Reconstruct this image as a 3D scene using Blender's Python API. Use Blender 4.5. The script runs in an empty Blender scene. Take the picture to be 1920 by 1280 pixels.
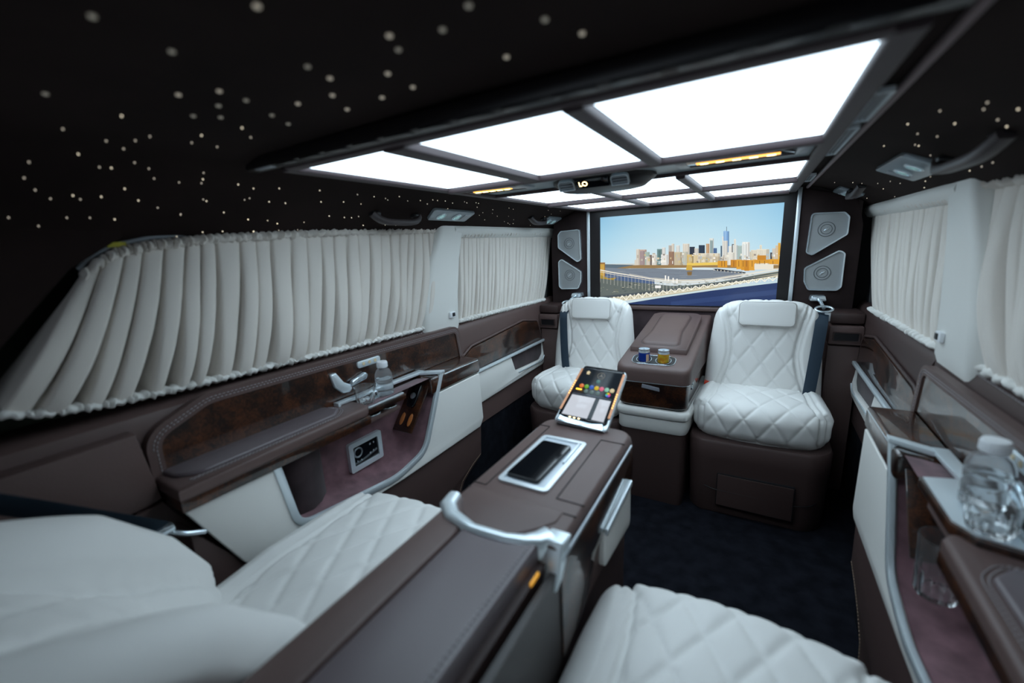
import bpy, bmesh, math, random
import numpy as np
from mathutils import Vector, Matrix
C = bpy.context.scene.collection
PI = math.pi
# ---------------------------------------------------------------- camera, world, exposure
cam_d = bpy.data.cameras.new('camera'); cam = bpy.data.objects.new('camera', cam_d); C.objects.link(cam)
cam_d.sensor_width = 36.0; cam_d.lens = 783.75/1920*36.0; cam_d.clip_start = 0.02
_R = ((0.86428372, 0.50051251, -0.05000878), (0.06794259, -0.21467241, -0.97432005), (-0.49839488, 0.83869123, -0.21954399))
_m = Matrix((( _R[0][0], -_R[1][0], -_R[2][0]), (_R[0][1], -_R[1][1], -_R[2][1]), (_R[0][2], -_R[1][2], -_R[2][2])))
cam.matrix_world = Matrix.Translation((.35, 0, 1.14)) @ _m.to_4x4()
cam_d.dof.use_dof = True; cam_d.dof.focus_distance = 2.0; cam_d.dof.aperture_fstop = 1.6
bpy.context.scene.camera = cam
w = bpy.data.worlds.new('world'); bpy.context.scene.world = w; w.use_nodes = True
w.node_tree.nodes['Background'].inputs[0].default_value = (.55, .75, 1, 1)
w.node_tree.nodes['Background'].inputs[1].default_value = .04
vs = bpy.context.scene.view_settings
vs.view_transform = 'Standard'; vs.look = 'None'; vs.gamma = 1; vs.use_curve_mapping = False; vs.exposure = 0.0
PANEL_LIGHT = 3.8            # strength of the ceiling light panels
PANEL_COL = (.69, .87, 1.0)
# fill light added behind the camera, not a real source in the cabin
sd = bpy.data.lights.new('fill_light_behind_camera', 'AREA'); sd.energy = 2.2; sd.color = (.75, .87, 1); sd.shape = 'RECTANGLE'; sd.size = 1.2; sd.size_y = .6
so = bpy.data.objects.new('fill_light_behind_camera', sd); C.objects.link(so); so.location = (0, -1.15, 1.15); so.rotation_euler = (math.radians(78), 0, 0)

# ---------------------------------------------------------------- materials
MATS = {}
def mat(name, col, rough=.5, metal=0, coat=0, coatr=.05, bump=0, bscale=200, mott=0, mscale=8, emis=None, estr=0, trans=0, ior=1.45, spec=.5, sheen=0, col2=None):
    if name in MATS: return MATS[name]
    m = bpy.data.materials.new(name); m.use_nodes = True; nt = m.node_tree; b = nt.nodes['Principled BSDF']
    b.inputs['Base Color'].default_value = (*col, 1); b.inputs['Roughness'].default_value = rough; b.inputs['Metallic'].default_value = metal
    b.inputs['Coat Weight'].default_value = coat; b.inputs['Coat Roughness'].default_value = coatr; b.inputs['IOR'].default_value = ior
    b.inputs['Transmission Weight'].default_value = trans; b.inputs['Specular IOR Level'].default_value = spec; b.inputs['Sheen Weight'].default_value = sheen
    if emis: b.inputs['Emission Color'].default_value = (*emis, 1); b.inputs['Emission Strength'].default_value = estr
    tc = nt.nodes.new('ShaderNodeTexCoord')
    if bump:
        n = nt.nodes.new('ShaderNodeTexNoise'); n.inputs['Scale'].default_value = bscale; n.inputs['Detail'].default_value = 3
        bp = nt.nodes.new('ShaderNodeBump'); bp.inputs['Strength'].default_value = bump; bp.inputs['Distance'].default_value = .002
        nt.links.new(tc.outputs['Object'], n.inputs['Vector']); nt.links.new(n.outputs['Fac'], bp.inputs['Height']); nt.links.new(bp.outputs['Normal'], b.inputs['Normal'])
    if mott:
        n = nt.nodes.new('ShaderNodeTexNoise'); n.inputs['Scale'].default_value = mscale; n.inputs['Detail'].default_value = 5
        r = nt.nodes.new('ShaderNodeMix'); r.data_type = 'RGBA'
        c2 = col2 or tuple(c*(1-mott) for c in col)
        r.inputs[6].default_value = (*c2, 1); r.inputs[7].default_value = (*col, 1)
        rp = nt.nodes.new('ShaderNodeValToRGB'); rp.color_ramp.elements[0].position = .35; rp.color_ramp.elements[1].position = .65
        nt.links.new(tc.outputs['Object'], n.inputs['Vector']); nt.links.new(n.outputs['Fac'], rp.inputs[0]); nt.links.new(rp.outputs[0], r.inputs[0]); nt.links.new(r.outputs[2], b.inputs['Base Color'])
    MATS[name] = m; return m
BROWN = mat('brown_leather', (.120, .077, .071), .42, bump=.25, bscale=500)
BROWN_SHADE = mat('shaded_brown_leather', (.070, .043, .040), .45, bump=.25, bscale=500)  # brown leather darkened in colour for the weak light low down
BROWND = mat('dark_and_shaded_brown_leather', (.055, .033, .031), .45, bump=.25, bscale=500)  # real dark parts, and painted shade on the right wall and door
CREAM = mat('cream_leather', (.80, .79, .76), .42, bump=.12, bscale=400)
SEATC = mat('cream_quilted_leather', (.82, .81, .79), .5, bump=.2, bscale=700)
PAD = mat('satin_brown_leather', (.122, .094, .104), .42, bump=.1, bscale=600, coat=.6, coatr=.38)
HEAD = mat('brown_suede_headliner', (.024, .0150, .0135), .95, sheen=.0, mott=.3, mscale=5, spec=.2)
FRAMEM = mat('mauve_suede_trim', (.060, .040, .044), .6, sheen=.1)
PLUM = mat('plum_suede', (.23, .122, .142), .9, mott=.45, mscale=18, sheen=.3, spec=.2)
PLUMD = mat('dark_plum_suede', (.060, .040, .044), .9, mott=.4, mscale=14, sheen=.2, spec=.2)
BLACK = mat('black_satin_plastic', (.012, .012, .014), .3)
BLACKG = mat('black_gloss_glass', (.005, .006, .008), .06, coat=.5)
DARK = mat('black_rubber', (.008, .008, .010), .55)
BEZEL = mat('screen_bezel_black', (.010, .008, .009), .35)
CHROME = mat('satin_aluminium', (.84, .93, .98), .32, metal=.55)
CHROMEB = mat('polished_chrome', (.78, .88, .95), .16, metal=.8)
CARPET = mat('navy_carpet', (.012, .013, .019), 1.0, bump=.8, bscale=900, mott=.5, mscale=20, spec=.1)
FABRIC = mat('ivory_curtain_fabric', (.76, .71, .655), .9, bump=.3, bscale=600, sheen=.2, spec=.2)
HEM = mat('white_curtain_hem', (.82, .81, .78), .9, bump=.3, bscale=600, spec=.2)
WHITEP = mat('white_leather_trim', (.78, .78, .75), .5, bump=.1, bscale=400)
BELT = mat('navy_seat_belt_webbing', (.018, .038, .062), .6, bump=.5, bscale=1500)
STITCH = mat('pale_stitching', (.42, .40, .42), .7)
GLASS = mat('clear_glass', (1, 1, 1), .0, trans=.97, ior=1.42)
PLASTICC = mat('clear_bottle_plastic', (.95, .98, 1), .05, trans=.88, ior=1.10)
WATER = mat('water', (.97, .99, 1), .0, trans=.97, ior=1.16)
WHITEC = mat('white_plastic_cap', (.85, .87, .90), .35)
GREY = mat('silver_grey_plastic', (.42, .46, .50), .35, metal=.3)
DSUEDE = mat('dark_partition_suede', (.036, .024, .024), .9, mott=.3, mscale=10, spec=.2)
MESHM = mat('speaker_mesh', (.38, .40, .41), .40, metal=.5, bump=.6, bscale=1400)
AMBER = mat('amber_led', (1, .6, .2), .4, emis=(1, .45, .08), estr=2.2)
AMBERH = mat('amber_led_core', (1, .8, .5), .4, emis=(1, .70, .30), estr=6)
PANEL = mat('light_panel_diffuser', (.9, .9, .9), .6, emis=PANEL_COL, estr=PANEL_LIGHT)
STARM = mat('fibre_star', (.8, .75, .6), .4, emis=(1, .88, .66), estr=1.1)
STARN = mat('fibre_star_near', (.8, .75, .6), .4, emis=(1, .88, .72), estr=.2)
STARN2 = mat('fibre_star_near_dim', (.8, .75, .6), .4, emis=(1, .88, .74), estr=.07)
STARD = mat('fibre_star_dim', (.8, .75, .6), .4, emis=(1, .88, .72), estr=.5)
LENS = mat('spot_lens', (.5, .62, .64), .08, metal=.6, emis=(.35, .75, .72), estr=.25)
WINDOWG = mat('tinted_window_glass', (.10, .13, .10), .1, trans=0)
YEL = mat('yellow_strip', (.55, .50, .05), .6)
def burl(name, a, b2, rough=.10):
    m = bpy.data.materials.new(name); m.use_nodes = True; nt = m.node_tree; b = nt.nodes['Principled BSDF']
    tc = nt.nodes.new('ShaderNodeTexCoord'); n1 = nt.nodes.new('ShaderNodeTexNoise'); n1.inputs['Scale'].default_value = 9; n1.inputs['Detail'].default_value = 4; n1.inputs['Distortion'].default_value = 1.2
    n2 = nt.nodes.new('ShaderNodeTexNoise'); n2.inputs['Scale'].default_value = 70; n2.inputs['Detail'].default_value = 6; n2.inputs['Distortion'].default_value = 2.0
    ad = nt.nodes.new('ShaderNodeMath'); ad.operation = 'MULTIPLY_ADD'; ad.inputs[1].default_value = .55
    ms = nt.nodes.new('ShaderNodeMath'); ms.operation = 'MULTIPLY'; ms.inputs[1].default_value = .5
    rp = nt.nodes.new('ShaderNodeValToRGB'); e = rp.color_ramp.elements; e[0].position = .46; e[0].color = (*a, 1); e[1].position = .78; e[1].color = (*b2, 1)
    nt.links.new(tc.outputs['Object'], n1.inputs['Vector']); nt.links.new(tc.outputs['Object'], n2.inputs['Vector'])
    nt.links.new(n2.outputs['Fac'], ms.inputs[0]); nt.links.new(n1.outputs['Fac'], ad.inputs[0]); nt.links.new(ms.outputs[0], ad.inputs[2]); nt.links.new(ad.outputs[0], rp.inputs[0]); nt.links.new(rp.outputs[0], b.inputs['Base Color'])
    b.inputs['Roughness'].default_value = .35; b.inputs['Coat Weight'].default_value = 1; b.inputs['Coat Roughness'].default_value = .03
    return m
BURL = burl('burl_walnut_lacquer', (.010, .0042, .003), (.135, .042, .014))

# ---------------------------------------------------------------- mesh helpers
MX = 1            # -1 mirrors what is built across the van's centre line
DY = 0.0; DZ = 0.0
ROOTLOC = {}
def link(name, vs_, fs, m, parent=None, smooth=35, recalc=True):
    v = np.array(vs_, float).reshape(-1, 3).copy(); v[:, 0] *= MX; v[:, 1] += DY; v[:, 2] += DZ
    if parent is not None and parent.name in ROOTLOC: off = ROOTLOC[parent.name]
    else: off = np.array([(v[:, 0].min()+v[:, 0].max())/2, (v[:, 1].min()+v[:, 1].max())/2, v[:, 2].min()])
    me = bpy.data.meshes.new(name); me.from_pydata((v-off).tolist(), [], [list(f) for f in fs])
    if recalc:
        bm = bmesh.new(); bm.from_mesh(me); bmesh.ops.recalc_face_normals(bm, faces=bm.faces); bm.to_mesh(me); bm.free()
    me.shade_smooth()
    if smooth: me.set_sharp_from_angle(angle=math.radians(smooth))
    ms = m if isinstance(m, (list, tuple)) else [m]
    for q in ms: me.materials.append(q)
    o = bpy.data.objects.new(name, me); C.objects.link(o)
    if parent is not None: o.parent = parent; ROOTLOC[o.name] = off
    else: o.location = off; ROOTLOC[o.name] = off
    return o
def thing(name, label, cat, loc, group=None):
    o = bpy.data.objects.new(name, None); C.objects.link(o); o.empty_display_size = .05
    l = np.array([loc[0]*MX, loc[1]+DY, loc[2]+DZ], float); o.location = l; ROOTLOC[o.name] = l
    o['label'] = label; o['category'] = cat
    if group: o['group'] = group
    return o
def tag(o, label=None, cat=None, group=None, kind=None):
    if label: o['label'] = label
    if cat: o['category'] = cat
    if group: o['group'] = group
    if kind: o['kind'] = kind
    return o
def struct(name, parts_=None):
    o = bpy.data.objects.new(name, None); C.objects.link(o); ROOTLOC[o.name] = np.zeros(3); o['kind'] = 'structure'; o.empty_display_size = .05
    return o
class G:
    """collects shapes into one mesh"""
    def __init__(s): s.v = []; s.f = []
    def add(s, v, f):
        k = len(s.v); s.v += [tuple(p) for p in v]; s.f += [tuple(i+k for i in q) for q in f]; return s
    def box(s, a, b, bev=0, seg=2, M=None):
        bm = bmesh.new(); bmesh.ops.create_cube(bm, size=1)
        for q in bm.verts: q.co = Vector((a[i]+(b[i]-a[i])*(q.co[i]+.5) for i in range(3)))
        if bev: bmesh.ops.bevel(bm, geom=bm.edges[:], offset=bev, segments=seg, affect='EDGES', profile=.5)
        return s._bm(bm, M)
    def prism(s, poly, ax, a, b, bev=0, seg=2, M=None):
        def P3(u, v_, t): return {'x': (t, u, v_), 'y': (u, t, v_), 'z': (u, v_, t)}[ax]
        poly = [tuple(p) for p in poly]; mind = max(1e-4, bev*.75); q = []
        for p in poly:
            if not q or math.dist(p, q[-1]) > mind: q.append(p)
        if len(q) > 3 and math.dist(q[0], q[-1]) <= mind: q.pop()
        poly = q; n = len(poly); sg = 1 if b > a else -1; lv = []
        if bev:
            st = [(bev*(1-math.sin(PI/2*k/seg)), bev*(1-math.cos(PI/2*k/seg))) for k in range(seg+1)]   # (inset, depth)
            lv = [(i_, a+sg*d_) for i_, d_ in [(bev*(1-math.sin(PI/2*k/seg)), bev*(1-math.cos(PI/2*k/seg))) for k in range(seg+1)]]
            lv = [(i_, a+sg*bev*(1-math.sin(math.acos(min(1, max(0, 1-i_/bev)))))) for i_ in [bev*(1-math.sin(PI/2*k/seg)) for k in range(seg+1)]]
            lv += [(i_, b-(t_-a)) for i_, t_ in lv[::-1]]
        else: lv = [(0, a), (0, b)]
        v = []; f = []
        for i_, t_ in lv:
            pl = offs(poly, i_) if i_ > 1e-9 else poly
            v += [P3(u, w_, t_) for u, w_ in pl]
        for k in range(len(lv)-1):
            for i in range(n): f.append((k*n+i, k*n+(i+1) % n, (k+1)*n+(i+1) % n, (k+1)*n+i))
        from mathutils.geometry import tessellate_polygon
        tri = tessellate_polygon([[Vector((u, w_, 0)) for u, w_ in poly]]); k = (len(lv)-1)*n
        for t3 in tri: f.append(tuple(t3)); f.append(tuple(i+k for i in t3))
        if M is not None: v = [(M @ Vector(p))[:] for p in v]
        return s.add(v, f)
    def ring(s, outer, inner, ax, a, b):
        def P3(u, v_, t): return {'x': (t, u, v_), 'y': (u, t, v_), 'z': (u, v_, t)}[ax]
        n = len(outer); v = [P3(*p, a) for p in outer]+[P3(*p, a) for p in inner]+[P3(*p, b) for p in outer]+[P3(*p, b) for p in inner]; f = []
        for i in range(n):
            j = (i+1) % n
            f += [(i, j, n+j, n+i), (2*n+i, 3*n+i, 3*n+j, 2*n+j), (i, 2*n+i, 2*n+j, j), (n+i, n+j, 3*n+j, 3*n+i)]
        return s.add(v, f)
    def _bm(s, bm, M=None):
        bmesh.ops.recalc_face_normals(bm, faces=bm.faces)
        bm.verts.index_update(); v = [(M @ q.co if M else q.co)[:] for q in bm.verts]; f = [[q.index for q in fc.verts] for fc in bm.faces]; bm.free()
        return s.add(v, f)
    def tube(s, path, r, closed=False, n=10, flat=None, up=(0, 0, 1), caps=True, rs=None):
        P = [Vector(p) for p in path]; N = len(P); v = []; f = []
        for i, p in enumerate(P):
            t = (P[(i+1) % N]-P[i-1]) if closed else (P[min(i+1, N-1)]-P[max(i-1, 0)])
            t.normalize(); u = Vector(up); sd_ = t.cross(u)
            if sd_.length < 1e-4: sd_ = t.cross(Vector((1, 0, 0)))
            sd_.normalize(); u2 = sd_.cross(t).normalized(); rr = r*(rs[i] if rs else 1)
            for k in range(n):
                a = 2*PI*k/n; ca, sa = math.cos(a), math.sin(a)
                if flat:   # superellipse strip  (width along side, height along up)
                    ca = math.copysign(abs(ca)**.36, ca)*flat[0]/2; sa = math.copysign(abs(sa)**.36, sa)*flat[1]/2
                    q = p+sd_*ca+u2*sa
                else: q = p+sd_*ca*rr+u2*sa*rr
                v.append(q[:])
        M_ = N if closed else N-1
        for i in range(M_):
            for k in range(n):
                a, b = i*n+k, i*n+(k+1) % n; c, d = ((i+1) % N)*n+(k+1) % n, ((i+1) % N)*n+k; f.append((a, b, c, d))
        if not closed and caps: f.append(tuple(range(n))[::-1]); f.append(tuple(range((N-1)*n, N*n)))
        return s.add(v, f)
    def lathe(s, prof, c=(0, 0, 0), n=24, M=None):
        v = []; f = []
        for r, z in prof:
            for k in range(n):
                a = 2*PI*k/n; p = Vector((r*math.cos(a), r*math.sin(a), z))
                if M: p = M @ p
                v.append((p[0]+c[0], p[1]+c[1], p[2]+c[2]))
        m_ = len(prof)
        for i in range(m_-1):
            for k in range(n): f.append((i*n+k, i*n+(k+1) % n, (i+1)*n+(k+1) % n, (i+1)*n+k))
        f.append(tuple(range(n))[::-1]); f.append(tuple(range((m_-1)*n, m_*n)))
        return s.add(v, f)
    def to(s, name, m, parent=None, **k): return link(name, s.v, s.f, m, parent, **k)
def rp(pts, r, n=5):
    """round the corners of a polygon; r may be a list"""
    out = []; N = len(pts)
    for i in range(N):
        p = Vector(pts[i]); a = Vector(pts[i-1]); b = Vector(pts[(i+1) % N]); rr = r[i] if isinstance(r, (list, tuple)) else r
        if rr <= 0: out.append(p[:]); continue
        da, db = (a-p), (b-p); L = min(da.length, db.length)*.49; da.normalize(); db.normalize()
        ang = max(.2, min(PI-.02, da.angle(db))); d = min(L, rr/math.tan(ang/2)); p0, p1 = p+da*d, p+db*d
        for k in range(n+1):
            t = k/n; q = p0*(1-t)**2+p*2*t*(1-t)+p1*t*t; out.append(q[:])
    return out
def rpo(pts, r, n=5):
    """open polyline with rounded corners (3D)"""
    out = [tuple(pts[0])]
    for i in range(1, len(pts)-1):
        p = Vector(pts[i]); a = Vector(pts[i-1]); b = Vector(pts[i+1]); da, db = a-p, b-p; d = min(r, da.length*.49, db.length*.49)
        p0, p1 = p+da.normalized()*d, p+db.normalized()*d
        for k in range(n+1):
            t = k/n; out.append((p0*(1-t)**2+p*2*t*(1-t)+p1*t*t)[:])
    out.append(tuple(pts[-1])); return out
def rrect(x0, z0, x1, z1, r, n=5): return rp([(x0, z0), (x1, z0), (x1, z1), (x0, z1)], r, n)
def offs(poly, d):
    """move a polygon's outline inwards by d (outwards if d < 0)"""
    P_ = [p for i, p in enumerate(poly)]; n = len(P_); A = sum(P_[i-1][0]*P_[i][1]-P_[i][0]*P_[i-1][1] for i in range(n)); sg = 1 if A > 0 else -1; o = []
    for i in range(n):
        p = Vector(P_[i]); j = i-1
        while (Vector(P_[j])-p).length < 1e-6: j -= 1
        k = (i+1) % n
        while (Vector(P_[k])-p).length < 1e-6: k = (k+1) % n
        a = (p-Vector(P_[j])).normalized(); b = (Vector(P_[k])-p).normalized(); na = Vector((-a[1], a[0]))*sg; nb = Vector((-b[1], b[0]))*sg
        m = na+nb; L = m.length
        if L < .2: o.append((p+na*d)[:]); continue
        m /= L; c = max(.45, m.dot(na)); o.append((p+m*(d/c))[:])
    return o
def stitch(path, parent, name='stitching', pitch=.010, ln=.006, r=.0007, m=None, up=(0, 0, 1)):
    """row of separate thread stitches along a path, one mesh"""
    g = G(); P = [Vector(p) for p in path]; acc = 0; seg = [(P[i+1]-P[i]).length for i in range(len(P)-1)]; L = sum(seg); k = 0
    def at(d):
        i = 0
        while i < len(seg)-1 and d > seg[i]: d -= seg[i]; i += 1
        return P[i].lerp(P[i+1], min(1, d/max(seg[i], 1e-9)))
    while k*pitch+ln < L:
        g.tube([at(k*pitch), at(k*pitch+ln)], r, n=4, up=up); k += 1
    o = g.to(name, m or STITCH, parent, smooth=0); o['kind'] = 'stuff'; return o
def bridge(rows, closed=True, caps=True):
    n = len(rows[0]); v = [p for r in rows for p in r]; f = []
    for i in range(len(rows)-1):
        for k in range(n if closed else n-1): f.append((i*n+k, i*n+(k+1) % n, (i+1)*n+(k+1) % n, (i+1)*n+k))
    if caps and closed: f.append(tuple(range(n))[::-1]); f.append(tuple(range((len(rows)-1)*n, len(rows)*n)))
    return v, f
def qbox(dims, r, cell, disp, warp):
    """rounded box surface with fine cells, displaced along its normal by disp(u, v, n) then warped (numpy)"""
    d = np.array(dims, float); hd = d/2; n3 = np.maximum(2, np.round(d/cell).astype(int)); idx = {}; V = []; F = []
    def vid(i, j, k):
        key = (i, j, k)
        if key not in idx: idx[key] = len(V); V.append((i/n3[0]*2-1, j/n3[1]*2-1, k/n3[2]*2-1))
        return idx[key]
    for k in (0, n3[2]):
        for i in range(n3[0]):
            for j in range(n3[1]):
                q = [vid(i, j, k), vid(i+1, j, k), vid(i+1, j+1, k), vid(i, j+1, k)]; F.append(q if k else q[::-1])
    for j in (0, n3[1]):
        for i in range(n3[0]):
            for k in range(n3[2]):
                q = [vid(i, j, k), vid(i, j, k+1), vid(i+1, j, k+1), vid(i+1, j, k)]; F.append(q if j else q[::-1])
    for i in (0, n3[0]):
        for j in range(n3[1]):
            for k in range(n3[2]):
                q = [vid(i, j, k), vid(i, j+1, k), vid(i, j+1, k+1), vid(i, j, k+1)]; F.append(q if i else q[::-1])
    p = np.array(V)*hd; inner = np.maximum(hd-r, 0); c = np.clip(p, -inner, inner); nv = p-c
    # where the point is not in a rim the nearest face gives the normal
    nrm = np.linalg.norm(nv, axis=1, keepdims=True); nrm[nrm == 0] = 1; nn = nv/nrm; rr = np.broadcast_to(np.minimum(r, hd).min(), nrm.shape)
    q = c+nn*rr
    q = q+nn*disp(q, nn)[:, None]
    return warp(q), F
def diamonds(u, v, pu, pv, h, wd=.065):
    a = u/pu+v/pv; b = u/pu-v/pv; la = np.abs(a-np.round(a)); lb = np.abs(b-np.round(b)); d = np.minimum(la, lb)
    return h*(1-np.exp(-(d/wd)))
def sm(x, a, b):
    t = np.clip((x-a)/(b-a), 0, 1); return t*t*(3-2*t)
# ================================================================= SETTING
# floor
fl = struct('floor')
G().box((-.86, -1.2, -.03), (.94, 2.52, 0)).to('carpet', CARPET, fl)
# headliner
PR = [(-.80, 1.14), (-.78, 1.20), (-.74, 1.235), (-.70, 1.262), (-.64, 1.29), (-.56, 1.325), (-.50, 1.338), (0, 1.345), (.50, 1.338), (.56, 1.325), (.64, 1.29), (.70, 1.262), (.74, 1.235), (.78, 1.20), (.80, 1.14)]
ce = struct('ceiling')
rows = []
for y in np.linspace(-1.2, 2.52, 30): rows.append([(x, y, z) for x, z in PR])
v, f = bridge(rows, closed=False, caps=False)
v2 = [(x*1.01, y, z+.012) for x, y, z in v]; n0 = len(v)
link('headliner', v+v2, f+[tuple(i+n0 for i in q) for q in f], HEAD, ce, smooth=50, recalc=False)
# fibre stars : small discs proud of the cloth
STARS=[(-0.138,0.173),(-0.158,0.236),(-0.022,0.243),(-0.374,0.196),(-0.273,0.287),(-0.513,0.242),(-0.405,0.274),(-0.09,0.335),(-0.098,0.369),(-0.14,0.404),(-0.234,0.346),(-0.278,0.334),(-0.323,0.358),(-0.342,0.332),(-0.265,0.398),(-0.285,0.435),(-0.35,0.401),(-0.531,0.293),(-0.515,0.324),(-0.488,0.334),(-0.431,0.381),(-0.391,0.436),(-0.55,0.319),(-0.485,0.39),(-0.485,0.429),(-0.58,0.271),(-0.612,0.222),(-0.607,0.301),(-0.606,0.316),(-0.585,0.342),(-0.597,0.365),(-0.624,0.38),(-0.592,0.45),(-0.612,0.456),(-0.625,0.458),(-0.629,0.421),(-0.618,0.525),(-0.681,0.236),(-0.661,0.346),(-0.702,0.256),(-0.69,0.282),(-0.7,0.293),(-0.689,0.319),(-0.694,0.374),(-0.678,0.48),(-0.683,0.488),(-0.67,0.561),(-0.663,0.569),(-0.618,0.615),(-0.627,0.561),(-0.671,0.618),(-0.671,0.658),(-0.611,0.716),(-0.657,0.749),(-0.711,0.409),(-0.725,0.453),(-0.716,0.535),(-0.736,0.645),(-0.744,0.674),(-0.738,0.747),(-0.714,0.811),(-0.734,0.596),(-0.744,0.21),(-0.742,0.28),(-0.741,0.311),(-0.743,0.347),(-0.652,0.221),(-0.198,0.394),(-0.227,0.311),(0.028,0.341),(0.014,0.367),(0.121,0.342),(0.077,0.361),(0.165,0.4),(0.184,0.445),(0.096,0.447),(-0.038,0.402),(-0.044,0.45),(-0.099,0.45),(-0.169,0.45),(-0.612,0.833),(-0.614,0.893),(-0.65,0.815),(-0.653,0.877),(-0.619,1.033),(-0.611,1.083),(-0.601,1.133),(-0.602,0.981),(-0.617,0.939),(-0.716,0.864),(-0.717,0.891),(-0.71,0.911),(-0.743,0.953),(-0.739,1.09),(-0.6,1.197),(-0.607,1.246),(-0.597,1.319),(-0.591,1.37),(-0.623,1.535),(-0.602,1.634),(-0.666,1.637),(-0.697,1.582),(-0.626,1.132),(-0.617,1.413),(-0.624,0.954),(-0.702,1.756),(-0.668,1.5),(-0.727,0.453),(-0.734,0.596),(-0.765,0.622),(-0.779,0.418),(-0.768,0.507),(-0.766,0.549),(-0.778,0.458),(-0.758,0.245),(-0.673,0.66),(-0.653,0.877),(-0.713,0.811),(-0.717,0.865),(-0.716,0.89),(-0.711,0.913),(-0.735,0.597),(-0.736,0.645),(-0.744,0.674),(-0.738,0.747),(-0.766,0.621),(-0.762,0.686),(-0.76,0.739),(-0.744,0.955),(-0.741,1.044),(-0.741,1.092),(-0.625,1.132),(-0.593,1.389),(-0.624,1.538),(-0.661,1.727),(-0.717,1.83),(0.592,1.128),(0.573,1.29),(0.642,0.952),(0.661,1.015),(0.717,1.183),(0.718,1.233),(0.58,0.967),(0.576,2.064),(0.614,1.939),(0.66,1.81),(0.671,1.709),(0.691,1.694),(0.688,1.88),(0.609,1.214),(0.719,1.293),(0.71,1.334),(0.704,1.48),(0.566,1.079),(0.703,2.221)]

def head_at(x):
    for (x0, z0), (x1, z1) in zip(PR, PR[1:]):
        if x0 <= x <= x1 and x1 > x0:
            t = (x-x0)/(x1-x0); n_ = Vector((z1-z0, 0, -(x1-x0))); n_.normalize(); return z0+t*(z1-z0), n_
    return 1.2, Vector((0, 0, -1))
random.seed(5)
rs_ = random.Random(11); extra = []
while len(extra) < 45:
    x = rs_.uniform(-.72, -.58) if rs_.random() < .5 else rs_.uniform(.60, .73); y = rs_.uniform(.5, 2.2)
    if x < 0 and y < 1.0: continue
    extra.append((x, y))
def star_mesh(r, m):
    g = G(); g.lathe([(r*.75, .0016), (r, .0010), (r, -.001)], n=8)
    me = bpy.data.meshes.new('star_light'); me.from_pydata(g.v, [], [list(q) for q in g.f]); me.materials.append(m); me.shade_smooth(); return me
SM = [star_mesh(.0009, STARM), star_mesh(.0009, STARD), star_mesh(.0011, STARM), star_mesh(.0011, STARD), star_mesh(.0030, STARN), star_mesh(.0030, STARN2)]
for i, (x, y) in enumerate(STARS+extra):
    z, n_ = head_at(x); dd = math.dist((x, y, z), (.35, 0, 1.14)); k = (4 if dd < .80 else 2 if dd < 1.3 else 0)+(0 if rs_.random() < .55 else 1)
    o = bpy.data.objects.new('star_light', SM[k]); C.objects.link(o); o.parent = ce
    o.location = Vector((x, y, z))+n_*.0006; o.rotation_mode = 'QUATERNION'; o.rotation_quaternion = Vector((0, 0, 1)).rotation_difference(n_)

# side walls : outer skin, belt line, window glass, pillars
def side_wall(s):
    global MX
    MX = s; nm = 'wall_left' if s < 0 else 'wall_right'; w_ = struct(nm)
    sk = G(); sk.box((.92, -1.2, -.03), (.96, 2.52, .82)); sk.box((.92, -1.2, 1.14), (.96, 2.52, 1.42)); sk.box((.92, -1.2, .7), (.96, -.1, 1.3)); sk.box((.86, 1.215, .7), (.96, 1.425, 1.26)); sk.box((.79, -1.2, 1.236), (.96, 2.52, 1.262))
    sk.to('outer_skin', BROWND, w_)
    # belt line moulding : rounded shelf below the curtains
    g = G(); pr = [(.93, .835), (.775, .842), (.757, .832), (.748, .808), (.746, .76), (.742, .62), (.742, .0), (.93, .0)]
    y0, y1 = -1.0, 1.42
    g.prism([(x, z) for x, z in pr], 'y', y0, y1); g.to('belt_moulding', BROWN if s < 0 else BROWND, w_, smooth=40)  # same leather both sides; right one coloured darker as shade
    # stitched seam along the top of the moulding
    stitch([(.757, .40, .8345), (.757, 1.40, .8345)], w_, pitch=.012, ln=.0075, r=.0009)
    # rear side trim : big plain panel beside the rear seat with a seam
    g = G(); g.prism([(-.95, .80), (.285, .812), (.30, .66), (.275, .655), (-.95, .60)], 'x', .705, .75, bev=.004); g.to('side_trim_panel', BROWN, w_)
    g = G(); g.prism([(-.95, .594), (.27, .650), (.298, .655), (.44, .36), (.60, .32), (.60, .0), (-.95, .0)], 'x', .700, .75, bev=.004); g.to('lower_side_trim', BROWN, w_)
    # rear quarter pillar of the body, dark, closes the corner behind the curtain
    g = G(); g.prism([(-1.1, .80), (.02, .80), (.06, .90), (.27, 1.14), (.36, 1.20), (.36, 1.30), (-1.1, 1.30)], 'x', .765, .80, bev=.003); g.to('quarter_pillar', HEAD, w_)
    # black window rubber round the front window end
    g = G(); g.tube(rpo([(.785, 2.05, .80), (.785, 2.345, .795), (.785, 2.40, 1.16), (.785, 2.05, 1.20)], .07), .018, n=8); g.to('window_rubber', DARK, w_)
    g = G(); g.box((.80, 2.42, .0), (.86, 2.50, 1.25)); g.to('end_post', DARK, w_)
    MX = 1
side_wall(-1); side_wall(1)
for i, (s, ya, yb, lab) in enumerate(((-1, .0, 1.22, 1), (-1, 1.42, 2.42, 2), (1, .0, 1.22, 3), (1, 1.42, 2.42, 4))):
    MX = s; wn = struct('window_%d' % lab)
    G().box((.912, ya, .80), (.918, yb, 1.20)).to('window_pane', WINDOWG, wn)
    g = G(); g.ring([(ya, .78), (yb, .78), (yb, 1.22), (ya, 1.22)], [(ya+.03, .81), (yb-.03, .81), (yb-.03, 1.19), (ya+.03, 1.19)], 'x', .905, .924); g.to('window_frame', DARK, wn); MX = 1
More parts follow.
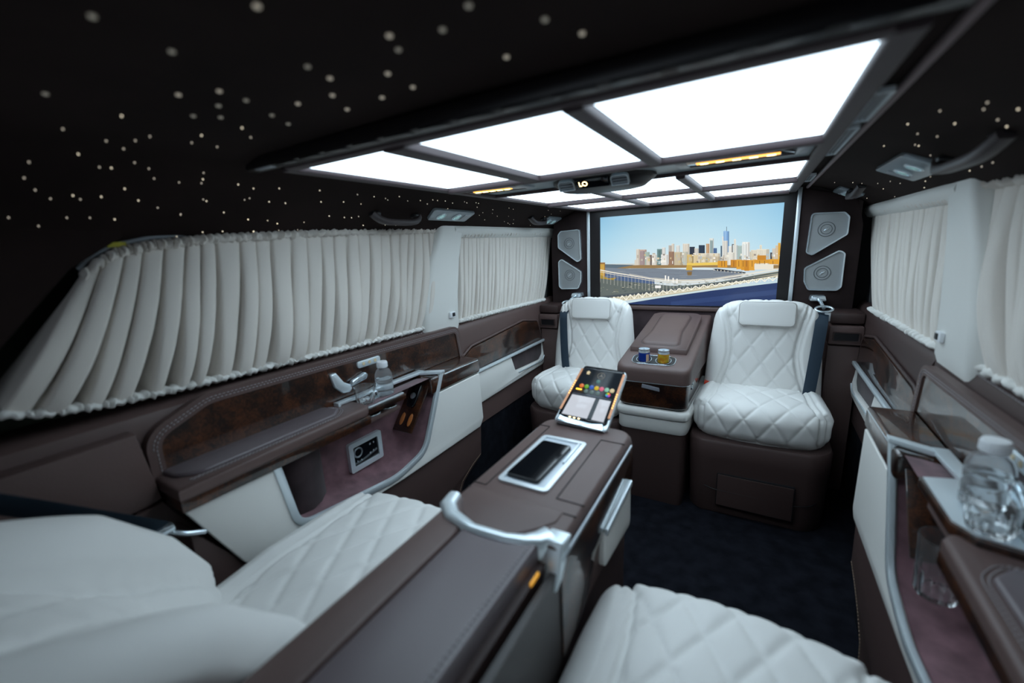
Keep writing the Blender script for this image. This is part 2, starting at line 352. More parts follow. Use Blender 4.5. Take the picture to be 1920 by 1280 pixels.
# white centre pillars between the side windows, with a small switch
def centre_pillar(s, n):
    global MX
    MX = s; t = struct('trim_%d' % n)
    ya, yb = (1.205, 1.425)
    rows = []
    for z, a, b, x in ((.800, 1.20, 1.412, .752), (.83, 1.20, 1.412, .742), (.95, 1.208, 1.415, .738), (1.10, 1.26, 1.44, .736), (1.20, 1.315, 1.47, .735), (1.245, 1.33, 1.50, .738)):
        a2, b2 = a, b
        rows.append([(.80, a2, z), (x+.012, a2, z), (x+.003, a2+.008, z), (x, a2+.022, z), (x, (a2+b2)/2, z), (x, b2-.022, z), (x+.003, b2-.008, z), (x+.012, b2, z), (.80, b2, z)])
    v, f = bridge(rows); link('pillar_cover', v, f, WHITEP, t, smooth=50)
    g = G(); g.box((.731, 1.338, .868), (.7405, 1.372, .892), .002); sp_ = g.to('switch_plate', WHITEC, t)
    g = G(); g.box((.7285, 1.350, .873), (.733, 1.366, .888), .001); g.to('switch_button', BLACK, sp_)
    # padded white roll above the front window
    rows = []
    for y in np.linspace(1.42, 2.45, 14):
        k = min(1, (y-1.42)/.05+.35); k2 = min(1, (2.46-y)/.06+.3); kk = min(k, k2)
        rows.append([(.775+.0, y, 1.185), (.748, y, 1.192), (.739, y, 1.205), (.735-.006*kk, y, 1.222), (.739, y, 1.238+.005*kk), (.750, y, 1.246), (.775, y, 1.248)])
    v, f = bridge(rows); link('header_roll', v, f, WHITEP, t, smooth=60); MX = 1
centre_pillar(-1, 1); centre_pillar(1, 2)
# white strip under the header behind the front-window curtains
# ================================================================= PARTITION
pt = struct('wall_front')
G().box((-.71, 2.33, -.03), (.71, 2.47, 1.42)).to('bulkhead', BROWND, pt); G().box((-.90, 2.50, -.03), (.90, 2.54, 1.42)).to('end_plate', DARK, pt)
for s in (-1, 1):
    MX = s
    g = G(); g.prism(rp([(.493, .70), (.705, .70), (.715, .80), (.715, 1.16), (.69, 1.262), (.64, 1.288), (.493, 1.33)], .01), 'y', 2.300, 2.335, bev=.004); g.to('speaker_pillar', DSUEDE, pt)
    # storage shoulder beside the seat back
    g = G(); g.prism(rp([(.626, 0), (.735, 0), (.735, .665), (.626, .665)], [0, 0, .0, .0]), 'y', 2.17, 2.335, bev=.006); g.to('lower_pillar', BROWN, pt)
    g = G(); g.box((.624, 2.155, .672), (.742, 2.335, .752), .008); g.to('shoulder_box', BROWN, pt)
    g = G(); g.ring(rrect(.638, .688, .728, .728, .006), rrect(.642, .692, .724, .724, .005), 'y', 2.148, 2.157); g.to('recess_rim', BROWND, pt)
    g = G(); g.box((.642, 2.1545, .692), (.724, 2.1600, .724)); g.to('recess_floor', BLACK, pt)
    g = G(); g.box((.624, 2.17, .758), (.742, 2.335, .805), .01); g.to('shoulder_cap', BROWND, pt)
    MX = 1
g = G(); g.box((-.49, 2.285, .0), (.49, 2.335, .775), .003); g.to('suede_lower_panel', PLUMD, pt)
g = G(); g.box((-.49, 2.275, .777), (.49, 2.335, .797), .004); g.to('ledge', BROWN, pt)
g = G(); g.box((-.49, 2.30, 1.318), (.49, 2.335, 1.345), .002); g.to('top_strip', BEZEL, pt)
for s, n in ((-1, 3), (1, 4)):
    MX = s; t = struct('trim_%d' % n); g = G(); g.box((.4755, 2.291, .800), (.4915, 2.31, 1.332), .002); g.to('aluminium_strip', CHROME, t); MX = 1
# television set into the partition
tv = thing('television', 'large television showing a city skyline and bridge, set in the front partition', 'television', (0, 2.302, .80))
g = G(); g.ring([(-.4755, .799), (.4755, .799), (.4755, 1.318), (-.4755, 1.318)], [(-.418, .803), (.429, .803), (.429, 1.274), (-.418, 1.274)], 'y', 2.296, 2.312); g.to('bezel', BEZEL, tv)
G().box((-.4755, 2.3065, .799), (.4755, 2.3145, 1.318)).to('back_panel', BLACK, tv)
PIC=[((205,210,205),((-0.4231,1.0236),(0.4611,1.0174),(0.4635,0.9875),(-0.4231,1.0006))),
((214,206,190),((-0.2293,1.041),(-0.2179,1.0407),(-0.2175,1.0134),(-0.229,1.0137))),
((190,176,150),((-0.2163,1.0244),(-0.2049,1.0241),(-0.2047,1.0131),(-0.2161,1.0134))),
((232,226,212),((-0.2036,1.0254),(-0.1922,1.0251),(-0.192,1.0129),(-0.2034,1.0131))),
((170,140,90),((-0.191,1.0264),(-0.1797,1.0261),(-0.1794,1.0126),(-0.1907,1.0128))),
((214,206,190),((-0.1784,1.0274),(-0.1672,1.0271),(-0.1669,1.0123),(-0.1781,1.0125))),
((190,176,150),((-0.1659,1.0283),(-0.1547,1.028),(-0.1544,1.012),(-0.1656,1.0123))),
((232,226,212),((-0.1535,1.0293),(-0.1424,1.029),(-0.142,1.0117),(-0.1531,1.012))),
((170,140,90),((-0.1411,1.0303),(-0.1301,1.03),(-0.1297,1.0114),(-0.1407,1.0117))),
((214,206,190),((-0.1289,1.0312),(-0.1179,1.0309),(-0.1174,1.0112),(-0.1284,1.0114))),
((190,176,150),((-0.1167,1.0322),(-0.1057,1.0319),(-0.1052,1.0109),(-0.1161,1.0111))),
((232,226,212),((-0.1045,1.0331),(-0.0937,1.0328),(-0.0931,1.0106),(-0.1039,1.0109))),
((170,140,90),((-0.0925,1.0341),(-0.0817,1.0338),(-0.081,1.0103),(-0.0918,1.0106))),
((214,206,190),((-0.0805,1.035),(-0.0697,1.0347),(-0.069,1.0101),(-0.0798,1.0103))),
((190,176,150),((-0.0685,1.0359),(-0.0579,1.0356),(-0.0571,1.0098),(-0.0678,1.01))),
((232,226,212),((-0.0562,1.0199),(-0.0455,1.0197),(-0.0452,1.0095),(-0.0558,1.0098))),
((170,140,90),((-0.0443,1.0209),(-0.0338,1.0206),(-0.0334,1.0092),(-0.044,1.0095))),
((214,206,190),((-0.0326,1.0219),(-0.0221,1.0216),(-0.0217,1.009),(-0.0322,1.0092))),  # right door gets the darker colour to stand in for shade
((190,176,150),((-0.0209,1.0228),(-0.0105,1.0226),(-0.01,1.0087),(-0.0204,1.009))),
((232,226,212),((-0.0093,1.0238),(0.0011,1.0235),(0.0016,1.0085),(-0.0088,1.0087))),
((170,140,90),((0.0023,1.0247),(0.0126,1.0245),(0.0132,1.0082),(0.0028,1.0084))),
((214,206,190),((0.0137,1.0257),(0.024,1.0254),(0.0247,1.0079),(0.0144,1.0082))),
((190,176,150),((0.0252,1.0266),(0.0354,1.0263),(0.0361,1.0077),(0.0259,1.0079))),
((232,226,212),((0.0365,1.0276),(0.0467,1.0273),(0.0475,1.0074),(0.0373,1.0076))),
((170,140,90),((0.0478,1.0285),(0.0579,1.0282),(0.0588,1.0072),(0.0487,1.0074))),
((214,206,190),((0.059,1.0294),(0.0691,1.0291),(0.07,1.0069),(0.06,1.0071))),
((190,176,150),((0.0702,1.0303),(0.0802,1.03),(0.0812,1.0066),(0.0712,1.0069))),
((232,226,212),((0.0813,1.0312),(0.0913,1.031),(0.0924,1.0064),(0.0824,1.0066))),
((170,140,90),((0.0931,1.0158),(0.103,1.0155),(0.1034,1.0061),(0.0935,1.0064))),
((214,206,190),((0.1041,1.0167),(0.114,1.0165),(0.1145,1.0059),(0.1046,1.0061))),
((190,176,150),((0.115,1.0177),(0.1249,1.0174),(0.1254,1.0056),(0.1156,1.0059))),
((232,226,212),((0.1259,1.0186),(0.1357,1.0184),(0.1363,1.0054),(0.1266,1.0056))),
((170,140,90),((0.1368,1.0196),(0.1465,1.0193),(0.1472,1.0051),(0.1375,1.0054))),
((214,206,190),((0.1475,1.0205),(0.1572,1.0202),(0.158,1.0049),(0.1483,1.0051))),
((190,176,150),((0.1582,1.0214),(0.1678,1.0212),(0.1687,1.0047),(0.1591,1.0049))),
((232,226,212),((0.1689,1.0223),(0.1784,1.0221),(0.1794,1.0044),(0.1698,1.0046))),
((170,140,90),((0.1795,1.0232),(0.189,1.023),(0.19,1.0042),(0.1805,1.0044))),
((214,206,190),((0.19,1.0242),(0.1995,1.0239),(0.2006,1.0039),(0.1911,1.0041))),
((190,176,150),((0.2005,1.0251),(0.2099,1.0248),(0.2111,1.0037),(0.2017,1.0039))),
((232,226,212),((0.2109,1.026),(0.2203,1.0257),(0.2215,1.0034),(0.2122,1.0037))),
((170,140,90),((0.2213,1.0269),(0.2306,1.0266),(0.232,1.0032),(0.2226,1.0034))),
((214,206,190),((0.2316,1.0277),(0.2409,1.0275),(0.2423,1.003),(0.233,1.0032))),
((190,176,150),((0.2428,1.0128),(0.252,1.0126),(0.2526,1.0027),(0.2434,1.003))),
((232,226,212),((0.253,1.0138),(0.2622,1.0135),(0.2629,1.0025),(0.2537,1.0027))),
((170,140,90),((0.2632,1.0147),(0.2723,1.0145),(0.2731,1.0023),(0.2639,1.0025))),
((214,206,190),((0.2733,1.0156),(0.2824,1.0154),(0.2832,1.002),(0.2741,1.0023))),
((190,176,150),((0.2834,1.0165),(0.2924,1.0163),(0.2933,1.0018),(0.2843,1.002))),
((232,226,212),((0.2934,1.0174),(0.3024,1.0172),(0.3034,1.0016),(0.2944,1.0018))),
((170,140,90),((0.3033,1.0183),(0.3123,1.0181),(0.3134,1.0014),(0.3044,1.0016))),
((214,206,190),((0.3132,1.0192),(0.3221,1.019),(0.3233,1.0011),(0.3144,1.0013))),
((190,176,150),((0.3231,1.0201),(0.3319,1.0199),(0.3332,1.0009),(0.3243,1.0011))),
((232,226,212),((0.3329,1.021),(0.3417,1.0207),(0.3431,1.0007),(0.3342,1.0009))),
((170,140,90),((0.3426,1.0219),(0.3514,1.0216),(0.3529,1.0005),(0.3441,1.0007))),
((214,206,190),((0.3523,1.0227),(0.3611,1.0225),(0.3626,1.0002),(0.3539,1.0004))),
((190,176,150),((0.362,1.0236),(0.3707,1.0234),(0.3723,1),(0.3636,1.0002))),
((232,226,212),((0.3727,1.0092),(0.3813,1.009),(0.382,0.9998),(0.3733,1))),
((170,140,90),((0.3822,1.0101),(0.3908,1.0099),(0.3916,0.9996),(0.383,0.9998))),
((214,206,190),((0.3918,1.011),(0.4003,1.0108),(0.4012,0.9994),(0.3926,0.9996))),
((190,176,150),((0.4012,1.0119),(0.4097,1.0117),(0.4107,0.9991),(0.4021,0.9993))),
((232,226,212),((0.4106,1.0128),(0.4191,1.0126),(0.4201,0.9989),(0.4117,0.9991))),
((170,140,90),((0.42,1.0137),(0.4284,1.0134),(0.4296,0.9987),(0.4211,0.9989))),
((150,120,75),((-0.4231,1.0098),(-0.1251,1.0144),(0.0379,1.0126),(0.4299,1.007),(0.4319,0.9805),(0.1158,0.9944),(-0.1246,0.9949),(-0.4232,0.9983))),
((92,108,120),((-0.4231,1.0236),(-0.229,1.0146),(-0.3009,1.0028),(-0.4232,0.9867))),
((122,132,144),((-0.4231,1.0052),(-0.2555,0.9952),(-0.1246,0.9949),(0.039,0.9855),(0.1539,0.9815),(0.2991,0.9594),(0.2652,0.9399),(0.0412,0.9289),(-0.4234,0.9496))),
((78,98,134),((-0.4233,0.9752),(-0.2552,0.9661),(-0.1235,0.9471),(-0.1218,0.8768),(-0.4237,0.8745))),
((225,215,200),((-0.2214,1.0974),(-0.2039,1.0967),(-0.2025,1.0131),(-0.2201,1.0135))),
((175,167,155),((-0.2182,1.0932),(-0.2163,1.0931),(-0.2151,1.0151),(-0.2171,1.0152))),
((179,171,159),((-0.2095,1.0926),(-0.2075,1.0925),(-0.2063,1.0149),(-0.2083,1.015))),
((184,176,164),((-0.2077,1.0955),(-0.2039,1.0954),(-0.2025,1.014),(-0.2064,1.0141))),
((205,180,165),((-0.2047,1.0946),(-0.1672,1.093),(-0.1656,1.0123),(-0.2034,1.0131))),
((172,151,138),((-0.2025,1.0925),(-0.2005,1.0924),(-0.1992,1.0148),(-0.2012,1.0148))),
((152,133,122),((-0.1961,1.0889),(-0.1942,1.0888),(-0.1929,1.0146),(-0.1949,1.0147))),
((160,140,128),((-0.1899,1.0912),(-0.188,1.0912),(-0.1866,1.0145),(-0.1885,1.0145))),
((184,161,148),((-0.1836,1.09),(-0.1817,1.0899),(-0.1803,1.0143),(-0.1822,1.0144))),
((179,157,144),((-0.1774,1.0897),(-0.1755,1.0896),(-0.174,1.0142),(-0.176,1.0142))),
((172,151,138),((-0.1712,1.0908),(-0.1693,1.0908),(-0.1677,1.014),(-0.1697,1.0141))),
((168,147,135),((-0.1754,1.0921),(-0.1672,1.0917),(-0.1656,1.0131),(-0.1739,1.0133))),
((170,150,150),((-0.2016,1.088),(-0.1778,1.087),(-0.1764,1.0125),(-0.2003,1.013))),
((143,126,126),((-0.1987,1.0824),(-0.1968,1.0823),(-0.1956,1.0147),(-0.1976,1.0147))),
((140,123,123),((-0.1908,1.0826),(-0.1888,1.0825),(-0.1876,1.0145),(-0.1896,1.0145))),
((144,127,127),((-0.1829,1.0852),(-0.181,1.0852),(-0.1796,1.0143),(-0.1816,1.0144))),
((139,122,122),((-0.183,1.0859),(-0.1778,1.0857),(-0.1764,1.0134),(-0.1816,1.0135))),
((170,190,180),((-0.1755,1.0805),(-0.152,1.0796),(-0.1505,1.0119),(-0.1742,1.0125))),
((146,163,155),((-0.1727,1.0761),(-0.1708,1.076),(-0.1695,1.0141),(-0.1715,1.0141))),
((133,149,141),((-0.1649,1.0782),(-0.163,1.0782),(-0.1616,1.0139),(-0.1636,1.0139))),
((149,166,158),((-0.157,1.076),(-0.1551,1.076),(-0.1538,1.0137),(-0.1557,1.0138))),
((139,155,147),((-0.1571,1.0785),(-0.152,1.0783),(-0.1506,1.0128),(-0.1558,1.0129))),
((110,95,90),((-0.1517,1.0646),(-0.1326,1.0639),(-0.1314,1.0115),(-0.1505,1.0119))),
((94,81,76),((-0.1493,1.059),(-0.1474,1.0589),(-0.1464,1.0136),(-0.1483,1.0136))),
((93,81,76),((-0.1429,1.0586),(-0.141,1.0586),(-0.14,1.0134),(-0.1419,1.0134))),
((88,76,72),((-0.1366,1.0589),(-0.1347,1.0589),(-0.1336,1.0133),(-0.1355,1.0133))),
((90,77,73),((-0.1367,1.0628),(-0.1326,1.0626),(-0.1314,1.0123),(-0.1356,1.0124))),
((215,205,190),((-0.1686,1.0565),(-0.1472,1.0558),(-0.1463,1.0118),(-0.1677,1.0123))),
((174,166,154),((-0.166,1.0507),(-0.1641,1.0506),(-0.1633,1.0139),(-0.1653,1.014))),
((189,180,167),((-0.1589,1.0541),(-0.157,1.054),(-0.1562,1.0138),(-0.1581,1.0138))),
((163,156,144),((-0.1518,1.0533),(-0.1499,1.0533),(-0.149,1.0136),(-0.1509,1.0137))),
((176,168,155),((-0.1519,1.0547),(-0.1472,1.0546),(-0.1463,1.0127),(-0.151,1.0128))),
((230,225,215),((-0.1398,1.0663),(-0.1158,1.0655),(-0.1145,1.0111),(-0.1386,1.0116))),
((205,201,192),((-0.1376,1.0627),(-0.1357,1.0626),(-0.1346,1.0133),(-0.1365,1.0133))),
((193,189,180),((-0.1316,1.063),(-0.1297,1.063),(-0.1285,1.0131),(-0.1305,1.0132))),
((188,184,176),((-0.1256,1.0625),(-0.1237,1.0624),(-0.1225,1.013),(-0.1244,1.013))),
((183,179,171),((-0.1196,1.0614),(-0.1177,1.0613),(-0.1165,1.0129),(-0.1184,1.0129))),
((188,184,176),((-0.121,1.0644),(-0.1158,1.0642),(-0.1145,1.012),(-0.1198,1.0121))),
((120,150,150),((-0.1144,1.0938),(-0.0895,1.0928),(-0.0872,1.0105),(-0.1123,1.011))),
((100,125,125),((-0.1121,1.0882),(-0.1102,1.0882),(-0.1083,1.0127),(-0.1102,1.0127))),
((101,127,127),((-0.1058,1.0879),(-0.104,1.0878),(-0.102,1.0125),(-0.1039,1.0126))),
((105,131,131),((-0.0996,1.0874),(-0.0977,1.0873),(-0.0957,1.0124),(-0.0976,1.0124))),
((101,127,127),((-0.0935,1.0906),(-0.0916,1.0905),(-0.0895,1.0122),(-0.0913,1.0123))),
((98,122,122),((-0.0949,1.0918),(-0.0895,1.0916),(-0.0873,1.0113),(-0.0928,1.0115))),
((90,120,120),((-0.108,1.0885),(-0.0956,1.088),(-0.0935,1.0106),(-0.106,1.0109))),
((78,105,105),((-0.1057,1.0826),(-0.1038,1.0826),(-0.102,1.0125),(-0.1039,1.0126))),
((79,106,106),((-0.0995,1.0841),(-0.0976,1.084),(-0.0957,1.0124),(-0.0976,1.0124))),
((225,225,220),((-0.0897,1.1004),(-0.0724,1.0996),(-0.0698,1.0101),(-0.0872,1.0105))),
((192,192,187),((-0.0876,1.0977),(-0.0858,1.0977),(-0.0834,1.0121),(-0.0852,1.0121))),
((196,196,192),((-0.0818,1.096),(-0.08,1.0959),(-0.0776,1.012),(-0.0794,1.012))),
((176,176,172),((-0.0761,1.0979),(-0.0743,1.0978),(-0.0718,1.0118),(-0.0736,1.0119))),
((184,184,180),((-0.0762,1.0986),(-0.0724,1.0984),(-0.0699,1.0109),(-0.0737,1.011))),
((240,238,232),((-0.0929,1.0647),(-0.0579,1.0634),(-0.0563,1.0098),(-0.0914,1.0106))),
((210,208,203),((-0.0907,1.0587),(-0.0888,1.0586),(-0.0875,1.0122),(-0.0894,1.0122))),
((180,179,174),((-0.0848,1.0593),(-0.0829,1.0592),(-0.0816,1.0121),(-0.0835,1.0121))),
((193,191,186),((-0.079,1.0619),(-0.0772,1.0618),(-0.0758,1.0119),(-0.0776,1.012))),
((188,187,182),((-0.0731,1.059),(-0.0713,1.059),(-0.0699,1.0118),(-0.0718,1.0118))),
((211,209,204),((-0.0674,1.0619),(-0.0655,1.0618),(-0.0641,1.0116),(-0.0659,1.0117))),
((201,199,194),((-0.0616,1.0617),(-0.0598,1.0616),(-0.0582,1.0115),(-0.0601,1.0116))),
((196,195,190),((-0.0655,1.0624),(-0.0578,1.0622),(-0.0563,1.0106),(-0.064,1.0108))),
((190,180,170),((-0.0573,1.1094),(-0.0431,1.1088),(-0.0399,1.0094),(-0.0542,1.0097))),
((162,153,145),((-0.0547,1.1062),(-0.0528,1.1062),(-0.0499,1.0113),(-0.0517,1.0114))),
((167,158,149),((-0.0475,1.1032),(-0.0457,1.1031),(-0.0428,1.0112),(-0.0446,1.0112))),
((155,147,139),((-0.0462,1.1077),(-0.043,1.1075),(-0.0399,1.0102),(-0.0431,1.0103))),
((225,215,200),((-0.0433,1.1171),(-0.0301,1.1164),(-0.0265,1.0091),(-0.0399,1.0094))),
((184,176,164),((-0.0408,1.1111),(-0.039,1.1111),(-0.0358,1.011),(-0.0376,1.011))),
((177,169,157),((-0.0343,1.1147),(-0.0325,1.1146),(-0.0291,1.0108),(-0.0309,1.0109))),
((184,176,164),((-0.0329,1.1153),(-0.03,1.1152),(-0.0265,1.0099),(-0.0295,1.01))),
((160,125,100),((-0.0563,1.0781),(-0.03,1.0771),(-0.0277,1.0091),(-0.0542,1.0097))),
((133,104,83),((-0.0539,1.0762),(-0.0521,1.0761),(-0.0501,1.0113),(-0.0519,1.0114))),
((123,96,77),((-0.0473,1.0743),(-0.0454,1.0743),(-0.0434,1.0112),(-0.0453,1.0112))),
((134,104,83),((-0.0407,1.0751),(-0.0389,1.0751),(-0.0368,1.011),(-0.0387,1.0111))),
((119,93,74),((-0.0341,1.0719),(-0.0322,1.0719),(-0.0302,1.0109),(-0.0321,1.0109))),
((131,102,82),((-0.0357,1.076),(-0.0299,1.0758),(-0.0277,1.01),(-0.0335,1.0101))),
((225,225,220),((-0.021,1.1078),(-0.0031,1.1069),(0.0004,1.0085),(-0.0176,1.0089))),
((177,177,173),((-0.0187,1.102),(-0.0169,1.102),(-0.0138,1.0105),(-0.0156,1.0105))),
((198,198,194),((-0.0128,1.1042),(-0.011,1.1041),(-0.0077,1.0103),(-0.0095,1.0104))),
((183,183,179),((-0.0068,1.1033),(-0.005,1.1032),(-0.0017,1.0102),(-0.0035,1.0102))),
((184,184,180),((-0.007,1.1059),(-0.003,1.1057),(0.0004,1.0093),(-0.0035,1.0094))),
((205,190,160),((-0.0287,1.0749),(0.01,1.0735),(0.0124,1.0082),(-0.0265,1.0091))),
((172,160,134),((-0.0263,1.0707),(-0.0245,1.0706),(-0.0225,1.0107),(-0.0243,1.0107))),
((170,157,132),((-0.0198,1.0703),(-0.018,1.0703),(-0.0159,1.0105),(-0.0177,1.0106))),
((182,169,142),((-0.0133,1.0706),(-0.0115,1.0705),(-0.0094,1.0104),(-0.0112,1.0104))),
((165,153,129),((-0.0068,1.0695),(-0.0051,1.0694),(-0.003,1.0102),(-0.0048,1.0103))),
((159,147,124),((-0.0005,1.071),(0.0013,1.0709),(0.0035,1.0101),(0.0017,1.0101))),
((183,170,143),((0.006,1.0698),(0.0078,1.0697),(0.0099,1.0099),(0.0082,1.01))),
((168,155,131),((0.0016,1.0725),(0.01,1.0722),(0.0124,1.009),(0.0039,1.0092))),
((228,220,205),((0.0104,1.1145),(0.0417,1.113),(0.0459,1.0074),(0.0144,1.0082))),
((188,182,169),((0.0127,1.1127),(0.0145,1.1126),(0.0183,1.0097),(0.0165,1.0098))),
((183,177,165),((0.0191,1.1101),(0.0208,1.11),(0.0247,1.0096),(0.0229,1.0096))),
((169,163,152),((0.0253,1.1097),(0.0271,1.1096),(0.031,1.0094),(0.0292,1.0095))),
((191,185,172),((0.0315,1.1116),(0.0333,1.1116),(0.0373,1.0093),(0.0355,1.0093))),
((191,184,172),((0.0378,1.1097),(0.0395,1.1096),(0.0435,1.0092),(0.0418,1.0092))),
((186,180,168),((0.0349,1.1121),(0.0417,1.1118),(0.0459,1.0083),(0.039,1.0084))),
((200,200,185),((0.0119,1.0754),(0.0354,1.0745),(0.0381,1.0076),(0.0144,1.0082))),
((169,169,157),((0.0141,1.0723),(0.0159,1.0722),(0.0182,1.0097),(0.0164,1.0098))),
((170,170,157),((0.02,1.0705),(0.0218,1.0704),(0.0241,1.0096),(0.0223,1.0096))),
((148,148,137),((0.0258,1.073),(0.0276,1.073),(0.0301,1.0095),(0.0283,1.0095))),
((169,169,156),((0.0319,1.0691),(0.0336,1.069),(0.036,1.0093),(0.0342,1.0094))),
((164,164,151),((0.0303,1.0735),(0.0355,1.0733),(0.038,1.0085),(0.0329,1.0086))),
((38,45,62),((0.0431,1.0979),(0.0674,1.0969),(0.0712,1.0069),(0.0467,1.0074))),
((29,35,48),((0.0454,1.0943),(0.0471,1.0943),(0.0506,1.009),(0.0488,1.009))),
((31,37,51),((0.0514,1.0946),(0.0532,1.0946),(0.0567,1.0089),(0.0549,1.0089))),
((30,35,49),((0.0575,1.0944),(0.0592,1.0943),(0.0628,1.0087),(0.0611,1.0088))),
((30,35,49),((0.0636,1.093),(0.0654,1.0929),(0.0689,1.0086),(0.0672,1.0086))),
((31,36,50),((0.0621,1.0959),(0.0674,1.0956),(0.0712,1.0077),(0.0658,1.0078))),
((215,210,200),((0.0658,1.0896),(0.0849,1.0888),(0.0885,1.0065),(0.0693,1.0069))),
((169,165,157),((0.0682,1.0864),(0.0699,1.0863),(0.0732,1.0085),(0.0715,1.0085))),
((185,181,172),((0.0745,1.0875),(0.0762,1.0875),(0.0796,1.0083),(0.0779,1.0084))),
((178,174,166),((0.081,1.0844),(0.0827,1.0843),(0.086,1.0082),(0.0843,1.0082))),
((176,172,164),((0.0808,1.0878),(0.085,1.0876),(0.0885,1.0073),(0.0843,1.0074))),
((28,48,72),((0.085,1.1041),(0.1126,1.1029),(0.1171,1.0058),(0.0893,1.0065))),
((22,37,56),((0.087,1.1015),(0.0888,1.1015),(0.0929,1.008),(0.0912,1.0081))),
((24,41,62),((0.0926,1.1012),(0.0943,1.1011),(0.0985,1.0079),(0.0968,1.0079))),
((21,36,55),((0.0982,1.1002),(0.0999,1.1001),(0.1041,1.0078),(0.1023,1.0078))),
((23,40,61),((0.1036,1.1013),(0.1053,1.1012),(0.1096,1.0076),(0.1079,1.0077))),
((22,37,56),((0.1091,1.1001),(0.1108,1.1),(0.1151,1.0075),(0.1134,1.0075))),
((22,39,59),((0.1066,1.102),(0.1126,1.1017),(0.1171,1.0066),(0.111,1.0068))),
((200,160,120),((0.1179,1.1094),(0.1328,1.1087),(0.1378,1.0054),(0.1228,1.0057))),
((174,139,104),((0.1206,1.1059),(0.1223,1.1059),(0.127,1.0072),(0.1253,1.0073))),
((175,140,105),((0.1281,1.1067),(0.1297,1.1066),(0.1346,1.0071),(0.1329,1.0071))),
((164,131,98),((0.1296,1.1077),(0.1328,1.1075),(0.1378,1.0062),(0.1345,1.0062))),
((225,228,222),((0.1315,1.1345),(0.1507,1.1335),(0.1572,1.0049),(0.1378,1.0054))),
((178,181,176),((0.134,1.1303),(0.1356,1.1302),(0.1417,1.0069),(0.14,1.0069))),
((198,201,195),((0.1403,1.1307),(0.142,1.1306),(0.1482,1.0067),(0.1465,1.0068))),
((174,176,172),((0.1467,1.1317),(0.1483,1.1316),(0.1546,1.0066),(0.153,1.0066))),
((184,186,182),((0.1466,1.1325),(0.1508,1.1323),(0.1572,1.0057),(0.1529,1.0058))),
((150,170,170),((0.135,1.1245),(0.1468,1.1239),(0.1528,1.005),(0.1408,1.0053))),
((123,140,140),((0.1372,1.122),(0.1388,1.1219),(0.1445,1.0068),(0.1428,1.0069))),
((130,147,147),((0.1432,1.1192),(0.1449,1.1191),(0.1505,1.0067),(0.1488,1.0067))),
((122,139,139),((0.1443,1.1228),(0.1469,1.1227),(0.1527,1.0058),(0.1501,1.0059))),
((75,105,150),((0.1516,1.0868),(0.167,1.0862),(0.1713,1.0046),(0.1557,1.0049))),
((57,80,115),((0.1535,1.084),(0.1552,1.084),(0.1591,1.0065),(0.1575,1.0065))),
((65,91,130),((0.1588,1.0824),(0.1604,1.0823),(0.1643,1.0064),(0.1627,1.0064))),
((65,91,130),((0.1639,1.0833),(0.1655,1.0833),(0.1695,1.0062),(0.1678,1.0063))),
((61,86,122),((0.1637,1.0851),(0.1671,1.085),(0.1712,1.0054),(0.1678,1.0055))),
((70,90,110),((0.1829,1.0965),(0.189,1.0962),(0.194,1.0041),(0.1878,1.0042))),
((53,68,83),((0.1852,1.0937),(0.1868,1.0936),(0.1915,1.0057),(0.1899,1.0058))),
((235,232,222),((0.1878,1.1393),(0.2146,1.1378),(0.2223,1.0034),(0.1951,1.0041))),
((203,201,192),((0.1898,1.1366),(0.1914,1.1365),(0.1986,1.0056),(0.1969,1.0056))),
((186,184,176),((0.1952,1.1357),(0.1969,1.1356),(0.204,1.0054),(0.2024,1.0055))),
((189,187,179),((0.2006,1.1355),(0.2022,1.1354),(0.2095,1.0053),(0.2078,1.0054))),
((208,205,196),((0.2059,1.1362),(0.2075,1.1361),(0.2149,1.0052),(0.2133,1.0052))),
((174,171,164),((0.2115,1.1328),(0.2131,1.1327),(0.2203,1.0051),(0.2187,1.0051))),
((192,190,182),((0.2088,1.137),(0.2147,1.1367),(0.2222,1.0042),(0.2163,1.0044))),
((120,165,215),((0.1918,1.1643),(0.2157,1.1628),(0.2248,1.0034),(0.2006,1.0039))),
((105,145,189),((0.1942,1.1588),(0.1958,1.1587),(0.2042,1.0054),(0.2026,1.0055))),
((97,133,174),((0.2002,1.1586),(0.2018,1.1585),(0.2103,1.0053),(0.2087,1.0053))),
((106,146,191),((0.206,1.161),(0.2076,1.1609),(0.2164,1.0052),(0.2147,1.0052))),
((103,141,184),((0.2121,1.1583),(0.2137,1.1582),(0.2224,1.005),(0.2208,1.0051))),
((98,135,176),((0.2105,1.162),(0.2158,1.1617),(0.2247,1.0042),(0.2194,1.0043))),
((150,190,230),((0.1953,1.166),(0.2042,1.1655),(0.2133,1.0036),(0.2042,1.0038))),
((126,160,194),((0.1986,1.1623),(0.2002,1.1622),(0.2089,1.0053),(0.2073,1.0054))),
((225,222,214),((0.1899,1.1197),(0.2122,1.1186),(0.2187,1.0035),(0.1962,1.004))),
((176,174,168),((0.192,1.1167),(0.1937,1.1166),(0.1997,1.0055),(0.1981,1.0056))),
((174,172,166),((0.1976,1.1175),(0.1992,1.1174),(0.2054,1.0054),(0.2037,1.0055))),
((187,185,178),((0.2032,1.1164),(0.2048,1.1163),(0.211,1.0053),(0.2093,1.0053))),
((195,193,186),((0.2087,1.117),(0.2103,1.1169),(0.2166,1.0052),(0.2149,1.0052))),
((184,182,175),((0.2074,1.1176),(0.2122,1.1174),(0.2186,1.0043),(0.2137,1.0044))),
((235,233,225),((0.2172,1.093),(0.2332,1.0923),(0.2384,1.0031),(0.2223,1.0034))),
((207,206,199),((0.2193,1.0887),(0.2209,1.0886),(0.2257,1.0049),(0.2241,1.005))),
((208,206,199),((0.2247,1.0876),(0.2263,1.0876),(0.2311,1.0048),(0.2294,1.0049))),
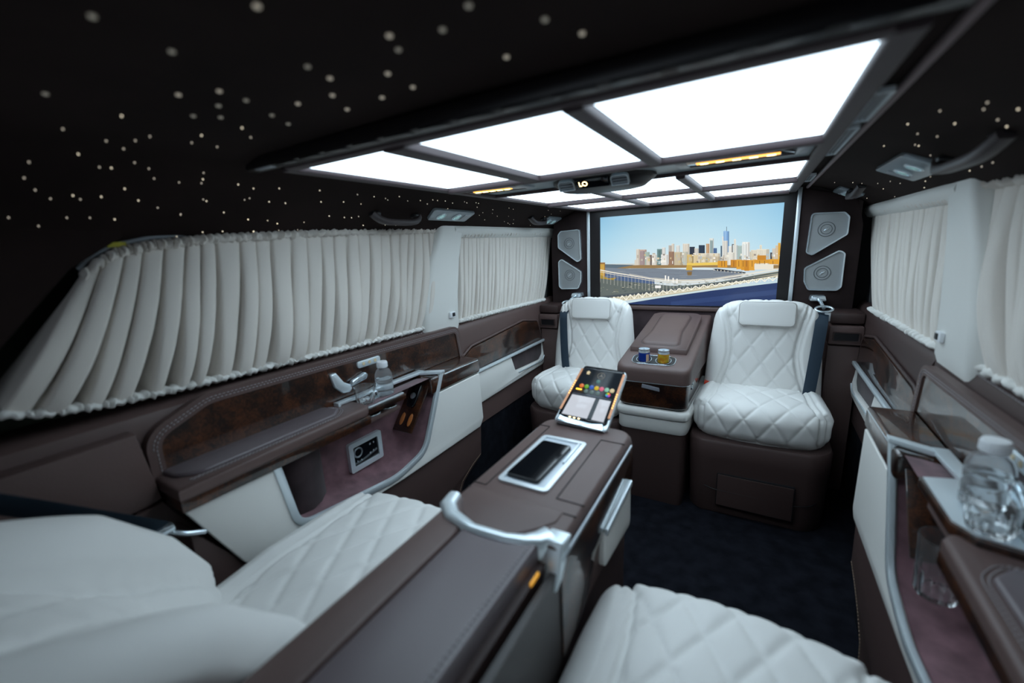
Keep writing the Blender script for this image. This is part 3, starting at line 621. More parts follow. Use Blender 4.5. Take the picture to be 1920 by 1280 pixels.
((207,205,198),((0.23,1.0886),(0.2315,1.0886),(0.2364,1.0047),(0.2348,1.0047))),
((192,191,184),((0.2297,1.0913),(0.2333,1.0911),(0.2383,1.0039),(0.2348,1.0039))),
((90,85,85),((0.2308,1.1021),(0.2443,1.1015),(0.2501,1.0028),(0.2366,1.0031))),
((66,63,63),((0.2335,1.0976),(0.2351,1.0975),(0.2405,1.0046),(0.2389,1.0046))),
((69,65,65),((0.2401,1.099),(0.2417,1.0989),(0.2473,1.0044),(0.2457,1.0045))),
((73,69,69),((0.2414,1.1005),(0.2443,1.1003),(0.2501,1.0036),(0.2471,1.0037))),
((215,222,220),((0.2346,1.0981),(0.2557,1.0971),(0.2615,1.0025),(0.2402,1.003))),
((181,187,186),((0.2367,1.0944),(0.2383,1.0943),(0.2436,1.0045),(0.242,1.0046))),
((173,178,177),((0.2421,1.0925),(0.2437,1.0925),(0.2489,1.0044),(0.2473,1.0044))),
((180,186,184),((0.2472,1.0946),(0.2488,1.0945),(0.2542,1.0043),(0.2526,1.0043))),
((167,173,171),((0.2526,1.0924),(0.2542,1.0923),(0.2595,1.0042),(0.2579,1.0042))),
((176,182,180),((0.2512,1.0961),(0.2558,1.0959),(0.2614,1.0033),(0.2567,1.0034))),
((228,226,215),((0.2383,1.125),(0.2471,1.1245),(0.2544,1.0027),(0.2455,1.0029))),
((186,184,175),((0.2417,1.1202),(0.2433,1.1201),(0.2501,1.0044),(0.2485,1.0044))),
((175,195,190),((0.2559,1.094),(0.2768,1.0931),(0.2825,1.0021),(0.2615,1.0025))),
((139,155,151),((0.2579,1.0916),(0.2595,1.0915),(0.2648,1.004),(0.2632,1.0041))),
((144,160,156),((0.2633,1.089),(0.2649,1.0889),(0.2701,1.0039),(0.2685,1.004))),
((134,149,145),((0.2685,1.0888),(0.2701,1.0888),(0.2753,1.0038),(0.2738,1.0038))),
((155,173,168),((0.2737,1.0886),(0.2753,1.0885),(0.2806,1.0037),(0.279,1.0037))),
((143,159,155),((0.2723,1.0921),(0.2769,1.0919),(0.2825,1.0028),(0.2779,1.003))),
((245,243,236),((0.2741,1.1097),(0.305,1.1082),(0.312,1.0014),(0.2808,1.0021))),
((213,211,205),((0.276,1.108),(0.2775,1.108),(0.2841,1.0036),(0.2825,1.0036))),
((205,204,198),((0.2814,1.1045),(0.2829,1.1044),(0.2893,1.0035),(0.2877,1.0035))),
((183,181,176),((0.2864,1.1065),(0.288,1.1064),(0.2945,1.0034),(0.293,1.0034))),
((191,190,184),((0.2916,1.1053),(0.2932,1.1052),(0.2997,1.0032),(0.2982,1.0033))),
((197,196,190),((0.2968,1.1052),(0.2983,1.1052),(0.3049,1.0031),(0.3033,1.0031))),
((211,210,203),((0.3018,1.1068),(0.3033,1.1067),(0.3101,1.003),(0.3085,1.003))),
((200,199,193),((0.2983,1.1073),(0.3051,1.107),(0.3119,1.0022),(0.3051,1.0023))),
((235,240,236),((0.2728,1.1021),(0.2935,1.1011),(0.2999,1.0017),(0.279,1.0021))),
((175,179,176),((0.2748,1.1),(0.2763,1.0999),(0.2823,1.0036),(0.2808,1.0037))),
((178,182,179),((0.2799,1.0999),(0.2815,1.0999),(0.2876,1.0035),(0.286,1.0035))),
((210,215,211),((0.2853,1.0967),(0.2869,1.0966),(0.2928,1.0034),(0.2912,1.0034))),
((177,180,177),((0.2904,1.0978),(0.2919,1.0977),(0.298,1.0033),(0.2964,1.0033))),
((192,196,193),((0.2891,1.1002),(0.2936,1.0999),(0.2999,1.0024),(0.2953,1.0026))),
((215,205,180),((0.3079,1.0641),(0.3368,1.063),(0.341,1.0007),(0.312,1.0014))),
((169,162,142),((0.3098,1.0613),(0.3113,1.0612),(0.3151,1.0029),(0.3136,1.0029))),
((171,163,143),((0.3147,1.0598),(0.3162,1.0598),(0.32,1.0028),(0.3185,1.0028))),
((179,170,150),((0.3195,1.0607),(0.321,1.0607),(0.3248,1.0026),(0.3233,1.0027))),
((165,157,138),((0.3243,1.0607),(0.3258,1.0606),(0.3297,1.0025),(0.3281,1.0026))),
((163,155,136),((0.3291,1.0596),(0.3307,1.0596),(0.3345,1.0024),(0.333,1.0025))),
((183,175,153),((0.3339,1.0601),(0.3354,1.0601),(0.3393,1.0023),(0.3378,1.0023))),
((176,168,147),((0.3305,1.0621),(0.3369,1.0618),(0.341,1.0015),(0.3346,1.0017))),
((228,220,200),((0.3125,1.0716),(0.3598,1.0697),(0.3646,1.0002),(0.3171,1.0013))),
((171,165,150),((0.3143,1.0693),(0.3159,1.0692),(0.3203,1.0028),(0.3187,1.0028))),
((182,175,159),((0.3192,1.0675),(0.3207,1.0674),(0.3251,1.0026),(0.3235,1.0027))),
((197,190,173),((0.3239,1.0681),(0.3254,1.0681),(0.3298,1.0025),(0.3283,1.0026))),
((197,191,173),((0.3287,1.067),(0.3303,1.067),(0.3346,1.0024),(0.3331,1.0025))),
((184,177,161),((0.3334,1.0678),(0.3349,1.0677),(0.3394,1.0023),(0.3378,1.0023))),
((186,180,163),((0.3382,1.0664),(0.3397,1.0663),(0.3441,1.0022),(0.3426,1.0022))),
((184,177,161),((0.3429,1.0662),(0.3444,1.0661),(0.3488,1.0021),(0.3473,1.0021))),
((185,179,162),((0.3475,1.0677),(0.349,1.0677),(0.3536,1.002),(0.352,1.002))),
((188,181,165),((0.3523,1.0658),(0.3538,1.0658),(0.3583,1.0019),(0.3568,1.0019))),
((171,165,150),((0.3569,1.0667),(0.3584,1.0666),(0.363,1.0018),(0.3615,1.0018))),
((186,180,164),((0.3495,1.069),(0.3598,1.0685),(0.3646,1.001),(0.3542,1.0012))),
((230,222,200),((0.3465,1.0929),(0.3548,1.0925),(0.3613,1.0003),(0.3529,1.0005))),
((185,179,161),((0.3497,1.0879),(0.3512,1.0879),(0.3572,1.0019),(0.3557,1.0019))),
((232,225,205),((0.336,1.0744),(0.386,1.0724),(0.3913,0.9996),(0.341,1.0007))),
((206,200,182),((0.338,1.0714),(0.3395,1.0714),(0.3442,1.0022),(0.3427,1.0022))),
((205,198,181),((0.3431,1.0696),(0.3447,1.0696),(0.3493,1.0021),(0.3478,1.0021))),
((181,175,160),((0.3481,1.0707),(0.3496,1.0706),(0.3544,1.002),(0.3528,1.002))),
((176,170,155),((0.3532,1.0691),(0.3547,1.0691),(0.3594,1.0018),(0.3579,1.0019))),
((196,190,173),((0.3582,1.0687),(0.3597,1.0686),(0.3644,1.0017),(0.3629,1.0018))),
((201,195,177),((0.3632,1.0693),(0.3647,1.0692),(0.3695,1.0016),(0.368,1.0017))),
((198,192,175),((0.3681,1.0695),(0.3696,1.0694),(0.3745,1.0015),(0.373,1.0015))),
((175,170,155),((0.3731,1.0692),(0.3746,1.0691),(0.3795,1.0014),(0.378,1.0014))),
((171,166,151),((0.378,1.0707),(0.3794,1.0706),(0.3844,1.0013),(0.3829,1.0013))),
((200,194,177),((0.3829,1.0708),(0.3844,1.0708),(0.3894,1.0012),(0.3879,1.0012))),
((190,184,168),((0.3752,1.0717),(0.3861,1.0713),(0.3912,1.0004),(0.3803,1.0006))),
((80,75,80),((0.3904,1.0572),(0.41,1.0564),(0.4143,0.9991),(0.3946,0.9995))),
((60,56,60),((0.3922,1.0552),(0.3937,1.0552),(0.3977,1.001),(0.3962,1.001))),
((70,66,70),((0.3972,1.0547),(0.3986,1.0547),(0.4026,1.0009),(0.4011,1.0009))),
((59,55,59),((0.4023,1.0521),(0.4037,1.052),(0.4075,1.0007),(0.4061,1.0008))),
((60,56,60),((0.4071,1.0519),(0.4086,1.0518),(0.4124,1.0006),(0.411,1.0007))),
((65,61,65),((0.4058,1.0555),(0.4101,1.0553),(0.4142,0.9998),(0.4099,0.9999))),
((215,205,190),((0.3972,1.0757),(0.4118,1.075),(0.4175,0.999),(0.4028,0.9993))),
((182,173,161),((0.3992,1.071),(0.4007,1.0709),(0.4059,1.0008),(0.4044,1.0008))),
((191,182,169),((0.404,1.0717),(0.4055,1.0717),(0.4108,1.0007),(0.4093,1.0007))),
((186,177,164),((0.4088,1.0735),(0.4102,1.0735),(0.4157,1.0005),(0.4142,1.0006))),
((176,168,155),((0.4087,1.0741),(0.4119,1.0739),(0.4175,0.9997),(0.4142,0.9998))),
((220,200,170),((0.4092,1.0882),(0.4286,1.0873),(0.4354,0.9986),(0.4159,0.999))),
((189,172,146),((0.4112,1.0847),(0.4126,1.0846),(0.419,1.0005),(0.4175,1.0005))),
((187,170,145),((0.4159,1.086),(0.4174,1.0859),(0.4239,1.0004),(0.4224,1.0004))),
((189,171,146),((0.421,1.0827),(0.4224,1.0826),(0.4287,1.0002),(0.4273,1.0003))),
((164,149,127),((0.4257,1.0848),(0.4271,1.0847),(0.4336,1.0001),(0.4321,1.0002))),
((180,164,139),((0.4244,1.0864),(0.4287,1.0862),(0.4353,0.9993),(0.4311,0.9994))),
((225,170,60),((0.4181,1.0989),(0.4277,1.0984),(0.4354,0.9986),(0.4257,0.9988))),
((186,141,49),((0.4201,1.0943),(0.4216,1.0942),(0.4287,1.0002),(0.4273,1.0003))),
((175,132,46),((0.4248,1.0964),(0.4262,1.0964),(0.4336,1.0001),(0.4321,1.0002))),
((225,205,160),((0.0614,1.0572),(0.0863,1.0564),(0.0885,1.0065),(0.0635,1.007))),
((175,159,124),((0.0637,1.053),(0.0655,1.0529),(0.0673,1.0086),(0.0656,1.0086))),
((193,176,137),((0.07,1.0537),(0.0717,1.0536),(0.0736,1.0085),(0.0719,1.0085))),
((179,163,127),((0.0762,1.0535),(0.0779,1.0534),(0.0799,1.0083),(0.0782,1.0084))),
((179,163,127),((0.0824,1.0532),(0.0842,1.0531),(0.0861,1.0082),(0.0844,1.0082))),
((184,168,131),((0.0809,1.0553),(0.0864,1.0551),(0.0885,1.0073),(0.083,1.0074))),
((220,190,120),((0.0321,1.0603),(0.0593,1.0593),(0.0615,1.0071),(0.0342,1.0077))),
((165,143,90),((0.0342,1.0565),(0.0359,1.0565),(0.0378,1.0093),(0.036,1.0093))),
((197,170,107),((0.0396,1.0567),(0.0414,1.0566),(0.0433,1.0092),(0.0415,1.0092))),
((189,163,103),((0.045,1.0575),(0.0468,1.0575),(0.0488,1.009),(0.047,1.0091))),
((187,161,102),((0.0506,1.0549),(0.0523,1.0549),(0.0542,1.0089),(0.0525,1.009))),
((186,161,101),((0.056,1.0557),(0.0577,1.0556),(0.0597,1.0088),(0.0579,1.0088))),
((180,155,98),((0.0534,1.0583),(0.0594,1.0581),(0.0615,1.0079),(0.0555,1.0081))),
((232,222,200),((0.0822,1.0646),(0.135,1.0627),(0.1378,1.0054),(0.0847,1.0066))),
((189,181,163),((0.0842,1.0603),(0.0859,1.0603),(0.0882,1.0081),(0.0865,1.0082))),
((204,196,176),((0.0895,1.0621),(0.0912,1.0621),(0.0936,1.008),(0.0919,1.008))),
((175,167,151),((0.0949,1.0595),(0.0966,1.0595),(0.099,1.0079),(0.0972,1.0079))),
((205,196,177),((0.1002,1.0603),(0.1019,1.0602),(0.1043,1.0078),(0.1026,1.0078))),
((188,180,162),((0.1055,1.0593),(0.1072,1.0592),(0.1096,1.0076),(0.1079,1.0077))),
((178,170,153),((0.1107,1.0609),(0.1124,1.0608),(0.1149,1.0075),(0.1132,1.0075))),
((179,171,154),((0.1161,1.0594),(0.1178,1.0594),(0.1202,1.0074),(0.1185,1.0074))),
((183,175,158),((0.1213,1.0607),(0.123,1.0606),(0.1255,1.0073),(0.1238,1.0073))),
((197,188,170),((0.1267,1.0576),(0.1283,1.0575),(0.1308,1.0071),(0.1291,1.0072))),
((182,174,157),((0.1318,1.0584),(0.1335,1.0583),(0.136,1.007),(0.1343,1.0071))),
((190,182,164),((0.1236,1.0619),(0.1351,1.0615),(0.1378,1.0062),(0.1262,1.0064))),
((215,200,160),((0.0924,1.048),(0.1283,1.0469),(0.1303,1.0055),(0.0943,1.0063))),
((173,161,128),((0.0948,1.0429),(0.0965,1.0428),(0.0981,1.0079),(0.0963,1.0079))),
((179,166,133),((0.1007,1.0451),(0.1024,1.045),(0.1041,1.0078),(0.1024,1.0078))),
((166,154,123),((0.1066,1.0459),(0.1083,1.0458),(0.1101,1.0076),(0.1084,1.0077))),
((175,163,130),((0.1127,1.0442),(0.1144,1.0441),(0.1161,1.0075),(0.1144,1.0075))),
((165,153,122),((0.1187,1.0441),(0.1204,1.044),(0.1221,1.0073),(0.1204,1.0074))),
((170,158,126),((0.1247,1.0422),(0.1264,1.0422),(0.1281,1.0072),(0.1264,1.0072))),
((176,164,131),((0.1205,1.0459),(0.1284,1.0457),(0.1303,1.0063),(0.1224,1.0065))),
((230,220,200),((0.135,1.0627),(0.183,1.061),(0.186,1.0043),(0.1378,1.0054))),
((175,167,152),((0.1372,1.0571),(0.1389,1.057),(0.1413,1.0069),(0.1396,1.0069))),
((187,179,163),((0.1425,1.0584),(0.1442,1.0584),(0.1467,1.0068),(0.145,1.0068))),
((187,179,162),((0.1479,1.0573),(0.1496,1.0572),(0.1521,1.0066),(0.1504,1.0067))),
((200,191,174),((0.1532,1.0582),(0.1549,1.0582),(0.1575,1.0065),(0.1558,1.0066))),
((187,179,163),((0.1586,1.0574),(0.1602,1.0573),(0.1628,1.0064),(0.1612,1.0064))),
((201,192,175),((0.1638,1.0585),(0.1655,1.0584),(0.1682,1.0063),(0.1665,1.0063))),
((197,188,171),((0.1692,1.0561),(0.1709,1.056),(0.1735,1.0062),(0.1718,1.0062))),
((187,179,162),((0.1744,1.0588),(0.176,1.0587),(0.1788,1.006),(0.1771,1.0061))),
((178,171,155),((0.1798,1.0566),(0.1814,1.0566),(0.1841,1.0059),(0.1824,1.0059))),
((188,180,164),((0.1726,1.0602),(0.183,1.0598),(0.1859,1.0051),(0.1754,1.0053))),
((205,190,160),((0.1506,1.0481),(0.1837,1.047),(0.186,1.0043),(0.1528,1.005))),
((173,161,135),((0.1528,1.0426),(0.1545,1.0426),(0.1563,1.0065),(0.1546,1.0066))),
((179,166,140),((0.1582,1.0453),(0.1599,1.0453),(0.1619,1.0064),(0.1602,1.0065))),
((157,146,123),((0.1638,1.0451),(0.1654,1.045),(0.1674,1.0063),(0.1657,1.0063))),
((157,146,123),((0.1694,1.0431),(0.171,1.0431),(0.1729,1.0062),(0.1713,1.0062))),
((179,166,140),((0.1749,1.0422),(0.1766,1.0421),(0.1785,1.006),(0.1768,1.0061))),
((160,148,124),((0.1804,1.0421),(0.182,1.0421),(0.184,1.0059),(0.1823,1.0059))),
((168,155,131),((0.1765,1.0461),(0.1838,1.0459),(0.1859,1.0051),(0.1787,1.0052))),
((222,215,200),((0.1874,1.0449),(0.2236,1.0438),(0.2259,1.0034),(0.1896,1.0042))),
((175,169,158),((0.1894,1.0416),(0.1911,1.0415),(0.193,1.0057),(0.1914,1.0057))),
((190,184,171),((0.1946,1.0428),(0.1962,1.0427),(0.1982,1.0056),(0.1966,1.0056))),
((167,162,150),((0.1999,1.0396),(0.2015,1.0396),(0.2034,1.0055),(0.2018,1.0055))),
((174,169,157),((0.205,1.0414),(0.2066,1.0413),(0.2086,1.0053),(0.207,1.0054))),
((184,179,166),((0.2102,1.0399),(0.2118,1.0399),(0.2138,1.0052),(0.2121,1.0053))),
((164,159,148),((0.2153,1.0411),(0.2169,1.0411),(0.2189,1.0051),(0.2173,1.0051))),
((179,174,161),((0.2204,1.0404),(0.222,1.0403),(0.224,1.005),(0.2224,1.005))),
((182,176,164),((0.2157,1.0428),(0.2236,1.0426),(0.2258,1.0041),(0.2179,1.0043))),
((236,232,220),((0.2153,1.0637),(0.2438,1.0627),(0.2473,1.0029),(0.2187,1.0035))),
((182,179,170),((0.2175,1.0598),(0.2191,1.0597),(0.2222,1.005),(0.2206,1.0051))),
((210,207,196),((0.2232,1.0603),(0.2248,1.0603),(0.228,1.0049),(0.2263,1.0049))),
((195,191,181),((0.2288,1.0612),(0.2304,1.0611),(0.2337,1.0048),(0.2321,1.0048))),
((185,181,172),((0.2346,1.0588),(0.2362,1.0588),(0.2394,1.0046),(0.2378,1.0047))),
((178,175,166),((0.2404,1.0578),(0.242,1.0577),(0.2451,1.0045),(0.2435,1.0045))),
((193,190,180),((0.2376,1.0617),(0.2438,1.0615),(0.2472,1.0037),(0.241,1.0038))),
((60,60,60),((0.2031,1.1848),(0.2049,1.1846),(0.2061,1.1634),(0.2043,1.1635))),
((175,190,195),((0.3755,1.0513),(0.3862,1.0509),(0.3868,1.0428),(0.3761,1.0432))),
((175,190,195),((0.0432,1.045),(0.053,1.0447),(0.0535,1.0323),(0.0437,1.0326))),
((150,140,130),((0.3229,1.0527),(0.3339,1.0523),(0.3344,1.0445),(0.3234,1.0449))),
((206,186,140),((0.1518,1.0584),(0.1594,1.0582),(0.1599,1.0499),(0.1522,1.0502))),
((206,186,140),((-0.0064,1.0321),(0.0045,1.0318),(0.0049,1.0195),(-0.006,1.0198))),
((236,230,214),((0.2112,1.0531),(0.2224,1.0527),(0.223,1.041),(0.2119,1.0414))),
((206,186,140),((-0.1382,1.0448),(-0.1247,1.0444),(-0.1244,1.0318),(-0.138,1.0322))),
((190,180,165),((0.1915,1.0351),(0.2005,1.0348),(0.201,1.0254),(0.192,1.0257))),
((150,140,130),((0.3041,1.0244),(0.3078,1.0243),(0.3082,1.0183),(0.3045,1.0184))),
((244,240,230),((0.1578,1.0269),(0.1642,1.0267),(0.1645,1.0195),(0.1581,1.0196))),
((206,186,140),((-0.1789,1.0689),(-0.1701,1.0686),(-0.1699,1.0608),(-0.1787,1.0611))),
((150,140,130),((0.2952,1.0417),(0.3009,1.0415),(0.3015,1.033),(0.2957,1.0331))),
((214,200,170),((0.318,1.0546),(0.3251,1.0544),(0.3261,1.0391),(0.319,1.0393))),
((206,186,140),((-0.024,1.0654),(-0.0196,1.0652),(-0.0191,1.0513),(-0.0235,1.0515))),
((244,240,230),((-0.1353,1.0373),(-0.1256,1.037),(-0.1253,1.0241),(-0.135,1.0243))),
((244,240,230),((0.324,1.0218),(0.332,1.0216),(0.3323,1.016),(0.3244,1.0162))),
((175,190,195),((0.313,1.0319),(0.3173,1.0318),(0.3177,1.0259),(0.3134,1.026))),
((244,240,230),((-0.0369,1.0301),(-0.0333,1.03),(-0.0329,1.0156),(-0.0364,1.0157))),
((206,186,140),((0.3994,1.0369),(0.4067,1.0367),(0.4075,1.0263),(0.4002,1.0265))),
((206,186,140),((0.1283,1.0383),(0.1381,1.038),(0.1389,1.0231),(0.129,1.0234))),
((175,190,195),((0.1196,1.0349),(0.1297,1.0346),(0.1299,1.0306),(0.1198,1.0309))),
((214,200,170),((0.2871,1.0478),(0.2914,1.0477),(0.2921,1.0365),(0.2878,1.0366))),
((206,186,140),((-0.0771,1.0446),(-0.0734,1.0445),(-0.0731,1.0339),(-0.0768,1.034))),
((214,200,170),((0.397,1.0498),(0.402,1.0496),(0.4029,1.0384),(0.3978,1.0386))),
((190,180,165),((-0.1181,1.0318),(-0.1079,1.0315),(-0.1078,1.0266),(-0.118,1.0268))),
((190,180,165),((0.2043,1.0372),(0.2119,1.0369),(0.2121,1.0327),(0.2046,1.033))),
((175,190,195),((0.0135,1.0241),(0.0238,1.0238),(0.024,1.018),(0.0137,1.0183))),
((190,180,165),((0.3377,1.0201),(0.3407,1.02),(0.341,1.0153),(0.338,1.0153))),
((206,186,140),((0.4259,1.0444),(0.429,1.0443),(0.4294,1.0383),(0.4263,1.0384))),
((236,230,214),((0.2884,1.0356),(0.2922,1.0355),(0.2924,1.0311),(0.2887,1.0312))),
((236,230,214),((0.341,1.0234),(0.3472,1.0232),(0.3478,1.0139),(0.3417,1.014))),
((244,240,230),((0.1533,1.0429),(0.1625,1.0426),(0.1629,1.035),(0.1537,1.0352))),
((236,230,214),((0.1026,1.0309),(0.11,1.0307),(0.1104,1.021),(0.103,1.0212))),
((150,140,130),((0.2658,1.042),(0.272,1.0418),(0.2726,1.0317),(0.2664,1.0319))),
((190,180,165),((0.0665,1.0176),(0.0777,1.0173),(0.078,1.01),(0.0669,1.0103))),
((214,200,170),((-0.1129,1.0494),(-0.1074,1.0492),(-0.1072,1.0423),(-0.1127,1.0424))),
((150,140,130),((0.1833,1.0379),(0.1922,1.0376),(0.1925,1.032),(0.1836,1.0323))),
((244,240,230),((-0.0951,1.0472),(-0.0911,1.0471),(-0.091,1.0426),(-0.095,1.0427))),
((236,230,214),((0.0083,1.0677),(0.0188,1.0673),(0.019,1.0602),(0.0085,1.0606))),
((236,230,214),((0.0611,1.0661),(0.0738,1.0656),(0.0741,1.0589),(0.0614,1.0593))),
((236,230,214),((0.0564,1.0579),(0.0629,1.0577),(0.0631,1.0521),(0.0567,1.0523))),
((244,240,230),((0.1903,1.0226),(0.1959,1.0224),(0.1968,1.0067),(0.1911,1.0068))),
((236,230,214),((0.3091,1.0119),(0.3162,1.0117),(0.3169,1.0013),(0.3098,1.0014))),
((206,186,140),((0.323,1.0276),(0.3288,1.0274),(0.3291,1.0225),(0.3233,1.0226))),
((206,186,140),((0.0867,1.062),(0.0959,1.0616),(0.0961,1.0563),(0.087,1.0566))),
((206,186,140),((-0.1516,1.0662),(-0.1478,1.066),(-0.1477,1.061),(-0.1515,1.0612))),
((190,180,165),((0.1354,1.0481),(0.1471,1.0477),(0.1478,1.0345),(0.1361,1.0349))),
((190,180,165),((0.3174,1.0138),(0.3285,1.0135),(0.3288,1.0093),(0.3177,1.0095))),
((214,200,170),((0.2857,1.0285),(0.2921,1.0284),(0.293,1.0134),(0.2867,1.0136))),
((206,186,140),((0.3418,1.0516),(0.3479,1.0514),(0.3484,1.0438),(0.3423,1.044))),
((244,240,230),((0.3009,1.0392),(0.3111,1.0388),(0.312,1.0249),(0.3018,1.0252))),
((244,240,230),((0.335,1.0309),(0.3458,1.0305),(0.3463,1.0225),(0.3355,1.0228))),
((175,190,195),((0.0895,1.0438),(0.0995,1.0435),(0.0999,1.0352),(0.0899,1.0355))),
((244,240,230),((-0.0937,1.0349),(-0.0838,1.0347),(-0.0834,1.0213),(-0.0933,1.0216))),
((175,190,195),((0.3983,1.053),(0.4024,1.0528),(0.4033,1.0406),(0.3992,1.0407))),
((214,200,170),((0.1088,1.0273),(0.1185,1.027),(0.1188,1.0218),(0.1091,1.022))),
((236,230,214),((0.1942,1.0228),(0.1976,1.0227),(0.1982,1.0114),(0.1948,1.0114))),
((190,180,165),((0.0981,1.0205),(0.1084,1.0203),(0.1087,1.0121),(0.0984,1.0123))),
((190,180,165),((-0.2175,1.0671),(-0.205,1.0667),(-0.2047,1.0504),(-0.2172,1.0508))),
((214,200,170),((0.1724,1.0579),(0.1761,1.0577),(0.1767,1.046),(0.173,1.0461))),
((236,230,214),((0.2486,1.0126),(0.26,1.0123),(0.2603,1.0067),(0.2489,1.007))),
((150,140,130),((-0.1357,1.0594),(-0.1301,1.0592),(-0.1297,1.0439),(-0.1354,1.0441))),
((150,140,130),((0.0779,1.027),(0.087,1.0267),(0.0876,1.0129),(0.0785,1.0132))),
((175,190,195),((0.3034,1.036),(0.3117,1.0357),(0.312,1.0314),(0.3036,1.0316))),
((190,180,165),((-0.1358,1.0734),(-0.1218,1.0729),(-0.1216,1.0661),(-0.1356,1.0666))),
((150,140,130),((-0.1547,1.0504),(-0.1489,1.0502),(-0.1485,1.0352),(-0.1544,1.0354))),
((244,240,230),((-0.1379,1.0488),(-0.1271,1.0485),(-0.1268,1.0352),(-0.1376,1.0355))),
((150,140,130),((0.1947,1.0405),(0.1987,1.0403),(0.1994,1.0264),(0.1955,1.0265))),
((190,180,165),((0.0928,1.047),(0.097,1.0469),(0.0972,1.0427),(0.093,1.0429))),
((236,230,214),((0.2699,1.056),(0.2759,1.0558),(0.2765,1.0462),(0.2705,1.0464))),
((236,230,214),((0.3861,1.023),(0.3919,1.0228),(0.3928,1.0101),(0.387,1.0102))),
((190,180,165),((0.1958,1.0519),(0.202,1.0517),(0.2029,1.0359),(0.1967,1.036))),
((206,186,140),((-0.0472,1.0484),(-0.0413,1.0482),(-0.0411,1.04),(-0.047,1.0401))),
((150,140,130),((0.3902,1.021),(0.4003,1.0207),(0.4014,1.0057),(0.3913,1.0059))),
((214,200,170),((0.1065,1.0297),(0.118,1.0294),(0.1184,1.0209),(0.1069,1.0212))),
((244,240,230),((0.3752,1.0108),(0.382,1.0106),(0.3828,0.9998),(0.3759,0.9999))),
((236,230,214),((0.11,1.0359),(0.1134,1.0358),(0.1141,1.0201),(0.1108,1.0202))),
((150,140,130),((-0.084,1.0677),(-0.073,1.0674),(-0.0728,1.0594),(-0.0838,1.0598))),
((244,240,230),((-0.1727,1.0506),(-0.1671,1.0504),(-0.1669,1.0434),(-0.1726,1.0436))),
((190,180,165),((0.0853,1.049),(0.0958,1.0487),(0.0964,1.0355),(0.0859,1.0358))),
((214,200,170),((-0.1133,1.0503),(-0.1,1.0498),(-0.0998,1.0399),(-0.113,1.0403))),
((175,190,195),((-0.1055,1.033),(-0.0945,1.0327),(-0.0941,1.0159),(-0.105,1.0162))),
((244,240,230),((0.3578,1.0388),(0.3619,1.0387),(0.3624,1.0313),(0.3583,1.0314))),
((190,180,165),((0.1141,1.0149),(0.1193,1.0148),(0.1197,1.0058),(0.1145,1.0059))),
((190,180,165),((-0.0132,1.0461),(-0.0008,1.0457),(-0.0003,1.0314),(-0.0127,1.0318))),
((206,186,140),((0.2842,1.014),(0.2917,1.0138),(0.2919,1.0098),(0.2845,1.01))),
((214,200,170),((0.1494,1.0374),(0.154,1.0372),(0.1542,1.0326),(0.1497,1.0327))),
((190,180,165),((0.4201,1.017),(0.4257,1.0168),(0.4268,1.0021),(0.4212,1.0023))),
((244,240,230),((0.4149,1.0527),(0.4191,1.0526),(0.4194,1.0487),(0.4152,1.0488))),
((244,240,230),((0.3755,1.0162),(0.3834,1.016),(0.3843,1.0029),(0.3765,1.0031))),
((190,180,165),((0.0044,1.0567),(0.0159,1.0564),(0.0162,1.047),(0.0048,1.0474))),
((214,200,170),((0.0229,1.0673),(0.0265,1.0672),(0.0271,1.0508),(0.0236,1.0509))),
((175,190,195),((0.3801,1.0174),(0.3848,1.0172),(0.3852,1.0119),(0.3805,1.012))),
((214,200,170),((0.3378,1.0375),(0.3471,1.0372),(0.3477,1.0295),(0.3384,1.0298))),
((175,190,195),((-0.0176,1.0616),(-0.0142,1.0615),(-0.0138,1.0493),(-0.0172,1.0494))),
((175,190,195),((0.3753,1.0337),(0.3836,1.0335),(0.3847,1.0191),(0.3763,1.0193))),
((190,180,165),((0.4156,1.0302),(0.4214,1.03),(0.4222,1.0191),(0.4164,1.0193))),
((244,240,230),((-0.0843,1.0366),(-0.0704,1.0362),(-0.07,1.025),(-0.084,1.0254))),
((190,180,165),((0.2986,1.0372),(0.3038,1.0371),(0.3043,1.0302),(0.299,1.0304))),
((244,240,230),((0.4042,1.0475),(0.4095,1.0473),(0.4102,1.0376),(0.4049,1.0378))),
((190,180,165),((0.1197,1.0537),(0.1272,1.0534),(0.1277,1.0423),(0.1202,1.0425))),
((190,180,165),((-0.1954,1.0458),(-0.1858,1.0455),(-0.1856,1.0348),(-0.1953,1.035))),
((236,230,214),((0.3062,1.022),(0.3114,1.0219),(0.312,1.0129),(0.3068,1.0131))),
((206,186,140),((0.0452,1.0416),(0.0574,1.0412),(0.0581,1.0253),(0.0459,1.0256))),
((175,190,195),((0.0954,1.0504),(0.1018,1.0502),(0.1024,1.0382),(0.0959,1.0383))),
((190,180,165),((0.0611,1.0649),(0.0663,1.0647),(0.0665,1.0602),(0.0613,1.0604))),
((190,180,165),((0.0086,1.0491),(0.0147,1.0489),(0.0149,1.0431),(0.0089,1.0433))),
((206,186,140),((0.074,1.021),(0.0821,1.0208),(0.0827,1.0066),(0.0746,1.0068))),
((206,186,140),((-0.1593,1.0473),(-0.1476,1.0469),(-0.1473,1.0318),(-0.1589,1.0321))),
((206,186,140),((0.3378,1.015),(0.3488,1.0148),(0.3497,1.0005),(0.3387,1.0008))),
((235,200,90),((0.0338,1.0169),(0.1852,1.0191),(0.1859,1.0051),(0.0343,1.0044))),
((215,150,35),((0.1739,1.0254),(0.2157,1.0242),(0.2175,0.9924),(0.1756,0.9932))),
((200,132,25),((0.2298,1.0286),(0.2564,1.0278),(0.2585,0.9935),(0.2318,0.9941))),
((222,158,45),((0.2546,1.029),(0.2756,1.0284),(0.2784,0.9833),(0.2573,0.9837))),
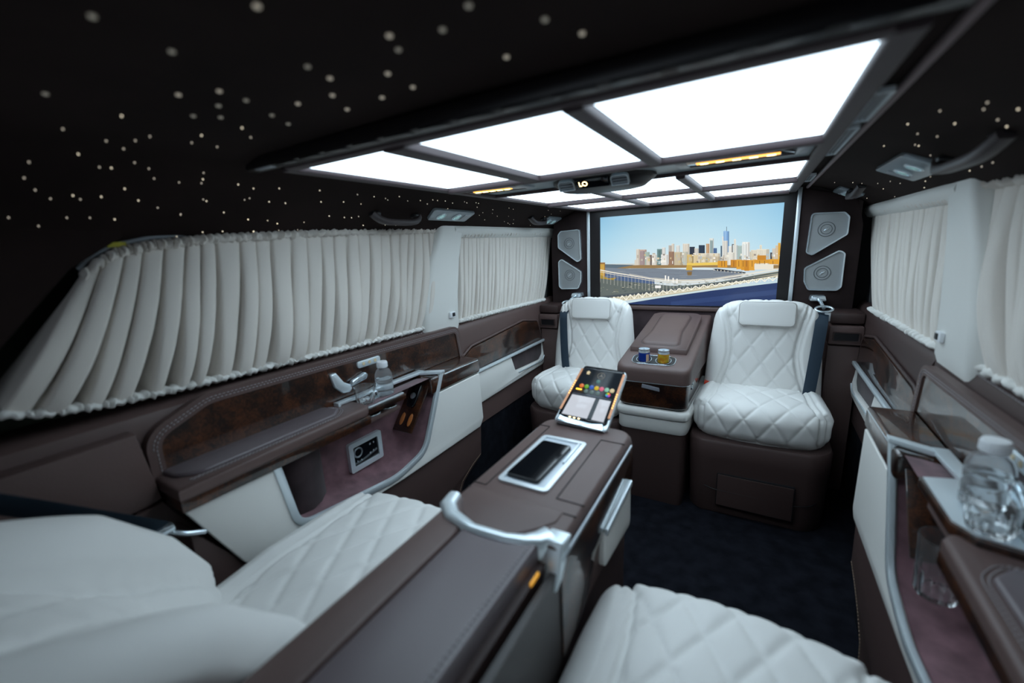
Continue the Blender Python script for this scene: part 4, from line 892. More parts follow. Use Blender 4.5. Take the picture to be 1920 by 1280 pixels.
((215,150,35),((0.274,1.0265),(0.2897,1.0261),(0.2927,0.9783),(0.277,0.9786))),
((200,132,25),((0.288,1.0261),(0.3087,1.0255),(0.312,0.9749),(0.2912,0.9752))),
((222,158,45),((0.307,1.0256),(0.3309,1.0249),(0.3342,0.9765),(0.3101,0.9769))),
((215,150,35),((0.3291,1.0269),(0.3927,1.025),(0.394,1.0079),(0.3303,1.0095))),
((200,132,25),((0.3397,1.0457),(0.3748,1.0445),(0.3763,1.0236),(0.3411,1.0246))),
((222,158,45),((0.3893,1.027),(0.4285,1.0258),(0.4302,1.0032),(0.3909,1.0042))),
((130,85,25),((0.1903,1.0249),(0.1929,1.0249),(0.1944,0.9969),(0.1918,0.9969))),
((130,85,25),((0.2031,1.0246),(0.2056,1.0245),(0.2071,0.9966),(0.2046,0.9966))),
((130,85,25),((0.2425,1.0235),(0.245,1.0234),(0.2466,0.9958),(0.2442,0.9958))),
((130,85,25),((0.2637,1.0229),(0.2662,1.0228),(0.2679,0.9953),(0.2654,0.9954))),
((130,85,25),((0.2819,1.0224),(0.2844,1.0223),(0.2861,0.9949),(0.2837,0.995))),
((130,85,25),((0.2969,1.022),(0.2993,1.0219),(0.301,0.9946),(0.2986,0.9947))),
((130,85,25),((0.3192,1.0214),(0.3216,1.0213),(0.3234,0.9941),(0.321,0.9942))),
((130,85,25),((0.3498,1.0205),(0.3522,1.0204),(0.354,0.9935),(0.3517,0.9936))),
((130,85,25),((0.3699,1.02),(0.3722,1.0199),(0.3741,0.9931),(0.3718,0.9931))),
((130,85,25),((0.403,1.019),(0.4053,1.019),(0.4072,0.9924),(0.405,0.9924))),
((232,226,210),((0.3305,1.0056),(0.4074,1.0038),(0.4092,0.979),(0.3322,0.9804))),
((40,42,50),((0.1536,0.9876),(0.1759,0.9872),(0.2986,0.9672),(0.2955,0.9626),(0.1727,0.9771))),
((200,195,180),((0.1574,0.9863),(0.1619,0.9862),(0.1622,0.9789),(0.1578,0.979))),
((200,195,180),((0.1731,0.9838),(0.1775,0.9837),(0.1779,0.9764),(0.1735,0.9765))),
((200,195,180),((0.1887,0.9813),(0.1931,0.9812),(0.1934,0.974),(0.1891,0.974))),
((200,195,180),((0.2041,0.9788),(0.2085,0.9788),(0.2089,0.9715),(0.2045,0.9716))),
((200,195,180),((0.2195,0.9764),(0.2238,0.9763),(0.2242,0.9691),(0.2199,0.9692))),
((200,195,180),((0.2347,0.9739),(0.239,0.9739),(0.2394,0.9667),(0.2351,0.9667))),
((200,195,180),((0.2499,0.9715),(0.2541,0.9714),(0.2546,0.9643),(0.2503,0.9643))),
((200,195,180),((0.2649,0.9691),(0.2691,0.969),(0.2696,0.9619),(0.2653,0.962))),
((200,195,180),((0.2798,0.9667),(0.284,0.9667),(0.2845,0.9595),(0.2803,0.9596))),
((205,165,60),((0.0341,1.0085),(0.0576,1.008),(0.0626,0.981),(0.0312,0.9815))),
((130,100,50),((0.0353,0.9793),(0.0607,0.9789),(0.0579,0.954),(0.0402,0.9541))),
((150,110,60),((-0.423,1.0328),(-0.3896,1.0319),(-0.3897,0.9493),(-0.4234,0.9496))),
((200,160,70),((-0.4182,1.0235),(-0.3943,1.0229),(-0.3944,0.9493),(-0.4185,0.9495))),
((170,140,50),((-0.4281,0.9683),(-0.3706,0.9445),(-0.3236,0.9488),(-0.3611,0.9214),(-0.4285,0.8933))),
((146,152,158),((-0.361,0.98),(-0.2884,0.9789),(-0.2884,0.9776),(-0.361,0.9787))),
((108,118,132),((-0.0208,0.9785),(0.042,0.9775),(0.0421,0.9765),(-0.0207,0.9775))),
((116,122,130),((0.1911,0.9751),(0.2837,0.9736),(0.2838,0.9721),(0.1912,0.9735))),
((108,118,132),((-0.3072,0.988),(-0.2118,0.9864),(-0.2117,0.9851),(-0.3072,0.9867))),
((108,118,132),((0.0358,0.9793),(0.0707,0.9788),(0.0708,0.9773),(0.0358,0.9778))),
((130,140,150),((-0.1379,0.9831),(-0.0798,0.9821),(-0.0798,0.9809),(-0.1379,0.9818))),
((146,152,158),((-0.3151,0.9844),(-0.2761,0.9837),(-0.276,0.9816),(-0.3151,0.9822))),
((146,152,158),((0.0085,0.9485),(0.033,0.9483),(0.0331,0.9462),(0.0086,0.9464))),
((116,122,130),((0.2341,0.9719),(0.2806,0.9712),(0.2806,0.9703),(0.2342,0.971))),
((116,122,130),((0.1572,0.9646),(0.2333,0.9636),(0.2334,0.9621),(0.1573,0.9631))),
((116,122,130),((-0.0827,0.9651),(-0.0216,0.9643),(-0.0216,0.9624),(-0.0827,0.9632))),
((108,118,132),((-0.2647,0.9651),(-0.1558,0.9637),(-0.1558,0.9625),(-0.2647,0.9637))),
((108,118,132),((0.1652,0.9462),(0.2106,0.9458),(0.2107,0.9449),(0.1652,0.9453))),
((108,118,132),((0.0072,0.9826),(0.0791,0.9814),(0.0791,0.9805),(0.0073,0.9816))),
((146,152,158),((-0.403,0.955),(-0.3001,0.954),(-0.3001,0.9524),(-0.403,0.9533))),
((116,122,130),((0.1081,0.9796),(0.1712,0.9786),(0.1712,0.9774),(0.1081,0.9784))),
((146,152,158),((-0.0009,0.9765),(0.059,0.9756),(0.059,0.974),(-0.0008,0.9749))),
((146,152,158),((0.0002,0.9577),(0.0846,0.9567),(0.0846,0.9548),(0.0002,0.9557))),
((146,152,158),((0.15,0.9716),(0.2433,0.9703),(0.2433,0.9692),(0.15,0.9706))),
((108,118,132),((0.0065,0.9763),(0.1077,0.9747),(0.1077,0.9736),(0.0066,0.9751))),
((108,118,132),((0.2272,0.9644),(0.2825,0.9636),(0.2826,0.9617),(0.2273,0.9624))),
((130,140,150),((-0.0405,0.9684),(0.0333,0.9674),(0.0333,0.966),(-0.0405,0.967))),
((108,118,132),((-0.0264,0.9616),(0.0211,0.961),(0.0212,0.9591),(-0.0264,0.9596))),
((108,118,132),((-0.136,0.948),(-0.0797,0.9475),(-0.0797,0.9465),(-0.136,0.947))),
((116,122,130),((-0.0634,0.9814),(0.0202,0.9801),(0.0203,0.9783),(-0.0633,0.9797))),
((116,122,130),((-0.152,0.9755),(-0.0838,0.9745),(-0.0838,0.9731),(-0.152,0.9741))),
((116,122,130),((0.1935,0.9562),(0.2229,0.9559),(0.223,0.9549),(0.1936,0.9552))),
((108,118,132),((-0.2509,0.9741),(-0.1702,0.9729),(-0.1701,0.9709),(-0.2509,0.972))),
((130,140,150),((-0.2586,0.9715),(-0.2142,0.9709),(-0.2142,0.9693),(-0.2586,0.9699))),
((108,118,132),((0.201,0.9617),(0.2754,0.9608),(0.2755,0.9595),(0.2011,0.9604))),
((116,122,130),((0.0569,0.9794),(0.1471,0.9779),(0.1471,0.9768),(0.0569,0.9782))),
((130,140,150),((-0.3095,0.9776),(-0.2323,0.9764),(-0.2322,0.9745),(-0.3095,0.9755))),
((146,152,158),((0.0043,0.9816),(0.0304,0.9812),(0.0304,0.9799),(0.0043,0.9803))),
((108,118,132),((-0.0649,0.9472),(-0.0018,0.9466),(-0.0017,0.9453),(-0.0649,0.9458))),
((96,104,100),((-0.4282,0.945),(-0.2547,0.9257),(-0.0386,0.9034),(0.0421,0.9056),(0.1939,0.9241),(0.4325,0.9729),(0.4348,0.9425),(0.335,0.9394),(0.1574,0.9119),(-0.0794,0.8771),(-0.4288,0.8269))),
((196,188,160),((-0.4288,0.8317),(-0.2539,0.8598),(-0.0794,0.8771),(0.1575,0.9099),(0.4334,0.9615),(0.4344,0.9482),(0.1586,0.8892),(-0.0786,0.8507),(-0.4289,0.7982))),
((70,78,84),((-0.4287,0.8412),(-0.254,0.8621),(-0.0795,0.8815),(0.1573,0.914),(0.4337,0.9577),(0.434,0.9531),(0.1577,0.9057),(-0.0792,0.8718),(-0.2538,0.8484),(-0.4288,0.8293))),
((190,186,170),((-0.0026,0.916),(0.0085,0.916),(0.0085,0.914),(-0.0025,0.914))),
((62,72,70),((-0.1785,0.895),(-0.1648,0.895),(-0.1647,0.8935),(-0.1784,0.8935))),
((110,110,84),((0.2556,0.928),(0.2616,0.928),(0.2617,0.9268),(0.2557,0.9268))),
((110,110,84),((-0.0266,0.9146),(-0.0118,0.9145),(-0.0117,0.9116),(-0.0265,0.9116))),
((170,168,150),((0.0954,0.9064),(0.1007,0.9064),(0.1008,0.9046),(0.0955,0.9046))),
((62,72,70),((-0.095,0.9228),(-0.0833,0.9228),(-0.0832,0.9191),(-0.0949,0.9192))),
((130,136,120),((-0.0049,0.9234),(0.0088,0.9234),(0.0089,0.9215),(-0.0049,0.9216))),
((170,168,150),((-0.0345,0.8966),(-0.0246,0.8966),(-0.0245,0.8945),(-0.0345,0.8944))),
((50,58,62),((-0.0442,0.8917),(-0.0386,0.8917),(-0.0385,0.8896),(-0.0442,0.8896))),
((50,58,62),((0.2692,0.9522),(0.2777,0.9521),(0.2778,0.9497),(0.2693,0.9498))),
((190,186,170),((-0.1556,0.8875),(-0.1444,0.8876),(-0.1443,0.8843),(-0.1555,0.8842))),
((170,168,150),((-0.2479,0.9145),(-0.2386,0.9145),(-0.2386,0.9115),(-0.2479,0.9115))),
((62,72,70),((-0.0157,0.8983),(-0.0107,0.8983),(-0.0106,0.8946),(-0.0156,0.8946))),
((130,136,120),((-0.3194,0.8692),(-0.3103,0.8693),(-0.3102,0.867),(-0.3193,0.8669))),
((110,110,84),((0.1722,0.9342),(0.1775,0.9342),(0.1777,0.9313),(0.1724,0.9313))),
((130,136,120),((0.1544,0.9357),(0.1613,0.9357),(0.1614,0.934),(0.1544,0.934))),
((170,168,150),((-0.2085,0.9086),(-0.1954,0.9086),(-0.1954,0.9053),(-0.2085,0.9053))),
((130,136,120),((-0.2444,0.9046),(-0.239,0.9046),(-0.239,0.9026),(-0.2444,0.9026))),
((50,58,62),((0.1336,0.9349),(0.1445,0.9349),(0.1446,0.9331),(0.1337,0.9331))),
((84,96,92),((0.1232,0.9221),(0.1332,0.9221),(0.1333,0.9193),(0.1233,0.9194))),
((110,110,84),((0.0831,0.9223),(0.0862,0.9223),(0.0863,0.9197),(0.0833,0.9197))),
((50,58,62),((-0.0445,0.9292),(-0.0396,0.9292),(-0.0395,0.9256),(-0.0444,0.9256))),
((84,96,92),((0.1238,0.9339),(0.1366,0.9339),(0.1367,0.9318),(0.1239,0.9318))),
((190,186,170),((0.3316,0.9464),(0.3358,0.9463),(0.3359,0.9442),(0.3318,0.9442))),
((170,168,150),((0.2458,0.9492),(0.2519,0.9492),(0.252,0.9467),(0.246,0.9467))),
((110,110,84),((0.2376,0.9359),(0.2463,0.9359),(0.2465,0.9324),(0.2378,0.9325))),
((190,186,170),((-0.1084,0.9239),(-0.1009,0.9238),(-0.1009,0.922),(-0.1084,0.922))),
((170,168,150),((-0.3423,0.8724),(-0.3306,0.8725),(-0.3306,0.8695),(-0.3423,0.8694))),
((84,96,92),((0.1185,0.931),(0.125,0.931),(0.1251,0.9276),(0.1187,0.9277))),
((190,186,170),((0.1675,0.935),(0.1699,0.935),(0.17,0.9324),(0.1676,0.9324))),
((130,136,120),((0.1787,0.9313),(0.1856,0.9313),(0.1857,0.9295),(0.1788,0.9295))),
((62,72,70),((0.1329,0.9216),(0.1401,0.9216),(0.1402,0.9196),(0.133,0.9196))),
((50,58,62),((-0.2828,0.8743),(-0.2724,0.8744),(-0.2724,0.872),(-0.2827,0.8719))),
((62,72,70),((-0.254,0.8996),(-0.2424,0.8997),(-0.2423,0.8963),(-0.2539,0.8963))),
((190,186,170),((0.0679,0.9111),(0.0725,0.9111),(0.0725,0.9094),(0.068,0.9094))),
((110,110,84),((-0.336,0.8829),(-0.3185,0.883),(-0.3185,0.88),(-0.336,0.8799))),
((190,186,170),((-0.1555,0.9115),(-0.1459,0.9115),(-0.1458,0.9093),(-0.1555,0.9093))),
((84,96,92),((0.2962,0.9558),(0.3095,0.9556),(0.3096,0.9535),(0.2964,0.9537))),
((170,168,150),((-0.2955,0.8956),(-0.2821,0.8956),(-0.282,0.8927),(-0.2955,0.8926))),
((170,168,150),((-0.0036,0.9251),(0.0019,0.9251),(0.002,0.9218),(-0.0035,0.9218))),
((190,186,170),((0.1586,0.9108),(0.1621,0.9108),(0.1621,0.9092),(0.1586,0.9092))),
((62,72,70),((-0.3512,0.8616),(-0.343,0.8617),(-0.343,0.8594),(-0.3512,0.8593))),
((170,168,150),((0.1771,0.9409),(0.1877,0.9408),(0.1879,0.9371),(0.1773,0.9372))),
((84,96,92),((-0.3078,0.8714),(-0.2981,0.8715),(-0.2981,0.8687),(-0.3078,0.8686))),
((170,168,150),((0.1253,0.9262),(0.1379,0.9262),(0.138,0.9242),(0.1254,0.9242))),
((62,72,70),((-0.1903,0.8834),(-0.1853,0.8835),(-0.1853,0.8817),(-0.1902,0.8816))),
((50,58,62),((0.0916,0.9319),(0.1039,0.9318),(0.104,0.9288),(0.0918,0.9288))),
((170,168,150),((-0.2444,0.8882),(-0.2318,0.8882),(-0.2318,0.8867),(-0.2443,0.8867))),
((130,136,120),((0.0314,0.9064),(0.0462,0.9064),(0.0463,0.9049),(0.0315,0.9048))),
((84,96,92),((-0.2358,0.878),(-0.232,0.878),(-0.2319,0.8747),(-0.2358,0.8746))),
((50,58,62),((-0.2938,0.8885),(-0.2805,0.8885),(-0.2805,0.8851),(-0.2937,0.8851))),
((190,186,170),((-0.2017,0.9163),(-0.1979,0.9163),(-0.1978,0.9146),(-0.2017,0.9146))),
((84,96,92),((-0.4196,0.891),(-0.4037,0.891),(-0.4037,0.8876),(-0.4196,0.8875))),
((130,136,120),((0.0285,0.9094),(0.0369,0.9094),(0.037,0.9064),(0.0286,0.9063))),
((130,136,120),((-0.4243,0.8817),(-0.4098,0.8818),(-0.4098,0.8804),(-0.4243,0.8803))),
((170,168,150),((-0.1382,0.8942),(-0.1235,0.8942),(-0.1234,0.8927),(-0.1382,0.8926))),
((84,96,92),((0.2047,0.9355),(0.2169,0.9355),(0.2171,0.932),(0.2049,0.932))),
((130,136,120),((0.1496,0.9205),(0.1575,0.9205),(0.1576,0.9173),(0.1497,0.9173))),
((62,72,70),((-0.1317,0.9148),(-0.1231,0.9148),(-0.123,0.9124),(-0.1316,0.9124))),
((130,136,120),((0.3216,0.9586),(0.3315,0.9585),(0.3316,0.9567),(0.3218,0.9568))),
((130,136,120),((-0.4036,0.8955),(-0.3951,0.8956),(-0.3951,0.8929),(-0.4036,0.8929))),
((84,96,92),((-0.0031,0.9078),(0.0128,0.9078),(0.0129,0.9048),(-0.003,0.9048))),
((170,168,150),((0.1593,0.9254),(0.1669,0.9254),(0.1671,0.9222),(0.1594,0.9222))),
((170,168,150),((-0.2696,0.8957),(-0.2586,0.8957),(-0.2586,0.8918),(-0.2695,0.8918))),
((130,136,120),((0.0499,0.9127),(0.0581,0.9127),(0.0582,0.9106),(0.05,0.9106))),
((170,168,150),((0.0048,0.9247),(0.0144,0.9247),(0.0144,0.9231),(0.0048,0.9231))),
((110,110,84),((-0.0117,0.9134),(-0.0059,0.9134),(-0.0058,0.9111),(-0.0116,0.9111))),
((190,186,170),((-0.4156,0.8746),(-0.4126,0.8746),(-0.4126,0.8717),(-0.4156,0.8717))),
((170,168,150),((-0.027,0.9307),(-0.0198,0.9307),(-0.0198,0.9286),(-0.027,0.9286))),
((130,136,120),((-0.0323,0.9189),(-0.0256,0.9189),(-0.0255,0.9168),(-0.0322,0.9168))),
((62,72,70),((0.0357,0.9201),(0.0469,0.92),(0.047,0.9163),(0.0359,0.9163))),
((50,58,62),((-0.258,0.9127),(-0.2439,0.9127),(-0.2438,0.9093),(-0.258,0.9093))),
((190,186,170),((0.1496,0.9391),(0.1539,0.939),(0.154,0.9371),(0.1497,0.9371))),
((170,168,150),((0.24,0.935),(0.2482,0.9349),(0.2484,0.9321),(0.2402,0.9321))),
((50,58,62),((0.287,0.9436),(0.2975,0.9435),(0.2977,0.9404),(0.2872,0.9405))),
((170,168,150),((-0.0619,0.9149),(-0.0463,0.9149),(-0.0462,0.9128),(-0.0619,0.9128))),
((170,168,150),((0.1605,0.9355),(0.1688,0.9355),(0.1689,0.9337),(0.1606,0.9338))),
((84,96,92),((-0.339,0.8942),(-0.3285,0.8942),(-0.3285,0.8915),(-0.339,0.8915))),
((130,136,120),((-0.2485,0.903),(-0.2449,0.903),(-0.2448,0.8989),(-0.2484,0.8989))),
((170,168,150),((-0.3822,0.8823),(-0.3731,0.8823),(-0.3731,0.8806),(-0.3822,0.8806))),
((84,96,92),((-0.2688,0.8937),(-0.2621,0.8937),(-0.2621,0.8908),(-0.2688,0.8908))),
((190,186,170),((-0.1356,0.9064),(-0.1324,0.9064),(-0.1324,0.9029),(-0.1355,0.9029))),
((50,58,62),((-0.0922,0.8901),(-0.0841,0.8902),(-0.084,0.8883),(-0.0921,0.8882))),
((190,186,170),((-0.2272,0.9102),(-0.2153,0.9102),(-0.2153,0.9077),(-0.2272,0.9077))),
((84,96,92),((0.234,0.9308),(0.241,0.9307),(0.2412,0.9286),(0.2341,0.9287))),
((84,96,92),((-0.0091,0.9155),(-0.0039,0.9155),(-0.0038,0.9141),(-0.009,0.9141))),
((50,58,62),((0.0329,0.9294),(0.0356,0.9294),(0.0357,0.9258),(0.033,0.9258))),
((130,136,120),((0.2041,0.9233),(0.2185,0.9232),(0.2186,0.9211),(0.2042,0.9211))),
((130,136,120),((-0.0022,0.9285),(0.0016,0.9285),(0.0017,0.9248),(-0.0021,0.9248))),
((84,96,92),((-0.1733,0.8865),(-0.1573,0.8866),(-0.1572,0.8826),(-0.1733,0.8825))),
((84,96,92),((-0.2866,0.8833),(-0.2741,0.8833),(-0.2741,0.8811),(-0.2866,0.881))),
((62,72,70),((-0.0543,0.8921),(-0.0483,0.8922),(-0.0482,0.8893),(-0.0542,0.8893))),
((62,72,70),((-0.1332,0.9016),(-0.1275,0.9016),(-0.1275,0.8996),(-0.1332,0.8995))),
((130,136,120),((-0.3492,0.866),(-0.3424,0.8661),(-0.3424,0.8623),(-0.3492,0.8622))),
((50,58,62),((-0.1403,0.8935),(-0.1364,0.8935),(-0.1364,0.8914),(-0.1403,0.8914))),
((84,96,92),((-0.2374,0.8951),(-0.2261,0.8952),(-0.2261,0.8938),(-0.2374,0.8938))),
((130,136,120),((0.0955,0.9089),(0.101,0.9089),(0.1011,0.9058),(0.0957,0.9058))),
((130,136,120),((0.2159,0.9487),(0.2212,0.9486),(0.2213,0.9467),(0.216,0.9468))),
((190,186,170),((-0.1323,0.9153),(-0.1268,0.9153),(-0.1268,0.9125),(-0.1323,0.9125))),
((84,96,92),((-0.3223,0.8895),(-0.3186,0.8895),(-0.3186,0.8874),(-0.3223,0.8873))),
((130,136,120),((-0.1772,0.8825),(-0.1716,0.8825),(-0.1716,0.8804),(-0.1772,0.8803))),
((84,96,92),((0.1088,0.9372),(0.1228,0.9371),(0.1229,0.9341),(0.109,0.9342))),
((190,186,170),((0.2006,0.9204),(0.2058,0.9204),(0.2058,0.9189),(0.2007,0.9189))),
((170,168,150),((0.0442,0.9355),(0.0582,0.9355),(0.0583,0.9327),(0.0443,0.9328))),
((50,58,62),((-0.2312,0.9161),(-0.2167,0.9161),(-0.2166,0.9133),(-0.2312,0.9133))),
((84,96,92),((-0.0829,0.9137),(-0.0763,0.9137),(-0.0762,0.9112),(-0.0829,0.9112))),
((62,72,70),((0.1404,0.9056),(0.1448,0.9056),(0.1449,0.9041),(0.1405,0.9041))),
((84,96,92),((-0.2758,0.8782),(-0.2656,0.8782),(-0.2656,0.8745),(-0.2758,0.8745))),
((190,186,170),((-0.2526,0.8975),(-0.2426,0.8976),(-0.2426,0.8952),(-0.2525,0.8952))),
((84,96,92),((-0.4163,0.8714),(-0.4055,0.8715),(-0.4055,0.8685),(-0.4163,0.8684))),
((130,136,120),((-0.4167,0.8917),(-0.4087,0.8918),(-0.4088,0.8876),(-0.4167,0.8875))),
((110,110,84),((-0.3238,0.8706),(-0.3182,0.8706),(-0.3182,0.8665),(-0.3238,0.8665))),
((130,136,120),((-0.1568,0.9078),(-0.1541,0.9078),(-0.1541,0.9042),(-0.1567,0.9042))),
((84,96,92),((0.256,0.9194),(0.2588,0.9194),(0.2589,0.9178),(0.2561,0.9178))),
((84,96,92),((0.0924,0.9208),(0.0992,0.9207),(0.0994,0.9175),(0.0925,0.9175))),
((50,58,62),((0.3343,0.9396),(0.3465,0.9395),(0.3467,0.9366),(0.3345,0.9367))),
((130,136,120),((-0.3288,0.8742),(-0.3154,0.8743),(-0.3154,0.8707),(-0.3288,0.8705))),
((130,136,120),((-0.1837,0.8937),(-0.1806,0.8938),(-0.1806,0.8923),(-0.1836,0.8923))),
((190,186,170),((-0.0573,0.9241),(-0.0424,0.924),(-0.0423,0.9222),(-0.0573,0.9222))),
((110,110,84),((0.1382,0.9152),(0.1484,0.9151),(0.1485,0.9131),(0.1383,0.9131))),
((236,230,214),((-0.428,0.9968),(-0.3471,0.9794),(-0.2551,0.9637),(-0.1448,0.9435),(-0.0395,0.932),(0.0607,0.9315),(0.1562,0.9372),(0.2644,0.9544),(0.4317,0.983),(0.4321,0.9781),(0.2647,0.9492),(0.1564,0.9319),(0.061,0.9261),(-0.0393,0.9264),(-0.1446,0.9378),(-0.2551,0.9578),(-0.3471,0.9734),(-0.428,0.9907))),
((220,214,196),((-0.4281,0.9852),(-0.3471,0.9679),(-0.255,0.9525),(-0.1445,0.9326),(-0.0391,0.9213),(0.0612,0.921),(0.1567,0.9269),(0.265,0.9445),(0.4325,0.9735),(0.4327,0.9708),(0.2651,0.9417),(0.1568,0.9241),(0.0613,0.9181),(-0.039,0.9183),(-0.1445,0.9295),(-0.255,0.9493),(-0.3471,0.9647),(-0.4281,0.9819))),
((228,222,205),((-0.2552,0.9682),(-0.1449,0.9479),(-0.0396,0.9363),(0.0606,0.9357),(0.156,0.9413),(0.2641,0.9584),(0.4315,0.9868),(0.4316,0.9849),(0.2642,0.9564),(0.1561,0.9392),(0.0607,0.9336),(-0.0395,0.9342),(-0.1448,0.9457),(-0.2552,0.9659))),
((205,205,195),((-0.4184,0.9917),(-0.4169,0.9912),(-0.4172,0.9215),(-0.4186,0.9219))),
((205,205,195),((-0.3982,0.9874),(-0.3968,0.9869),(-0.3969,0.9174),(-0.3983,0.9179))),
((205,205,195),((-0.3782,0.9831),(-0.3768,0.9826),(-0.3768,0.9134),(-0.3782,0.9138))),
((205,205,195),((-0.3584,0.9788),(-0.3569,0.9783),(-0.3568,0.9093),(-0.3582,0.9098))),
((205,205,195),((-0.3387,0.975),(-0.3373,0.9745),(-0.337,0.9057),(-0.3384,0.9062))),
((205,205,195),((-0.3191,0.9716),(-0.3177,0.9712),(-0.3174,0.9027),(-0.3188,0.9031))),
((205,205,195),((-0.2997,0.9683),(-0.2984,0.9679),(-0.2979,0.8996),(-0.2992,0.9001))),
((205,205,195),((-0.2805,0.9651),(-0.2791,0.9646),(-0.2785,0.8966),(-0.2799,0.8971))),
((205,205,195),((-0.2614,0.9618),(-0.2601,0.9614),(-0.2593,0.8936),(-0.2607,0.8941))),
((205,205,195),((-0.2425,0.9585),(-0.2411,0.958),(-0.2403,0.8905),(-0.2416,0.8909))),
((205,205,195),((-0.2237,0.955),(-0.2223,0.9546),(-0.2214,0.8873),(-0.2227,0.8877))),
((205,205,195),((-0.205,0.9517),(-0.2037,0.9512),(-0.2026,0.8841),(-0.2039,0.8846))),
((205,205,195),((-0.1865,0.9483),(-0.1852,0.9478),(-0.184,0.881),(-0.1853,0.8814))),
((205,205,195),((-0.1681,0.9449),(-0.1668,0.9445),(-0.1655,0.8779),(-0.1668,0.8783))),
((205,205,195),((-0.1499,0.9416),(-0.1486,0.9412),(-0.1472,0.8748),(-0.1485,0.8753))),
((205,205,195),((-0.1318,0.9393),(-0.1305,0.9388),(-0.129,0.8727),(-0.1303,0.8732))),
((205,205,195),((-0.1139,0.9373),(-0.1126,0.9369),(-0.111,0.871),(-0.1122,0.8714))),
((205,205,195),((-0.0961,0.9354),(-0.0948,0.935),(-0.0931,0.8693),(-0.0944,0.8698))),
((205,205,195),((-0.0784,0.9335),(-0.0772,0.933),(-0.0753,0.8676),(-0.0766,0.8681))),
((205,205,195),((-0.0609,0.9316),(-0.0596,0.9311),(-0.0577,0.866),(-0.059,0.8664))),
((205,205,195),((-0.0435,0.9297),(-0.0423,0.9292),(-0.0402,0.8643),(-0.0415,0.8647))),
((205,205,195),((-0.0259,0.9163),(-0.0246,0.9159),(-0.0233,0.8771),(-0.0246,0.8775))),
((205,205,195),((-0.0088,0.9163),(-0.0076,0.9158),(-0.0062,0.8772),(-0.0074,0.8776))),
((205,205,195),((0.0082,0.9163),(0.0094,0.9158),(0.0108,0.8773),(0.0096,0.8778))),
((205,205,195),((0.025,0.9162),(0.0262,0.9158),(0.0277,0.8775),(0.0264,0.8779))),
((205,205,195),((0.0417,0.9162),(0.0429,0.9158),(0.0444,0.8776),(0.0432,0.878))),
((245,242,235),((-0.0704,0.9574),(-0.0637,0.9574),(-0.063,0.9315),(-0.0696,0.9315))),
((245,242,235),((-0.0558,0.953),(-0.0492,0.9529),(-0.0484,0.9271),(-0.055,0.9271))),
((245,242,235),((-0.0321,0.9442),(-0.0256,0.9441),(-0.0247,0.9184),(-0.0313,0.9185))),
((245,242,235),((-0.0132,0.9398),(-0.0068,0.9397),(-0.0059,0.9141),(-0.0124,0.9141))),
((240,240,238),((-0.1182,0.9055),(-0.0886,0.9055),(-0.0882,0.8911),(-0.1179,0.8909))),
((240,234,212),((-0.429,0.7927),(-0.2536,0.8293),(-0.0789,0.8589),(0.158,0.9002),(0.4339,0.9552),(0.4341,0.9526),(0.1582,0.8973),(-0.0788,0.8558),(-0.2535,0.8261),(-0.429,0.7893))),
((200,222,225),((-0.429,0.7872),(-0.2534,0.8157),(-0.0786,0.8494),(0.1586,0.888),(0.4361,0.926),(0.4365,0.9206),(0.1589,0.8822),(-0.0784,0.8432),(-0.2533,0.8093),(-0.429,0.7804))),
((246,242,226),((-0.4071,0.7967),(-0.3833,0.8325),(-0.3877,0.8353),(-0.4115,0.7995))),
((246,242,226),((-0.3875,0.8322),(-0.364,0.8054),(-0.36,0.8088),(-0.3835,0.8356))),
((246,242,226),((-0.387,0.8339),(-0.387,0.8026),(-0.3841,0.8027),(-0.3841,0.834))),
((246,242,226),((-0.4107,0.8301),(-0.4108,0.7981),(-0.4078,0.7981),(-0.4077,0.8301))),
((246,242,226),((-0.3598,0.8057),(-0.3367,0.8401),(-0.341,0.8429),(-0.3642,0.8085))),
((246,242,226),((-0.3408,0.8398),(-0.3176,0.8142),(-0.3138,0.8176),(-0.3369,0.8432))),
((246,242,226),((-0.3403,0.8415),(-0.3402,0.8115),(-0.3373,0.8115),(-0.3374,0.8415))),
((246,242,226),((-0.3635,0.8377),(-0.3634,0.8071),(-0.3606,0.8071),(-0.3606,0.8377))),
((246,242,226),((-0.3136,0.8145),(-0.2911,0.8474),(-0.2953,0.8503),(-0.3178,0.8173))),
((246,242,226),((-0.295,0.8471),(-0.2722,0.8228),(-0.2685,0.8263),(-0.2913,0.8506))),
((246,242,226),((-0.2945,0.8489),(-0.2943,0.8202),(-0.2915,0.8203),(-0.2918,0.8489))),
((246,242,226),((-0.3173,0.8452),(-0.3171,0.8159),(-0.3143,0.8159),(-0.3145,0.8452))),
((246,242,226),((-0.2683,0.8231),(-0.2464,0.8545),(-0.2504,0.8574),(-0.2725,0.826))),
((246,242,226),((-0.2502,0.8542),(-0.2278,0.831),(-0.2242,0.8345),(-0.2466,0.8577))),
((246,242,226),((-0.2498,0.856),(-0.2494,0.8287),(-0.2467,0.8287),(-0.247,0.856))),
((246,242,226),((-0.272,0.8525),(-0.2718,0.8245),(-0.269,0.8245),(-0.2693,0.8525))),
((246,242,226),((-0.224,0.8312),(-0.2026,0.8605),(-0.2065,0.8635),(-0.228,0.8342))),
((246,242,226),((-0.2062,0.8602),(-0.1842,0.8388),(-0.1809,0.8424),(-0.2029,0.8638))),
((246,242,226),((-0.2059,0.862),(-0.2055,0.8367),(-0.2028,0.8367),(-0.2032,0.862))),
((246,242,226),((-0.2277,0.859),(-0.2274,0.8327),(-0.2246,0.8327),(-0.225,0.859))),
((246,242,226),((-0.1806,0.8391),(-0.1597,0.8664),(-0.1635,0.8695),(-0.1844,0.8422))),
((246,242,226),((-0.1632,0.8661),(-0.1415,0.8466),(-0.1384,0.8502),(-0.16,0.8698))),
